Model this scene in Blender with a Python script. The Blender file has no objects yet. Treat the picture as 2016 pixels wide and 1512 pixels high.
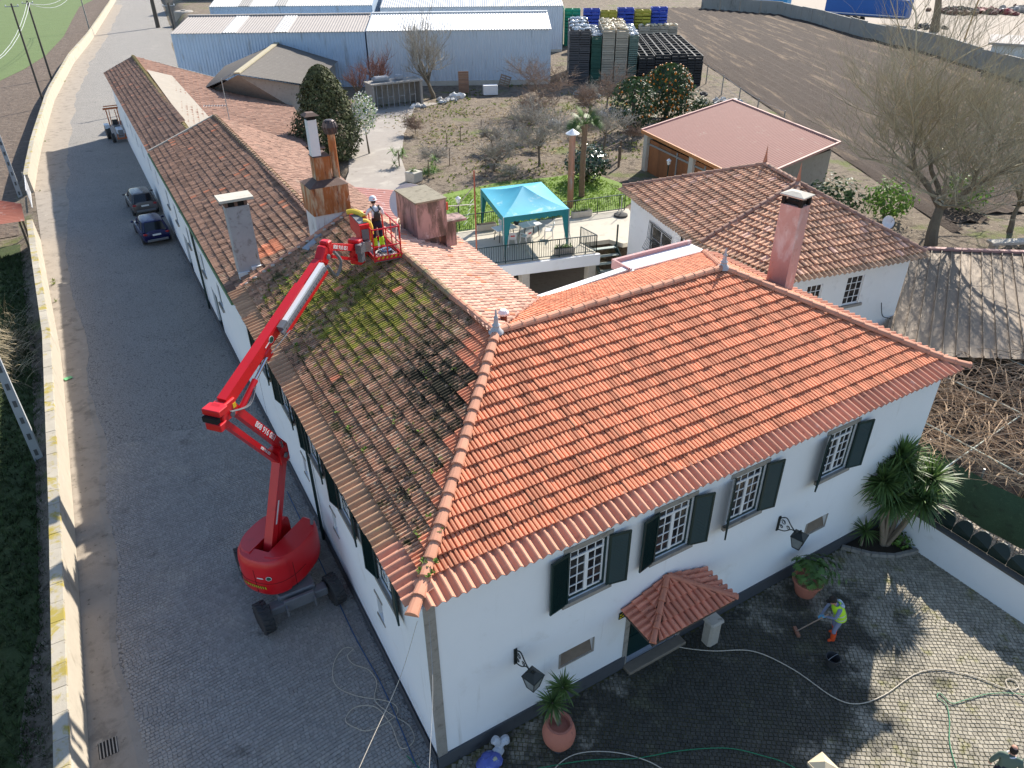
import bpy, math, random
from math import sin, cos, pi, radians, sqrt, atan2, floor, ceil, hypot
from mathutils import Vector, Matrix, noise
V = Vector
rnd = random.Random(7)
scene = bpy.context.scene
col = scene.collection

# ---------------------------------------------------------------- camera, sky, sun, exposure
cam_data = bpy.data.cameras.new('camera')
cam = bpy.data.objects.new('camera', cam_data); col.objects.link(cam)
cam_data.sensor_width = 36.0
cam_data.lens = 36.0 * 1449.2 / 2016.0
cam_data.clip_start = 0.2; cam_data.clip_end = 3000
_p, _h, _r = radians(32.03), radians(30.417), radians(-0.433)
_f = V((sin(_h) * cos(_p), cos(_h) * cos(_p), -sin(_p)))
_rt = V((cos(_h), -sin(_h), 0)); _up = _rt.cross(_f)
_rt, _up = _rt * cos(_r) + _up * sin(_r), _up * cos(_r) - _rt * sin(_r)
CAM = V((-3.732, -10.081, 18.0))
cam.matrix_world = Matrix(((_rt.x, _up.x, -_f.x, CAM.x), (_rt.y, _up.y, -_f.y, CAM.y), (_rt.z, _up.z, -_f.z, CAM.z), (0, 0, 0, 1)))
scene.camera = cam

SUN = V((1.2, 0.74, 1.0)).normalized()
SUN_EL = math.asin(SUN.z)
world = bpy.data.worlds.new('World'); scene.world = world; world.use_nodes = True
wn = world.node_tree; wn.nodes.clear()
sky = wn.nodes.new('ShaderNodeTexSky'); sky.sky_type = 'NISHITA'; sky.sun_disc = False
sky.sun_elevation = SUN_EL
sky.sun_rotation = atan2(SUN.x, SUN.y)
sky.altitude = 50; sky.air_density = 1.0; sky.dust_density = 0.6; sky.ozone_density = 1.6
bgn = wn.nodes.new('ShaderNodeBackground'); bgn.inputs['Strength'].default_value = 0.112
out = wn.nodes.new('ShaderNodeOutputWorld')
wn.links.new(sky.outputs[0], bgn.inputs[0]); wn.links.new(bgn.outputs[0], out.inputs[0])
sun_data = bpy.data.lights.new('sun', 'SUN'); sun_data.energy = 4.6; sun_data.angle = radians(0.55)
sun_data.color = (1.0, 0.93, 0.82)
sun = bpy.data.objects.new('sun', sun_data); col.objects.link(sun)
sun.rotation_euler = (-SUN).to_track_quat('-Z', 'Y').to_euler()
sun.location = (30, 20, 60)
scene.view_settings.view_transform = 'Standard'
scene.view_settings.look = 'None'
scene.view_settings.exposure = 0.95
scene.view_settings.gamma = 1.0
scene.render.engine = 'CYCLES'
scene.cycles.max_bounces = 6; scene.cycles.diffuse_bounces = 3
scene.cycles.caustics_reflective = False; scene.cycles.caustics_refractive = False

# ---------------------------------------------------------------- materials
def lin(r, g, b):
    f = lambda c: ((c / 255.0 + 0.055) / 1.055) ** 2.4 if c > 10 else c / 255.0 / 12.92
    return (f(r), f(g), f(b))

class NT:
    def __init__(s, name):
        s.m = bpy.data.materials.new(name); s.m.use_nodes = True
        s.t = s.m.node_tree; s.t.nodes.clear()
        s.out = s.n('ShaderNodeOutputMaterial'); s.b = s.n('ShaderNodeBsdfPrincipled')
        s.l(s.b.outputs[0], s.out.inputs[0])
        s.pos = s.n('ShaderNodeNewGeometry').outputs['Position']
    def n(s, k): return s.t.nodes.new(k)
    def l(s, a, b): s.t.links.new(a, b)
    def noise(s, scale, detail=4, rough=.6, vec=None, stretch=None, dist=0):
        x = s.n('ShaderNodeTexNoise'); x.inputs['Scale'].default_value = scale
        x.inputs['Detail'].default_value = detail; x.inputs['Roughness'].default_value = rough
        x.inputs['Distortion'].default_value = dist
        v = vec or s.pos
        if stretch:
            mp = s.n('ShaderNodeMapping'); mp.inputs['Scale'].default_value = stretch
            s.l(v, mp.inputs['Vector']); v = mp.outputs[0]
        s.l(v, x.inputs['Vector']); return x.outputs['Fac']
    def ramp(s, fac, lo, hi):
        r = s.n('ShaderNodeMapRange'); r.interpolation_type = 'SMOOTHSTEP'
        r.inputs['From Min'].default_value = lo; r.inputs['From Max'].default_value = hi
        s.l(fac, r.inputs['Value']); return r.outputs[0]
    def math(s, op, a, b=None):
        r = s.n('ShaderNodeMath'); r.operation = op
        for i, x in enumerate((a, b)):
            if x is None: continue
            if isinstance(x, (int, float)): r.inputs[i].default_value = x
            else: s.l(x, r.inputs[i])
        return r.outputs[0]
    def mix(s, fac, a, b, mode='MIX'):
        r = s.n('ShaderNodeMix'); r.data_type = 'RGBA'; r.blend_type = mode
        if isinstance(fac, (int, float)): r.inputs[0].default_value = fac
        else: s.l(fac, r.inputs[0])
        for i, x in ((6, a), (7, b)):
            if isinstance(x, tuple): r.inputs[i].default_value = (x[0], x[1], x[2], 1)
            else: s.l(x, r.inputs[i])
        return r.outputs[2]
    def attr(s, name):
        a = s.n('ShaderNodeAttribute'); a.attribute_name = name; return a.outputs['Fac']
    def fin(s, c, rough=.8, metal=0, spec=.4, bump=None, bd=.02, rsock=None):
        if isinstance(c, tuple): s.b.inputs['Base Color'].default_value = (c[0], c[1], c[2], 1)
        else: s.l(c, s.b.inputs['Base Color'])
        if rsock is not None: s.l(rsock, s.b.inputs['Roughness'])
        else: s.b.inputs['Roughness'].default_value = rough
        s.b.inputs['Metallic'].default_value = metal
        s.b.inputs['Specular IOR Level'].default_value = spec
        if bump is not None:
            bn = s.n('ShaderNodeBump'); bn.inputs['Strength'].default_value = 1.0; bn.inputs['Distance'].default_value = bd
            s.l(bump, bn.inputs['Height']); s.l(bn.outputs[0], s.b.inputs['Normal'])
        return s.m

def sc(c, k): return (min(c[0] * k, 1), min(c[1] * k, 1), min(c[2] * k, 1))
MATS = {}
def mat(name, c, rough=.8, var=.15, vs=2.5, metal=0, spec=.4, tint=0, layers=(), bump=0, bs=40, stretch=None, obj_var=0, transl=0):
    """colour noise + per-piece tint + stain layers [(colour, scale, lo, hi, stretch)]"""
    if name in MATS: return MATS[name]
    t = NT(name)
    cc = t.mix(t.noise(vs, 5, .65, stretch=stretch), sc(c, 1 - var), sc(c, 1 + var))
    for ly in layers:
        lc, ls, lo, hi = ly[:4]; st = ly[4] if len(ly) > 4 else None
        cc = t.mix(t.ramp(t.noise(ls, 6, .65, stretch=st, dist=.3), lo, hi), cc, lc)
    if tint:
        a = t.math('MULTIPLY_ADD', t.attr('tint'), 2 * tint); a.node.inputs[2].default_value = 1 - tint
        cc = t.mix(1.0, cc, a, 'MULTIPLY')
    if obj_var:
        oi = t.n('ShaderNodeObjectInfo'); a = t.math('MULTIPLY_ADD', oi.outputs['Random'], 2 * obj_var); a.node.inputs[2].default_value = 1 - obj_var
        cc = t.mix(1.0, cc, a, 'MULTIPLY')
    MATS[name] = t.fin(cc, rough, metal, spec, t.noise(bs, 4, .6) if bump else None, bump)
    if transl:
        tb = t.n('ShaderNodeBsdfTranslucent'); t.l(cc, tb.inputs['Color']); ms = t.n('ShaderNodeMixShader'); ms.inputs[0].default_value = transl
        t.l(t.b.outputs[0], ms.inputs[1]); t.l(tb.outputs[0], ms.inputs[2]); t.l(ms.outputs[0], t.out.inputs[0])
    return MATS[name]

# ---------------------------------------------------------------- mesh builder
class MB:
    def __init__(s): s.v = []; s.f = []; s.mi = []; s.t = []
    def add(s, vs, fs, mi=0, t=.5):
        o = len(s.v); s.v.extend(vs)
        for f in fs: s.f.append(tuple(i + o for i in f)); s.mi.append(mi); s.t.append(t)
        return s
    def quad(s, a, b, c, d, mi=0, t=.5): return s.add([a, b, c, d], [(0, 1, 2, 3)], mi, t)
    def box(s, x0, y0, z0, x1, y1, z1, mi=0, t=.5):
        return s.add([(x0,y0,z0),(x1,y0,z0),(x1,y1,z0),(x0,y1,z0),(x0,y0,z1),(x1,y0,z1),(x1,y1,z1),(x0,y1,z1)],
                     [(3,2,1,0),(4,5,6,7),(0,1,5,4),(1,2,6,5),(2,3,7,6),(3,0,4,7)], mi, t)
    def hexa(s, p, mi=0, t=.5):   # 8 points bottom ring, top ring
        return s.add([tuple(q) for q in p], [(3,2,1,0),(4,5,6,7),(0,1,5,4),(1,2,6,5),(2,3,7,6),(3,0,4,7)], mi, t)
    def cbox(s, c, size, M=None, mi=0, t=.5, bevel=0):
        sx, sy, sz = [q / 2 for q in size]; M = M or Matrix.Identity(3); c = V(c)
        if bevel:
            b = bevel; pts = []; ring = [(-1,-1),(1,-1),(1,1),(-1,1)]
            lv = [(-sz, b), (-sz + b, 0), (sz - b, 0), (sz, b)]
            for z, ins in lv:
                for ax, ay in ring:
                    for k in (0, 1):
                        x, y = ax * (sx - ins), ay * (sy - ins)
                        first = (ax * ay > 0) == (k == 0)
                        if first: y -= ay * b
                        else: x -= ax * b
                        pts.append(tuple(c + M @ V((x, y, z))))
            f = [tuple(range(7, -1, -1)), tuple(range(24, 32))]
            for r in range(3):
                for i in range(8):
                    j = (i + 1) % 8; f.append((r*8+i, r*8+j, r*8+8+j, r*8+8+i))
            return s.add(pts, f, mi, t)
        p = [tuple(c + M @ V((a * sx, b * sy, d * sz))) for d in (-1, 1) for a, b in ((-1,-1),(1,-1),(1,1),(-1,1))]
        return s.hexa(p, mi, t)
    def beam(s, p, q, w, h, up=(0, 0, 1), mi=0, w2=None, h2=None, t=.5):
        p, q = V(p), V(q); d = (q - p).normalized(); up = V(up)
        if abs(d.dot(up)) > .99: up = V((0, 1, 0))
        sd = d.cross(up).normalized(); u = sd.cross(d); w2 = w if w2 is None else w2; h2 = h if h2 is None else h2
        r = [tuple(p + sd * (a * w / 2) + u * (b * h / 2)) for a, b in ((-1,-1),(1,-1),(1,1),(-1,1))]
        r += [tuple(q + sd * (a * w2 / 2) + u * (b * h2 / 2)) for a, b in ((-1,-1),(1,-1),(1,1),(-1,1))]
        return s.add(r, [(0,1,2,3),(7,6,5,4),(1,0,4,5),(2,1,5,6),(3,2,6,7),(0,3,7,4)], mi, t)
    def tube(s, pts, r, n=6, mi=0, cap=True, t=.5):
        pts = [V(p) for p in pts]; m = len(pts); rs = r if isinstance(r, (list, tuple)) else [r] * m
        vs = []; ref = None
        for i in range(m):
            d = (pts[min(i + 1, m - 1)] - pts[max(i - 1, 0)])
            if d.length < 1e-9: d = V((0, 0, 1))
            d.normalize()
            if ref is None: ref = V((0, 0, 1)) if abs(d.z) < .9 else V((1, 0, 0))
            a = d.cross(ref)
            if a.length < 1e-4: a = d.cross(V((0, 1, 0)))
            a.normalize(); b = d.cross(a).normalized(); ref = -b if False else ref
            for k in range(n):
                th = 2 * pi * k / n; vs.append(tuple(pts[i] + (a * cos(th) + b * sin(th)) * rs[i]))
        fs = []
        for i in range(m - 1):
            for k in range(n):
                k2 = (k + 1) % n; fs.append((i*n+k, i*n+k2, (i+1)*n+k2, (i+1)*n+k))
        if cap and n > 2: fs.append(tuple(range(n - 1, -1, -1))); fs.append(tuple((m-1)*n + k for k in range(n)))
        return s.add(vs, fs, mi, t)
    def lathe(s, prof, c=(0, 0, 0), n=16, mi=0, a0=0, M=None, t=.5, closed=False):
        c = V(c); M = M or Matrix.Identity(3); vs = []; fs = []
        for r, z in prof:
            for k in range(n):
                th = a0 + 2 * pi * k / n; vs.append(tuple(c + M @ V((r * cos(th), r * sin(th), z))))
        for i in range(len(prof) - 1):
            for k in range(n):
                k2 = (k + 1) % n; fs.append((i*n+k, i*n+k2, (i+1)*n+k2, (i+1)*n+k))
        if prof[0][0] > 1e-4: fs.append(tuple(range(n - 1, -1, -1)))
        if prof[-1][0] > 1e-4: fs.append(tuple((len(prof)-1)*n + k for k in range(n)))
        return s.add(vs, fs, mi, t)
    def blob(s, c, r, seg=8, rings=6, mi=0, jit=0, rg=None, M=None, t=.5):
        rg = rg or rnd; c = V(c); M = M or Matrix.Identity(3); vs = []; fs = []
        rx, ry, rz = r if isinstance(r, (list, tuple)) else (r, r, r)
        for i in range(rings + 1):
            ph = pi * i / rings
            for k in range(seg):
                th = 2 * pi * k / seg; q = 1 + (rg.uniform(-jit, jit) if jit else 0)
                vs.append(tuple(c + M @ V((rx*q*sin(ph)*cos(th), ry*q*sin(ph)*sin(th), -rz*q*cos(ph)))))
        for i in range(rings):
            for k in range(seg):
                k2 = (k + 1) % seg; fs.append((i*seg+k, i*seg+k2, (i+1)*seg+k2, (i+1)*seg+k))
        return s.add(vs, fs, mi, t)
    def prism(s, poly, z0, z1, mi=0, t=.5):
        n = len(poly); vs = [(x, y, z0) for x, y in poly] + [(x, y, z1) for x, y in poly]
        return s.add(vs, [tuple(range(n - 1, -1, -1)), tuple(range(n, 2 * n))] + [(i, (i+1) % n, n + (i+1) % n, n + i) for i in range(n)], mi, t)
    def mesh(s, name, mats):
        me = bpy.data.meshes.new(name); me.from_pydata([tuple(q) for q in s.v], [], s.f)
        mats = mats if isinstance(mats, (list, tuple)) else [mats]
        for m in mats: me.materials.append(m)
        if len(mats) > 1: me.polygons.foreach_set('material_index', s.mi)
        if any(q != .5 for q in s.t):
            a = me.attributes.new('tint', 'FLOAT', 'FACE'); a.data.foreach_set('value', s.t)
        me.update(); return me
    def build(s, name, mats, parent=None, smooth=False, kind=None, fix=True, label=None):
        me = s.mesh(name, mats)
        if smooth: me.polygons.foreach_set('use_smooth', [True] * len(me.polygons)); me.set_sharp_from_angle(angle=radians(38))
        return link(name, me, parent, kind, fix, label)

def link(name, me, parent=None, kind=None, fix=True, label=None):
    o = bpy.data.objects.new(name, me); col.objects.link(o)
    if parent is not None:
        o.parent = parent
        if fix and parent.type == 'EMPTY' and parent.get('_w'): o.matrix_parent_inverse = Matrix.Translation(-V(parent.location))
    if kind: o['kind'] = kind
    if label: o['label'] = label
    return o
def thing(name, label, cat, loc=(0, 0, 0), rz=0, group=None, local=False):
    """an Empty at the base; parts built in world coordinates unless local"""
    o = bpy.data.objects.new(name, None); col.objects.link(o); o.location = loc; o.rotation_euler = (0, 0, rz)
    o.empty_display_size = .3
    if not local: o['_w'] = 1
    tag(o, label, cat, group); return o
def tag(o, label, cat, group=None):
    o['label'] = label; o['category'] = cat
    if group: o['group'] = group
    return o
def struct(o): o['kind'] = 'structure'; return o
def copy_tree(o, parent=None):
    c = o.copy(); col.objects.link(c)
    if parent is not None: c.parent = parent
    for ch in o.children: copy_tree(ch, c)
    return c
def frame_from(x, y, z, p):
    return Matrix(((x[0], y[0], z[0], p[0]), (x[1], y[1], z[1], p[1]), (x[2], y[2], z[2], p[2]), (0, 0, 0, 1)))
def spline(pts, n=8, closed=False):
    P = [V(p) if len(p) == 3 else V((p[0], p[1], 0)) for p in pts]; o = []
    m = len(P)
    for i in range(m - 1):
        p0, p1, p2, p3 = P[max(i-1, 0)], P[i], P[i+1], P[min(i+2, m-1)]
        for k in range(n):
            t = k / n
            o.append(.5 * ((2*p1) + (p2-p0)*t + (2*p0-5*p1+4*p2-p3)*t*t + (3*p1-p0-3*p2+p3)*t**3))
    o.append(P[-1]); return o
# ---------------------------------------------------------------- shared materials
M_white = mat('white_render', (.82, .83, .84), .9, .03, 1.2, layers=[((.70, .69, .67), .9, .56, .80), ((.60, .585, .555), 1.7, .60, .84, (1.6, 1.6, .16)), ((.5, .47, .42), .55, .70, .86)], bump=.004, bs=60)
M_white_old = mat('white_render_stained', (.76, .76, .75), .9, .05, 1.5, layers=[((.50, .49, .48), 1.3, .55, .85), ((.35, .33, .31), 3, .66, .9, (1, 1, .3))], bump=.006, bs=50)
M_plinth = mat('grey_plinth_paint', (.075, .078, .085), .75, .2, 2, layers=[((.03, .03, .03), 3, .55, .8)])
M_stone = mat('granite_trim', (.30, .275, .24), .85, .25, 6, layers=[((.12, .10, .085), 5, .5, .8)], bump=.006, bs=60)
M_green = mat('dark_green_paint', (.005, .026, .025), .4, .2, 3, spec=.5)
M_white_paint = mat('white_window_paint', (.78, .78, .78), .45, .04, 4)
M_black_iron = mat('black_iron', (.02, .024, .022), .5, .2, 5)
M_grey_metal = mat('galvanised_metal', (.32, .33, .34), .45, .15, 6, metal=.4)
M_conc = mat('concrete', (.36, .33, .29), .9, .18, 3, layers=[((.20, .18, .15), 4, .52, .8)], bump=.005, bs=50)
M_conc_lt = mat('pale_concrete', (.52, .48, .41), .9, .14, 2, layers=[((.34, .30, .24), 3, .5, .85)], bump=.004, bs=50)
M_wood = mat('weathered_wood', (.16, .12, .085), .85, .25, 5, stretch=(6, 6, 1))
M_bark = mat('bark', (.16, .135, .10), .95, .3, 6, bump=.01, bs=30)
M_rust = mat('rust_stained_metal', (.54, .42, .28), .7, .2, 2.5, metal=.1, layers=[((.36, .12, .035), 1.6, .36, .58, (2.4, 2.4, .5)), ((.15, .04, .018), 2.2, .52, .72, (2.4, 2.4, .45)), ((.55, .50, .42), 2.6, .62, .74, (2, 2, .5))])
M_rust_dk = mat('dark_rusted_sheet', (.12, .075, .06), .75, .3, 4, metal=.2, layers=[((.30, .20, .16), 3, .55, .75)])
M_red_tile_ridge = mat('ridge_clay', (.60, .28, .175), .8, .12, 3, obj_var=.12, layers=[((.30, .16, .11), 5, .6, .8)])
M_old_ridge = mat('old_ridge_clay', (.30, .18, .11), .85, .25, 4, obj_var=.2, layers=[((.26, .24, .12), 3, .5, .7), ((.10, .09, .07), 6, .58, .75)])

def glass_mat():
    t = NT('window_glass')
    c = t.mix(t.ramp(t.noise(2.2, 3), .42, .6), (.012, .013, .016), (.045, .042, .04))
    return t.fin(c, .12, 0, .6)
M_glass = glass_mat()

def tile_mat(name, base, var, tint, layers, rough=.85):
    return mat(name, base, rough, var, 3.5, tint=tint, layers=layers, bump=.004, bs=70)
M_tile_new = tile_mat('clay_tile_new', (.63, .25, .138), .14, .24, [((.46, .20, .13), 7, .62, .85)])
M_tile_pale = tile_mat('clay_tile_sun_bleached', (.62, .38, .28), .16, .26, [((.60, .42, .33), 2.2, .52, .72), ((.30, .15, .10), 5, .6, .8)])
M_tile_old = tile_mat('clay_tile_old', (.32, .19, .13), .28, .38, [((.42, .34, .23), 5, .52, .70), ((.075, .06, .05), 4, .5, .7), ((.30, .28, .10), 2.4, .66, .76)])
M_tile_brown = tile_mat('clay_tile_brown', (.32, .19, .13), .22, .30, [((.16, .105, .09), 3, .5, .7), ((.32, .28, .15), 2.2, .66, .80)])
M_tile_pink = tile_mat('clay_tile_faded_pink', (.36, .21, .15), .18, .26, [((.42, .32, .24), 1.8, .57, .75), ((.22, .13, .09), 5, .6, .8)])
M_tile_annex = tile_mat('clay_tile_weathered', (.54, .30, .185), .22, .34, [((.22, .14, .10), 2.6, .52, .70), ((.56, .43, .31), 4, .60, .75)])
def moss_tile():
    """old tiles of the street slope; moss cover concentrated on a patch of its own below the basket and debris by the hip"""
    t = NT('clay_tile_mossy')
    c = t.mix(t.noise(3.5, 5, .65), (.30, .15, .09), (.52, .30, .19))
    c = t.mix(t.ramp(t.noise(6, 5), .52, .68), c, (.46, .35, .24))
    c = t.mix(t.ramp(t.noise(4.2, 6), .53, .68), c, (.10, .068, .048))
    def patch(cx, cy, rx, ry, amp):
        sp = t.n('ShaderNodeSeparateXYZ'); t.l(t.pos, sp.inputs[0])
        dx = t.math('DIVIDE', t.math('SUBTRACT', sp.outputs[0], cx), rx); dy = t.math('DIVIDE', t.math('SUBTRACT', sp.outputs[1], cy), ry)
        d = t.math('SQRT', t.math('ADD', t.math('MULTIPLY', dx, dx), t.math('MULTIPLY', dy, dy)))
        return t.math('ADD', t.math('SUBTRACT', 1.0, d), t.math('MULTIPLY', t.math('SUBTRACT', t.noise(2.6, 6, .7), .5), amp))
    a = t.math('MAXIMUM', patch(3.0, 10.4, 3.0, 5.2, 3.4), patch(1.9, 13.2, 2.0, 3.6, 3.4))
    mossc = t.mix(t.noise(5, 4), (.10, .11, .02), (.42, .38, .06))
    c = t.mix(t.ramp(a, .30, .90), c, mossc)
    c = t.mix(t.ramp(t.noise(1.1, 7, .75), .54, .66), c, (.085, .075, .032))
    c = t.mix(t.ramp(t.noise(2.4, 6, .75, stretch=(1.6, .55, 1)), .54, .64), c, (.062, .055, .022))
    b = patch(3.0, 5.2, 1.3, 3.2, 3.6)
    c = t.mix(t.ramp(b, .35, .75), c, (.050, .042, .026))
    a2 = t.math('MULTIPLY_ADD', t.attr('tint'), .7); a2.node.inputs[2].default_value = .65
    c = t.mix(1.0, c, a2, 'MULTIPLY')
    return t.fin(c, .9, 0, .25, t.noise(45, 5, .7), .012)
M_tile_moss = moss_tile()
# ---------------------------------------------------------------- tiled roofs
PROF_MARS = [(0, -.006), (.008, .046), (.050, .054), (.078, .050), (.087, -.006), (.121, -.006), (.130, .044), (.165, .052), (.192, .048), (.201, -.006), (.232, -.006)]
PROF_OLD = [(0, 0), (.012, .030), (.035, .052), (.068, .052), (.090, .028), (.100, 0), (.118, 0), (.130, .030), (.152, .052), (.185, .052), (.206, .028), (.216, 0), (.232, 0)]
PROF_LUSA = [(0, .0), (.02, .030), (.06, .052), (.10, .052), (.135, .028), (.15, .004), (.20, .0), (.232, .0)]
PROF_ROLL = [(0, 0), (.02, .045), (.05, .078), (.085, .092), (.12, .078), (.15, .045), (.17, 0), (.232, -.008)]
class Roof:
    def __init__(s, house, deck_mat, n_ind=300):
        s.house = house; s.deck = MB(); s.cand = []; s.edge = []; s.n_ind = n_ind; s.mats = []; s.deck_mat = deck_mat
    def mi(s, m):
        if m not in s.mats: s.mats.append(m)
        return s.mats.index(m)
    def slope(s, A, B, C, D, mfun, pu=.232, pv=.352, prof=PROF_MARS, sag=0, jit=.004, lift=.066, ind=True, seed=1, v_start=0, deck=True, topline=False):
        rg = random.Random(seed); A, B, C, D = V(A), V(B), V(C), V(D)
        u = (B - A).normalized(); n = u.cross(D - A).normalized()
        if (C - A).cross(D - A).length > 1e-6 and n.z < 0: n = -n
        v = n.cross(u).normalized()
        L = (B - A).length; du, dv = (D - A).dot(u), (D - A).dot(v); cu, cv = (C - A).dot(u), (C - A).dot(v)
        if deck: s.deck.quad(*(tuple(q - n * .045) for q in (A, B, C, D)))
        lo = lambda t: du * t / dv
        hi = lambda t: L + (cu - L) * t / cv
        H = max(dv, cv)
        def top(q): return dv + (cv - dv) * (q - du) / (cu - du) if abs(cu - du) > 1e-3 else H
        sg = lambda a, t: sag * (noise.noise(V((a * .22, t * .5, seed * 3.1))) + .35 * noise.noise(V((a * .9, t * 1.1, seed)))) if sag else 0
        sp = pu / .232
        r = 0
        while True:
            v0 = v_start + r * pv
            if v0 >= H - .05: break
            v1 = min(v0 + pv + .03, H)
            k0 = int(floor(min(lo(v0), lo(v1), 0) / pu)) - 1; k1 = int(ceil(max(hi(v0), hi(v1), L) / pu)) + 1
            for k in range(k0, k1):
                u0 = k * pu; um = u0 + pu / 2; vm = (v0 + v1) / 2
                if um < lo(vm) - pu * .45 or um > hi(vm) + pu * .45: continue
                if topline and v0 > top(um) - .08: continue
                inside = u0 >= max(lo(v0), lo(v1)) and u0 + pu <= min(hi(v0), hi(v1)) and v1 - v0 > pv
                P0 = A + u * u0 + v * v0 + n * (sg(um, vm) + rg.uniform(-jit, jit)); tt = rg.random()
                ju = rg.uniform(-jit, jit); li = lift + rg.uniform(-jit, jit) * 1.5
                m = mfun(P0 + u * pu / 2, um, vm, rg)
                rec = (P0 + u * ju, u, v, n, v1 - v0, li, prof, sp, m, tt)
                if inside and ind: s.cand.append(((P0 - CAM).length, rec))
                else:
                    def clampf(uu, vv, u0=u0): return min(max(u0 + uu, lo(vv)), hi(vv)) - u0
                    s.edge.append((rec, clampf, v0, v1, topline and top))
            r += 1
        return (A, u, v, n)
    @staticmethod
    def tile_geo(prof, sp, dv, li, clampf=None, v0=0, v1=0):
        vs = []; m = len(prof)
        for j, (vv, lf) in enumerate(((0, li), (dv, 0))):
            for a, h in prof:
                uu = a * sp
                if clampf: uu = clampf(uu, v0 if j == 0 else v1)
                vs.append((uu, vv, h + lf))
        for a, h in prof:
            uu = a * sp
            if clampf: uu = clampf(uu, v0)
            vs.append((uu, 0.012, h * .3 - .004))
        fs = [(i, i + 1, m + i + 1, m + i) for i in range(m - 1)] + [(2*m + i, 2*m + i + 1, i + 1, i) for i in range(m - 1)]
        return vs, fs
    def finish(s):
        deck = s.deck.build('roof', s.deck_mat, s.house)
        s.cand.sort(key=lambda q: q[0])
        rest = MB(); cache = {}
        for i, (d, rec) in enumerate(s.cand):
            P0, u, v, n, dv, li, prof, sp, m, tt = rec
            if i < s.n_ind:
                key = (id(prof), round(sp, 3), round(dv, 3), m.name, int(tt * 6))
                if key not in cache:
                    vs, fs = s.tile_geo(prof, sp, dv, .066); mb = MB().add(vs, fs, 0, (int(tt * 6) + .45) / 6)
                    cache[key] = mb.mesh('roof_tile', m)
                o = bpy.data.objects.new('roof_tile', cache[key]); col.objects.link(o); o.parent = deck
                o.matrix_basis = frame_from(u, v, n, P0 + n * (li - .066))
            else:
                vs, fs = s.tile_geo(prof, sp, dv, li)
                rest.add([tuple(P0 + u * a + v * b + n * c) for a, b, c in vs], fs, s.mi(m), tt)
        for rec, clampf, v0, v1, top in s.edge:
            P0, u, v, n, dv, li, prof, sp, m, tt = rec
            vs, fs = s.tile_geo(prof, sp, dv, li, clampf, v0, v1)
            rest.add([tuple(P0 + u * a + v * b + n * c) for a, b, c in vs], fs, s.mi(m), tt)
        rest.build('roof_tiles', s.mats, deck, kind='stuff')
        return deck

def cap_mesh(name, m, L=.46, r=.135, taper=.86, n=7, collar=True):
    mb = MB(); secs = [(0, r * 1.10), (.05, r * 1.10), (.055, r), (L, r * taper)] if collar else [(0, r), (L, r * taper)]
    for x, q in secs:
        for k in range(n):
            th = pi * k / (n - 1); mb.v.append((x, q * cos(th), q * sin(th) * .9))
    for i in range(len(secs) - 1):
        for k in range(n - 1): mb.f.append((i*n+k, (i+1)*n+k, (i+1)*n+k+1, i*n+k+1)); mb.mi.append(0); mb.t.append(.5)
    mb.f.append(tuple(range(n))); mb.mi.append(0); mb.t.append(.5)
    return mb.mesh(name, m)
CAPS = {}
def ridge_line(p, q, parent, m, step=.40, r=.135, jit=.006, name='ridge_tile', lift=.02):
    """row of cap tiles from p (low end) to q"""
    key = (m.name, r)
    if key not in CAPS: CAPS[key] = cap_mesh(name, m, step + .05, r)
    p, q = V(p), V(q); d = (q - p); L = d.length; d.normalize(); n = max(1, int(L / step)); st = L / n
    side = V((0, 0, 1)).cross(d).normalized(); up = d.cross(side)
    for i in range(n):
        o = bpy.data.objects.new(name, CAPS[key]); col.objects.link(o); o.parent = parent
        pt = p + d * (i * st) + up * (lift + rnd.uniform(-jit, jit)) + side * rnd.uniform(-jit, jit)
        a = rnd.uniform(-.02, .02); s2 = (side * cos(a) + d * sin(a)).normalized(); d2 = s2.cross(up)
        dd = (d2 + up * -.03).normalized()
        o.matrix_basis = frame_from(dd, s2, dd.cross(s2), pt)
def eave_mesh(m, w=.232, L=.66, amp=.095):
    mb = MB(); n = 11
    for j, (y, k) in enumerate(((0, 1.06), (L, .94))):
        for i in range(n):
            x = w * i / (n - 1); z = amp * .5 * (1 - cos(2 * pi * i / (n - 1))) * k
            mb.v.append((x, y, z))
    for i in range(n): mb.v.append((w * i / (n - 1), .0, mb.v[i][2] - .022))
    for i in range(n): mb.v.append((w * i / (n - 1), L * .8, mb.v[n + i][2] - .022))
    for i in range(n - 1):
        for a, b in ((0, n), (2*n, 0), (3*n, 2*n)):
            mb.f.append((a + i, a + i + 1, b + i + 1, b + i)); mb.mi.append(0); mb.t.append(.5)
    return mb.mesh('eave_tile', m)
EAVES = {}
def eave_row(A, B, out, drop, L, parent, m, w=.232, wob=0, seed=0, amp=.095):
    """corrugated eave tiles along A->B (upper line); out = outward unit vector, drop over L"""
    key = (m.name, w, L, amp)
    if key not in EAVES: EAVES[key] = eave_mesh(m, w, L, amp)
    A, B, out = V(A), V(B), V(out); u = (B - A).normalized(); n_ = max(1, int(round((B - A).length / w))); st = (B - A).length / n_
    up_sl = (-out * sqrt(max(L * L - drop * drop, .01)) + V((0, 0, drop))).normalized()   # direction up the slope
    nn = u.cross(up_sl).normalized()
    if nn.z < 0: nn = -nn
    low = -up_sl * L
    for i in range(n_):
        o = bpy.data.objects.new('eave_tile', EAVES[key]); col.objects.link(o); o.parent = parent
        z = wob * noise.noise(V((i * .13, seed, 0)))
        P0 = A + u * (i * st) + low + V((0, 0, z)) + up_sl * rnd.uniform(-.012, .012)
        o.matrix_basis = frame_from(u * (st / w), up_sl, nn, P0)
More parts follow.
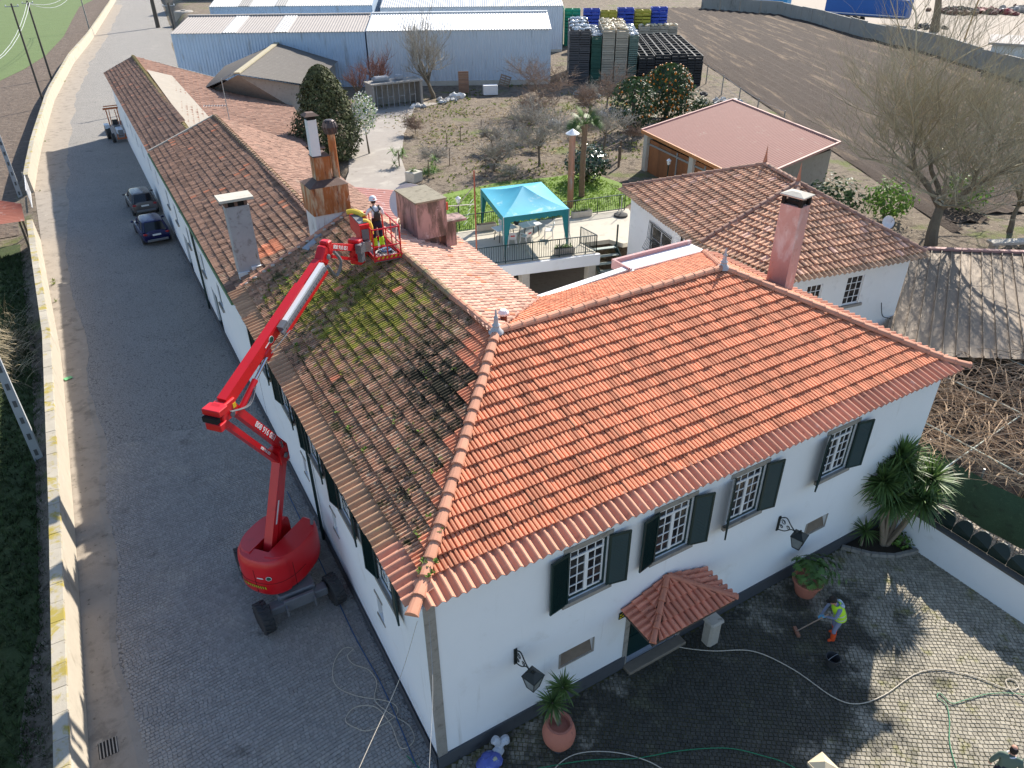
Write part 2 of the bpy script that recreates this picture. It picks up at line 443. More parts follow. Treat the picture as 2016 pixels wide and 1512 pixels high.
# ---------------------------------------------------------------- wall with openings, windows
def wall_holes(mb, p0, p1, z0, z1, holes, depth=.22, mi=0):
    """vertical wall p0->p1 (outside on the right-hand side walking p0->p1 seen from above is -normal); holes (u0,u1,za,zb)"""
    p0, p1 = V((p0[0], p0[1], 0)), V((p1[0], p1[1], 0)); d = (p1 - p0); L = d.length; d.normalize(); n = V((d.y, -d.x, 0))
    us = sorted({0, L} | {h[0] for h in holes} | {h[1] for h in holes}); zs = sorted({z0, z1} | {h[2] for h in holes} | {h[3] for h in holes})
    pt = lambda u, z, k=0: tuple(p0 + d * u - n * k + V((0, 0, z)))
    for i in range(len(us) - 1):
        for j in range(len(zs) - 1):
            uc, zc = (us[i] + us[i+1]) / 2, (zs[j] + zs[j+1]) / 2
            if any(h[0] < uc < h[1] and h[2] < zc < h[3] for h in holes): continue
            mb.quad(pt(us[i], zs[j]), pt(us[i+1], zs[j]), pt(us[i+1], zs[j+1]), pt(us[i], zs[j+1]), mi)
    for a, b, c, e in holes:
        mb.quad(pt(a, c), pt(b, c), pt(b, c, depth), pt(a, c, depth), mi); mb.quad(pt(a, e, depth), pt(b, e, depth), pt(b, e), pt(a, e), mi)
        mb.quad(pt(a, c, depth), pt(a, e, depth), pt(a, e), pt(a, c), mi); mb.quad(pt(b, c), pt(b, e), pt(b, e, depth), pt(b, c, depth), mi)
    return p0, d, n
def shutter_mb(w, h, th=.045):
    mb = MB(); f = .06
    mb.box(0, -th/2, 0, f, th/2, h); mb.box(w - f, -th/2, 0, w, th/2, h); mb.box(f, -th/2, 0, w - f, th/2, f); mb.box(f, -th/2, h - f, w - f, th/2, h)
    mb.box(f - .002, -.005, f - .002, w - f + .002, .005, h - f + .002); k = int((h - 2*f) / .05)
    for i in range(k):
        z = f + i * (h - 2*f) / k
        mb.hexa([(f, -.018, z), (w-f, -.018, z), (w-f, -.008, z+.004), (f, -.008, z+.004), (f, .010, z+.045), (w-f, .010, z+.045), (w-f, .020, z+.049), (f, .020, z+.049)])
    return mb
SHARED = {}
def window(parent, p, d, n, w, h, cols=4, rows=5, frame_mat=None, shutters=None, green=True, transom=.24, sill=True, surround=True, depth=.09):
    """p = lower left corner of the opening on the wall face, d along the wall, n outward"""
    p, d, n = V(p), V(d), V(n); up = V((0, 0, 1)); fm = frame_mat or M_white_paint
    q = p - n * depth
    T = lambda a, b, c: q + d * a + n * b + up * c
    def bx(mb, a0, a1, b0, b1, c0, c1):
        mb.hexa([tuple(T(a, b, c)) for c in (c0, c1) for a, b in ((a0, b0), (a1, b0), (a1, b1), (a0, b1))])
    fr = MB(); ft = .07
    if green:
        g = MB()
        for s in ((0, ft, 0, h), (w - ft, w, 0, h), (ft, w - ft, 0, ft), (ft, w - ft, h - ft, h)): bx(g, s[0], s[1], -.02, .05, s[2], s[3])
        gf = None
        i0 = ft
    else: i0 = 0; g = None
    iw, ih = w - 2*i0, h - 2*i0; b = .045
    for s in ((i0, i0+b, i0, h-i0), (w-i0-b, w-i0, i0, h-i0), (i0, w-i0, i0, i0+b), (i0, w-i0, h-i0-b, h-i0)): bx(fr, s[0], s[1], 0, .035, s[2], s[3])
    zt = h - i0 - transom if transom else h - i0
    if transom: bx(fr, i0, w-i0, .002, .045, zt - .04, zt + .025)
    if cols % 2 == 0: bx(fr, w/2 - .05, w/2 + .05, .004, .05, i0, zt)
    for k in range(1, cols):
        if cols % 2 == 0 and k == cols // 2:
            if transom: bx(fr, w/2 - .012, w/2 + .012, .006, .032, zt, h - i0)
            continue
        x = i0 + iw * k / cols; bx(fr, x - .013, x + .013, .006, .032, i0, h - i0)
    zr = [i0 + (zt - i0) * k / (rows - (1 if transom else 0)) for k in range(rows + (0 if transom else 1))]
    for z in zr[1:-1]: bx(fr, i0, w - i0, .008, .034, z - .013, z + .013)
    win = fr.build('window', fm, parent)
    if g: g.build('casing', M_green, win)
    zz = zr + ([h - i0] if transom else [])
    for k in range(cols):
        for j in range(len(zz) - 1):
            x0, x1, z0, z1 = i0 + iw*k/cols, i0 + iw*(k+1)/cols, zz[j], zz[j+1]
            key = ('pane', round(x1 - x0, 3), round(z1 - z0, 3))
            if key not in SHARED: SHARED[key] = MB().box(0, 0, 0, x1 - x0, .006, z1 - z0).mesh('pane', M_glass)
            o = link('pane', SHARED[key], win); o.matrix_basis = frame_from(d, n, up, T(x0, .008, z0)) if d.cross(n).z > 0 else frame_from(d, n, up, T(x0, .008, z0))
    if sill:
        sb = MB(); bx(sb, -.16, w + .16, depth - .12, depth + .09, -.13, -.004); sb.build('sill', M_stone, win)
    if surround:
        sb = MB(); bx(sb, -.14, w + .14, depth - .1, depth + .025, h + .004, h + .15); sb.build('lintel', M_stone, win)
    if shutters:
        sw = w / 2
        key = ('shut', round(sw, 3), round(h, 3))
        if key not in SHARED: SHARED[key] = shutter_mb(sw, h + .06).mesh('shutter', M_green)
        for side, ang in zip((-1, 1), shutters):
            o = link('shutter', SHARED[key], win)
            hinge = p + n * .05 - up * .03 + (d * (w + .0) if side > 0 else V((0, 0, 0)))
            xd = (d * side * cos(ang) + n * sin(ang)).normalized(); yd = up.cross(xd)
            o.matrix_basis = frame_from(xd, yd, up, hinge)
    return win

# ---------------------------------------------------------------- the white house with the red roof
SK = .0199
house = thing('white_house', 'big white house with orange hipped tile roof, dark green shutters and mossy street slope', 'house', (0, 0, 0))
ZW = 6.28
walls = MB()
WX = [3.68, 6.39, 8.99, 12.72]; WW, WZ0, WZ1 = 1.16, 3.92, 5.56
holes = [(x, x + WW, WZ0, WZ1) for x in WX] + [(3.58, 4.60, 1.52, 2.02), (12.80, 13.70, 1.62, 2.12), (5.85, 7.75, .02, 2.45)]
wall_holes(walls, (0, 0), (17.8, 0), 0, ZW, holes, .24)
LWY = [2.0, 5.0, 8.0, 11.2, 14.4]
LL = 17.2
# left wall runs from far to near so that its outside faces the street
far = (SK * LL, LL)
lw_len = hypot(far[0], far[1])
lholes = [(lw_len - y - 1.1, lw_len - y, 3.9, 5.45) for y in LWY]
lvents = [(lw_len - y - .42, lw_len - y, 1.95, 2.75) for y in (3.3, 7.2, 10.4)]
lp0, ld, ln = wall_holes(walls, far, (0, 0), 0, ZW - .1, lholes + lvents, .22)
walls.quad((17.8, 0, 0), (17.8, 10.9, 0), (17.8, 10.9, ZW), (17.8, 0, ZW))
walls.quad((17.8, 10.9, 0), (9.7, 10.4, 0), (9.7, 10.4, ZW), (17.8, 10.9, ZW))
walls.quad((9.7, 10.4, 0), (9.85, 18.3, 0), (9.85, 18.3, ZW), (9.7, 10.4, ZW))
walls.quad((9.85, 18.3, 0), (.34, 17.19, 0), (.34, 17.19, ZW - .1), (9.85, 18.3, ZW - .1))
walls.add([(.4, 17.17, ZW - .1), (9.85, 17.6, ZW), (5.13, 17.17, 8.38)], [(0, 2, 1)])
# soffit under the eaves
walls.quad((-.3, -.3, ZW - .06), (18.0, -.3, ZW - .06), (18.0, .4, ZW + .03), (.4, .4, ZW + .03))
walls.quad((-.3, -.3, ZW - .065), (.4, .4, ZW + .02), (.7, 17.15, ZW + .02), (.06, 17.15, ZW - .065))
walls.build('wall', M_white, house)
# dark linings behind openings
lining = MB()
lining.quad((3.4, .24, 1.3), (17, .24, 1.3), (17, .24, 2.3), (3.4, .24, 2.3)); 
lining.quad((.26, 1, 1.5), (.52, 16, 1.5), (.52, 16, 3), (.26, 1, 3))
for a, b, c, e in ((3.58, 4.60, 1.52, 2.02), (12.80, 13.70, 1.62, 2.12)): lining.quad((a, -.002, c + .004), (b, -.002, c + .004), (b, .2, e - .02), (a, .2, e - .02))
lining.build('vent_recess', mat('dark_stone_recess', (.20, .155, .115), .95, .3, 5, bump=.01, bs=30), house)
pl = MB(); H_ = .5
pl.box(-.05, -.05, -.05, 5.78, .02, H_); pl.box(7.85, -.05, -.05, 17.84, .02, H_)
pl.hexa([(-.05, -.05, -.05), (-.05, .02, -.05), (SK*LL, LL, -.05), (SK*LL - .05, LL, -.05), (-.05, -.05, H_), (-.05, .02, H_), (SK*LL, LL, H_), (SK*LL - .05, LL, H_)])
pl.build('plinth', M_plinth, house)
cq = MB(); cq.box(-.012, -.03, H_, .24, .06, ZW - .02); cq.build('corner_stone', M_stone, house)
for i, x in enumerate(WX):
    window(house, (x, 0, WZ0), (1, 0, 0), (0, -1, 0), WW, WZ1 - WZ0, shutters=[(radians(9), radians(12)), (radians(11), radians(14)), (radians(40), radians(10)), (radians(28), radians(12))][i])
ndir = V((-1, SK, 0)).normalized()
for y in LWY:
    window(house, (SK * (y + 1.1), y + 1.1, 3.9), (-SK, -1, 0), ndir, 1.1, 1.55, shutters=(radians(14), radians(10)))
for y in (3.3, 7.2, 10.4):
    st = MB(); x = SK * y
    for a, b, c, e in ((y - .08, y + .5, 1.87, 1.945), (y - .08, y + .5, 2.755, 2.83)): st.box(x - .02, a, c, x + .12, b, e)
    st.build('vent_frame', M_stone, house)
for a, b, c, e in ((3.58, 4.60, 1.52, 2.02), (12.80, 13.70, 1.62, 2.12)):
    f = MB(); f.box(a - .05, -.02, c - .06, b + .05, .1, c - .002); f.box(a - .05, -.02, c, a - .002, .1, e); f.box(b + .002, -.02, c, b + .05, .1, e)
    f.build('vent_frame', M_stone, house)
# entrance: dark green double door, stone jamb and worn step
jm = MB(); jm.box(5.70, -.03, 0, 5.845, .12, 2.6); jm.box(7.755, -.03, 0, 7.90, .12, 2.6); jm.box(5.70, -.035, 2.455, 7.90, .12, 2.62); jm.build('door_frame', M_stone, house)
door = MB(); door.box(5.86, .16, .1, 6.79, .21, 2.45); door.box(6.81, .16, .1, 7.74, .21, 2.45)
for x0 in (5.96, 6.91):
    for z0, z1 in ((.25, .95), (1.1, 2.3)): door.box(x0, .135, z0, x0 + .73, .158, z1)
dr = door.build('door', M_green, house)
gr = MB()
for x0 in (5.98, 6.93):
    for k in range(6): gr.box(x0 + .05 + k*.12, .118, 1.12, x0 + .065 + k*.12, .132, 2.28)
    for k in range(4): gr.lathe([(.10, 0), (.115, .012), (.10, .024)], (x0 + .36, .122, 1.3 + k*.27), 10, M=Matrix.Rotation(pi/2, 3, 'X'))
gr.build('door_grille', M_black_iron, dr)
stp = MB(); stp.cbox((6.8, -.17, .05), (2.1, .34, .14), bevel=.02); stp.build('door_step', mat('worn_step', (.22, .18, .135), .8, .3, 4), house)

# roof
ridge_z = 8.5; A1 = V((4.9, 5.45, ridge_z)); A2 = V((13.3, 5.45, ridge_z))
D_far = V((4.9 + SK*12.5, LL, ridge_z - .02))
deck_m = mat('roof_battens', (.09, .07, .055), .95, .2, 3)
R = Roof(house, deck_m, 300)
def m_front(p, u, v, rg): return M_tile_new
def hip_dist(p):     # plan distance of a left-slope tile from the front hip
    d = (V((4.9, 5.45, 0)) - V((.16, .2, 0))).normalized(); q = V((p.x - .16, p.y - .2, 0)); return q.x * -d.y + q.y * d.x
def m_left(p, u, v, rg):
    h = hip_dist(p)
    if h < .42 + .45 * noise.noise(V((p.x * 2.1, 3, 0))) + rg.uniform(-.1, .1): return M_tile_new
    if p.x > 3.6 and h < .95: return M_tile_new
    if rg.random() < .012: return M_tile_new
    return M_tile_moss
zb = 6.42
R.slope((.16, .2, zb), (17.75, .2, zb), A2, A1, m_front, seed=1, jit=.008, sag=.02)
R.slope((SK*LL + .2, LL, zb - .02), (.16, .2, zb), A1, D_far, m_left, seed=2, sag=.022, jit=.007, lift=.062, prof=PROF_OLD)
def m_east(p, u, v, rg): return M_tile_pale if rg.random() > .05 else M_tile_new
R.slope((9.65, 10.6, 6.25), (9.95, 18.3, 6.2), D_far, A1, m_east, seed=3, sag=.03, jit=.007, prof=PROF_LUSA)
R.slope((17.85, 10.75, 6.25), (9.65, 10.6, 6.25), A1, A2, m_front, seed=4, jit=.004)
R.slope((17.75, .2, zb), (17.85, 10.75, 6.25), A2, A2, m_front, seed=5, jit=.004)
deck = R.finish()
eave_m = mat('eave_clay', (.58, .27, .175), .8, .16, 4, obj_var=.12, layers=[((.34, .16, .11), 5, .58, .74), ((.66, .42, .32), 3, .6, .75)])
eave_old = mat('eave_clay_old', (.47, .28, .165), .85, .22, 4, obj_var=.2, layers=[((.22, .13, .085), 4, .56, .74), ((.40, .33, .15), 3, .62, .76)])
eave_row((-.10, .26, 6.43), (18.1, .26, 6.43), (0, -1, 0), .17, .70, deck, eave_m)
eave_row((SK*LL + .24, LL, 6.38), (.26 + SK*1.6, 1.6, 6.41), (-1, 0, 0), .16, .70, deck, eave_old, wob=.05)
eave_row((.26 + SK*1.6, 1.6, 6.43), (.24, -.10, 6.43), (-1, 0, 0), .17, .70, deck, eave_m)
eave_row((18.0 - .26, .0, 6.42), (18.0 - .2, 10.7, 6.35), (1, 0, 0), .17, .66, deck, eave_m)
hipF = V((-.44, -.44, 6.30)); hipR = V((18.3, -.44, 6.32))
for a, b, mm in ((V((.16, .2, zb + .06)), A1 + V((0, 0, .06)), M_red_tile_ridge), (hipF, V((.16, .2, zb + .05)), M_red_tile_ridge), (V((17.75, .2, zb + .06)), A2 + V((0, 0, .06)), M_red_tile_ridge), (hipR, V((17.75, .2, zb + .05)), M_red_tile_ridge),
              (A2 + V((0, 0, .05)), A1 + V((0, 0, .05)), M_red_tile_ridge), (A1 + V((.01, 2.6, .04)), A1 + V((0, 0, .04)), M_red_tile_ridge), (D_far + V((0, 0, .04)), A1 + V((.01, 2.6, .04)), M_old_ridge),
              (V((17.85, 10.75, 6.30)), A2 + V((0, 0, .05)), M_red_tile_ridge)):
    ridge_line(a, b, deck, mm, r=.14)
ridge_line((SK*LL + .1, LL + .02, 6.36), D_far + V((0, .02, .06)), deck, M_red_tile_ridge, r=.12)
# mortar dabs along the verge roll
dab = MB()
for i in range(13):
    t = (i + .5) / 13; q = V((SK*LL + .1, LL - .10, 6.44)).lerp(D_far + V((0, -.1, .14)), t); dab.blob(q, (.09, .06, .05), 6, 4, jit=.2)
dab.build('verge_mortar', mat('mortar', (.55, .47, .40), .9, .15, 8), deck)
# lead finials on the hip ends
M_fin = mat('cement_finial', (.44, .44, .45), .8, .2, 9)
for a in (A1, A2):
    fb = MB(); fb.lathe([(.22, 0), (.20, .06), (.12, .13), (.09, .19), (.12, .23), (.07, .28), (.055, .42), (.07, .45), (.035, .51), (.022, .66), (.0, .72)], a + V((0, 0, .05)), 10)
    fb.build('finial', M_fin, house, smooth=True)
# small flue behind the ridge
fl = MB(); fl.lathe([(.11, 0), (.10, .3)], (5.85, 6.7, 8.02), 10); fl.build('vent_pipe', mat('rusty_vent', (.22, .08, .05), .8, .2, 8), house)
fl = MB(); fl.lathe([(.16, .3), (.17, .36), (.10, .44), (0, .47)], (5.85, 6.7, 8.02), 10); fl.build('vent_cap', M_white_paint, house)
# rear parapet and flat white gutter slab
M_pinkp = mat('pink_parapet_paint', (.50, .30, .29), .85, .12, 3, layers=[((.66, .60, .58), 4, .55, .75)])
pp = MB(); pp.hexa([(9.5, 10.55, 5.4), (14.3, 11.05, 5.4), (14.3, 11.3, 5.4), (9.5, 10.8, 5.4), (9.5, 10.55, 6.28), (14.3, 11.05, 6.28), (14.3, 11.3, 6.28), (9.5, 10.8, 6.28)]); pp.build('parapet', M_pinkp, house)
pp = MB(); pp.hexa([(9.45, 10.53, 6.284), (14.3, 11.03, 6.284), (14.3, 11.34, 6.284), (9.45, 10.84, 6.284), (9.45, 10.53, 6.33), (14.3, 11.03, 6.33), (14.3, 11.34, 6.33), (9.45, 10.84, 6.33)]); pp.build('parapet_coping', M_white, house)
pp = MB(); pp.box(14.1, 10.95, 6.0, 18.2, 12.0, 6.24); pp.build('gutter_slab', M_white, house)
pp = MB(); pp.box(14.1, 11.92, 6.244, 18.2, 12.06, 6.40); pp.box(14.02, 10.95, 6.0, 14.098, 12.06, 6.40); pp.box(14.3, 10.86, 6.0, 18.2, 10.948, 6.33); pp.build('gutter_rim', M_pinkp, house)
# street-side cables and downpipe
dp = MB(); dp.tube([(SK*9.3 - .09, 9.3, .1), (SK*9.3 - .09, 9.3, 5.9)], .05, 8); dp.build('downpipe', M_green, house)
cb = MB()
for k, z in enumerate((5.3, 5.15)):
    pts = [(SK*y - .07, y, z - .5*(17 - y)/17 + .04*sin(y)) for y in [16.5 - 2*i for i in range(8)]]; cb.tube(pts, .012, 5)
cb.build('cable', M_black_iron, house)

# chimneys of the house
M_pinkch = mat('pink_chimney_render', (.52, .34, .30), .85, .12, 2.5, layers=[((.62, .53, .50), 1.7, .5, .68, (1, 1, .5)), ((.40, .21, .17), 2.6, .58, .72, (1, 1, .6))], bump=.006, bs=40)
M_soot_void = mat('soot_void_black', (.012, .011, .010), .9, .2, 6)  # soot in the flues, plain black for the shade inside other openings
M_box = mat('stained_chimney_render', (.40, .27, .25), .9, .2, 3, layers=[((.11, .085, .07), 1.5, .42, .62, (1.6, 1.6, .4)), ((.52, .42, .40), 2.4, .6, .74)], bump=.008, bs=40)
def chim_body(c, sx, sy, z0, z1, rot=0): return MB().cbox((c[0], c[1], (z0 + z1)/2), (sx, sy, z1 - z0), Matrix.Rotation(rot, 3, 'Z'))
pc = (17.60, 6.55); rp = radians(10)
chim_body(pc, .62, .78, 6.2, 9.62, rp).build('chimney', M_pinkch, house)
Mr = Matrix.Rotation(rp, 3, 'Z')
t_ = MB()
for a in (-1, 1):
    for b in (-1, 1): t_.cbox(V((pc[0], pc[1], 9.77)) + Mr @ V((a*.25, b*.33, 0)), (.12, .12, .30), Mr)
t_.cbox((pc[0], pc[1], 9.70), (.40, .55, .14), Mr); t_.build('chimney_vent', M_soot_void, house)
t_ = MB(); t_.cbox((pc[0], pc[1], 9.955), (.76, .92, .06), Mr, bevel=.015); t_.hexa([tuple(V((pc[0], pc[1], z)) + Mr @ V((a*w, b*l, 0))) for z, w, l in ((9.985, .36, .44), (10.07, .12, .16)) for a, b in ((-1,-1),(1,-1),(1,1),(-1,1))]); t_.build('chimney_cap', M_conc_lt, house)
# big stained box chimney on the rear slope
bx_ = MB(); bx_.box(6.75, 14.75, 7.75, 8.0, 16.65, 9.16); bx_.hexa([(7.0, 15.0, 7.0), (7.75, 15.0, 6.8), (7.75, 16.4, 6.8), (7.0, 16.4, 7.0), (7.0, 15.0, 7.748), (7.75, 15.0, 7.748), (7.75, 16.4, 7.748), (7.0, 16.4, 7.748)])
bx_.build('chimney', M_box, house, label='wide box chimney with brown streaks')
t_ = MB(); t_.box(6.72, 14.72, 9.164, 8.03, 16.68, 9.23); t_.build('chimney_cap', mat('lichen_slab', (.26, .23, .17), .9, .25, 3, layers=[((.14, .12, .08), 4, .5, .7)], bump=.01, bs=30), house)
t_ = MB(); t_.box(8.004, 14.9, 7.2, 8.45, 15.6, 8.15); t_.box(8.0, 14.85, 8.154, 8.9, 15.65, 8.24); t_.build('chimney_wing', M_box, house)

# big white chimney with rusty metal hood, flue and turbine cowl
M_chw = mat('white_chimney_stained', (.66, .66, .66), .9, .06, 2, layers=[((.36, .34, .33), 2.0, .52, .74, (1.5, 1.5, .6)), ((.30, .12, .05), 1.4, .60, .74, (2.2, 2.2, .35))], bump=.006)
cx0, cx1, cy0, cy1 = 3.66, 5.04, 17.32, 18.5
MB().box(cx0, cy0, 6.3, cx1, cy1, 8.52).build('chimney', M_chw, house, label='white chimney streaked with rust')
MB().box(cx0 - .05, cy0 - .05, 8.524, cx1 + .05, cy1 + .05, 9.58).build('chimney_hood', M_rust, house)
t_ = MB(); t_.hexa([(cx0 - .08, cy0 - .08, 9.585), (cx1 + .08, cy0 - .08, 9.585), (cx1 + .08, cy1 + .08, 9.585), (cx0 - .08, cy1 + .08, 9.585), (4.0, 17.6, 9.76), (4.85, 17.6, 9.76), (4.85, 18.2, 9.76), (4.0, 18.2, 9.76)]); t_.build('hood_top', M_rust_dk, house)
t_ = MB(); t_.box(4.02, 17.62, 9.70, 4.62, 18.18, 10.62); t_.build('flue_base', M_rust, house)
t_ = MB(); t_.hexa([(3.98, 17.58, 10.624), (4.66, 17.58, 10.624), (4.66, 18.22, 10.624), (3.98, 18.22, 10.624), (4.15, 17.75, 10.76), (4.5, 17.75, 10.76), (4.5, 18.05, 10.76), (4.15, 18.05, 10.76)]); t_.build('flue_shoulder', M_rust_dk, house)
MB().cbox((4.14, 17.78, 11.32), (.34, .34, 1.30)).build('flue', mat('white_flue', (.70, .71, .72), .6, .08, 3, layers=[((.40, .30, .24), 4, .62, .8)]), house)
t_ = MB(); t_.cbox((4.14, 17.78, 12.04), (.30, .30, .14)); t_.build('flue_gap', M_soot_void, house)
t_ = MB(); t_.hexa([(3.86, 17.50, 12.114), (4.42, 17.50, 12.114), (4.42, 18.06, 12.114), (3.86, 18.06, 12.114), (4.0, 17.64, 12.22), (4.28, 17.64, 12.22), (4.28, 17.92, 12.22), (4.0, 17.92, 12.22)]); t_.build('flue_cap', M_rust_dk, house)
t_ = MB(); t_.lathe([(.15, 9.7), (.14, 11.35)], (4.86, 17.86, 0), 12); t_.build('turbine_pipe', M_rust, house, smooth=True)
t_ = MB(); t_.lathe([(.13, 11.352), (.20, 11.36), (.26, 11.5), (.28, 11.62), (.24, 11.76), (.14, 11.86), (0, 11.88)], (4.86, 17.86, 0), 14)
for k in range(14):
    th = 2*pi*k/14; t_.tube([(4.86 + .21*cos(th), 17.86 + .21*sin(th), 11.38), (4.86 + .295*cos(th), 17.86 + .295*sin(th), 11.6), (4.86 + .2*cos(th), 17.86 + .2*sin(th), 11.83)], .018, 4)
t_.build('turbine_cowl', mat('dark_zinc', (.09, .07, .07), .5, .3, 8, metal=.5), house)
t_ = MB(); t_.beam((4.2, 17.2, 8.0), (2.9, 16.6, 7.55), .34, .12); t_.build('flashing_sheet', M_grey_metal, house)

# canopy over the door
can = MB(); M_canopy = mat('canopy_clay', (.66, .25, .155), .75, .12, 4, tint=.18, layers=[((.22, .08, .06), 5, .58, .75)])
cw0, cw1, cy, cz, ctop = 5.48, 8.40, -1.30, 2.52, 3.02
apex = V((6.95, -.02, ctop + .02))
cpl = MB()
cR = Roof(house, deck_m, 60)
E0, E1, E2, E3 = V((cw0, -.02, cz)), V((cw0, cy, cz)), V((cw1, cy, cz)), V((cw1, -.02, cz))
mc = lambda p, u, v, rg: M_canopy
cR.slope(E1, E2, apex, apex, mc, pu=.19, pv=.36, prof=PROF_ROLL, seed=11, jit=.003)
cR.slope(E0, E1, apex, apex, mc, pu=.19, pv=.36, prof=PROF_ROLL, seed=12, jit=.003)
cR.slope(E2, E3, apex, apex, mc, pu=.19, pv=.36, prof=PROF_ROLL, seed=13, jit=.003)
cR.deck.box(cw0 + .05, cy + .05, cz - .14, cw1 - .05, -.02, cz - .05)
cdeck = cR.finish(); cdeck.name = 'door_canopy'
ridge_line(E1 + V((0, 0, .07)), apex + V((0, -.05, .06)), cdeck, M_canopy, r=.085, step=.34); ridge_line(E2 + V((0, 0, .07)), apex + V((0, -.05, .06)), cdeck, M_canopy, r=.085, step=.34)
# yellow number plate beside the door
sg = MB(); sg.box(5.42, -.03, 2.22, 5.68, -.012, 2.46); sg.build('door_sign', mat('sign_black', (.02, .02, .02), .5, .1, 4), house)
sg = MB()
for z in (2.36, 2.26):
    for k in range(3): sg.box(5.44 + k*.08, -.036, z + (.02 if k == 1 else 0), 5.50 + k*.08, -.031, z + .05 + (.02 if k == 1 else 0))
sg.build('sign_marks', mat('sign_yellow', (.65, .55, .03), .5, .1, 4), house)

# moss tufts and debris lying on the street slope
def on_left(x, y): return zb + (x - (SK*y + .2)) / (A1.x - .16 - .02) * (ridge_z - zb)
tuft = MB(); rg = random.Random(5)
def clump(mb, p, s, mi, n=7):
    for _ in range(n):
        a = rg.uniform(0, 2*pi); l = s * rg.uniform(.5, 1.2); w = l * .35; h = rg.uniform(.15, .9) * s
        d = V((cos(a), sin(a), 0)); e = V((-d.y, d.x, 0)); t = p + d*l*.7 + V((0, 0, h))
        mb.add([tuple(p + e*w*.4), tuple(p - e*w*.4), tuple(t - e*w), tuple(t + d*l*.3), tuple(t + e*w)], [(0, 1, 2, 3, 4)], mi, rg.random())
for _ in range(3600):
    x = rg.uniform(.5, 4.7); y = rg.uniform(1.2, 16.6); 
    if y < x * 1.13 + .4: continue
    m1 = 1 - hypot((x - 3.2)/2.3, (y - 10.6)/3.8); m2 = 1 - hypot((x - 1.9)/1.6, (y - 13.6)/2.8)
    q = max(m1, m2) + noise.noise(V((x*1.3, y*1.3, 0))) * .6
    if q > rg.uniform(.0, .9): 
        row = round((x - SK*y - .2) / .322) * .322 + SK*y + .2 + rg.uniform(-.05, .03)
        if row > 4.75: continue
        clump(tuft, V((row, y, on_left(row, y) + .06)), rg.uniform(.05, .11), 0, 5)
for _ in range(1500):
    y = rg.uniform(1.0, 9.5); x = rg.gauss(2.9, .8) if y > 3 else rg.uniform(.6, 2)
    h = (V((x - .16, y - .2)).x * -.743 + (y - .2) * .669)
    if h < .5 or h > 2.4 or x > 4.7 or x < .5: continue
    if noise.noise(V((x*1.6, y*1.6, 4))) < rg.uniform(-.35, .3): continue
    clump(tuft, V((x, y, on_left(x, y) + .05)), rg.uniform(.05, .12), 1, 5)
for _ in range(170):
    y = rg.uniform(1, 17); row = round(rg.uniform(.2, 4) / .322) * .322 + SK*y + .2; 
    if y < row * 1.13 + .4: continue
    clump(tuft, V((row, y, on_left(row, y) + .06)), rg.uniform(.06, .13), 2, 7)
for _ in range(11):
    t = rg.random() ** 2; q = hipF.lerp(A1, .10 + .3*t) + V((rg.uniform(-.25, .25), rg.uniform(-.25, .25), .06)); clump(tuft, q, .09, 2, 6)
tuft.build('moss', [mat('moss', (.22, .22, .04), .95, .4, 8, tint=.4, transl=.3), mat('dead_moss', (.075, .06, .036), .95, .4, 8, tint=.4), mat('weed', (.14, .22, .04), .9, .3, 8, tint=.3, transl=.3)], deck, kind='stuff')
# ---------------------------------------------------------------- terrain, road, yard
def ss(a, b, x): t = min(max((x - a) / (b - a), 0), 1); return t * t * (3 - 2 * t)
def interp(tab, x):
    if x <= tab[0][0]: return tab[0][1]
    for (a, b), (c, d) in zip(tab, tab[1:]):
        if x <= c: return b + (d - b) * (x - a) / (c - a)
    return tab[-1][1]
XW = [(-40, -7.9), (3, -7.62), (14, -7.25), (28, -6.9), (45, -7.1), (60, -7.1), (73, -6.2), (99, -3.8), (131, .5), (158, 5.2), (243, 18.1), (600, 72)]
def xwall(y): return interp(XW, y)
GZ = 2.6
def hgt(x, y):
    if x < xwall(y) - .35: return -.35 * ss(0, 1.2, xwall(y) - .35 - x)
    xc = 12 if y < 80 else 12 + (y - 80) * .12
    a = ss(xc - 1.5, xc + 1.8, x)
    yb = interp([(0, 26.9), (22, 26.9), (24, 22), (27, 11.5), (40, 6), (100, 1)], x)
    b = ss(yb - .3, yb + .3, y)
    return GZ * a * b
gx = [-700, -300, -120, -60, -30, -16, -10, -8.6] + [-8 + .5*i for i in range(0, 60)] + [22 + 1.0*i for i in range(0, 24)] + [46 + 4*i for i in range(30)] + [180, 250, 400, 900]
gy = [-300, -100, -40, -20, -14] + [-10 + 1.0*i for i in range(40)] + [30 + 2*i for i in range(30)] + [90 + 8*i for i in range(25)] + [320, 450, 800, 1600]
g = MB()
for y in gy:
    for x in gx: g.v.append((x, y, hgt(x, y) - .012 + (.03 * noise.noise(V((x*.3, y*.3, 0))) if hgt(x, y) > 2.5 and x < 60 else 0)))
nx = len(gx)
for j in range(len(gy) - 1):
    for i in range(nx - 1): g.f.append((j*nx+i, j*nx+i+1, (j+1)*nx+i+1, (j+1)*nx+i)); g.mi.append(0); g.t.append(.5)
def ground_mat():
    t = NT('garden_soil')
    c = t.mix(t.noise(.55, 8, .72), (.13, .10, .075), (.30, .245, .185))
    c = t.mix(t.ramp(t.noise(1.6, 7, .75), .48, .64), c, (.085, .066, .05))
    c = t.mix(t.ramp(t.noise(6, 5, .7), .58, .70), c, (.43, .37, .28))
    c = t.mix(t.ramp(t.noise(.34, 5, .7), .53, .68), c, (.15, .165, .06))
    return t.fin(c, .95, 0, .2, t.noise(3.2, 9, .75), .16)
struct(g.build('ground', ground_mat(), smooth=True))

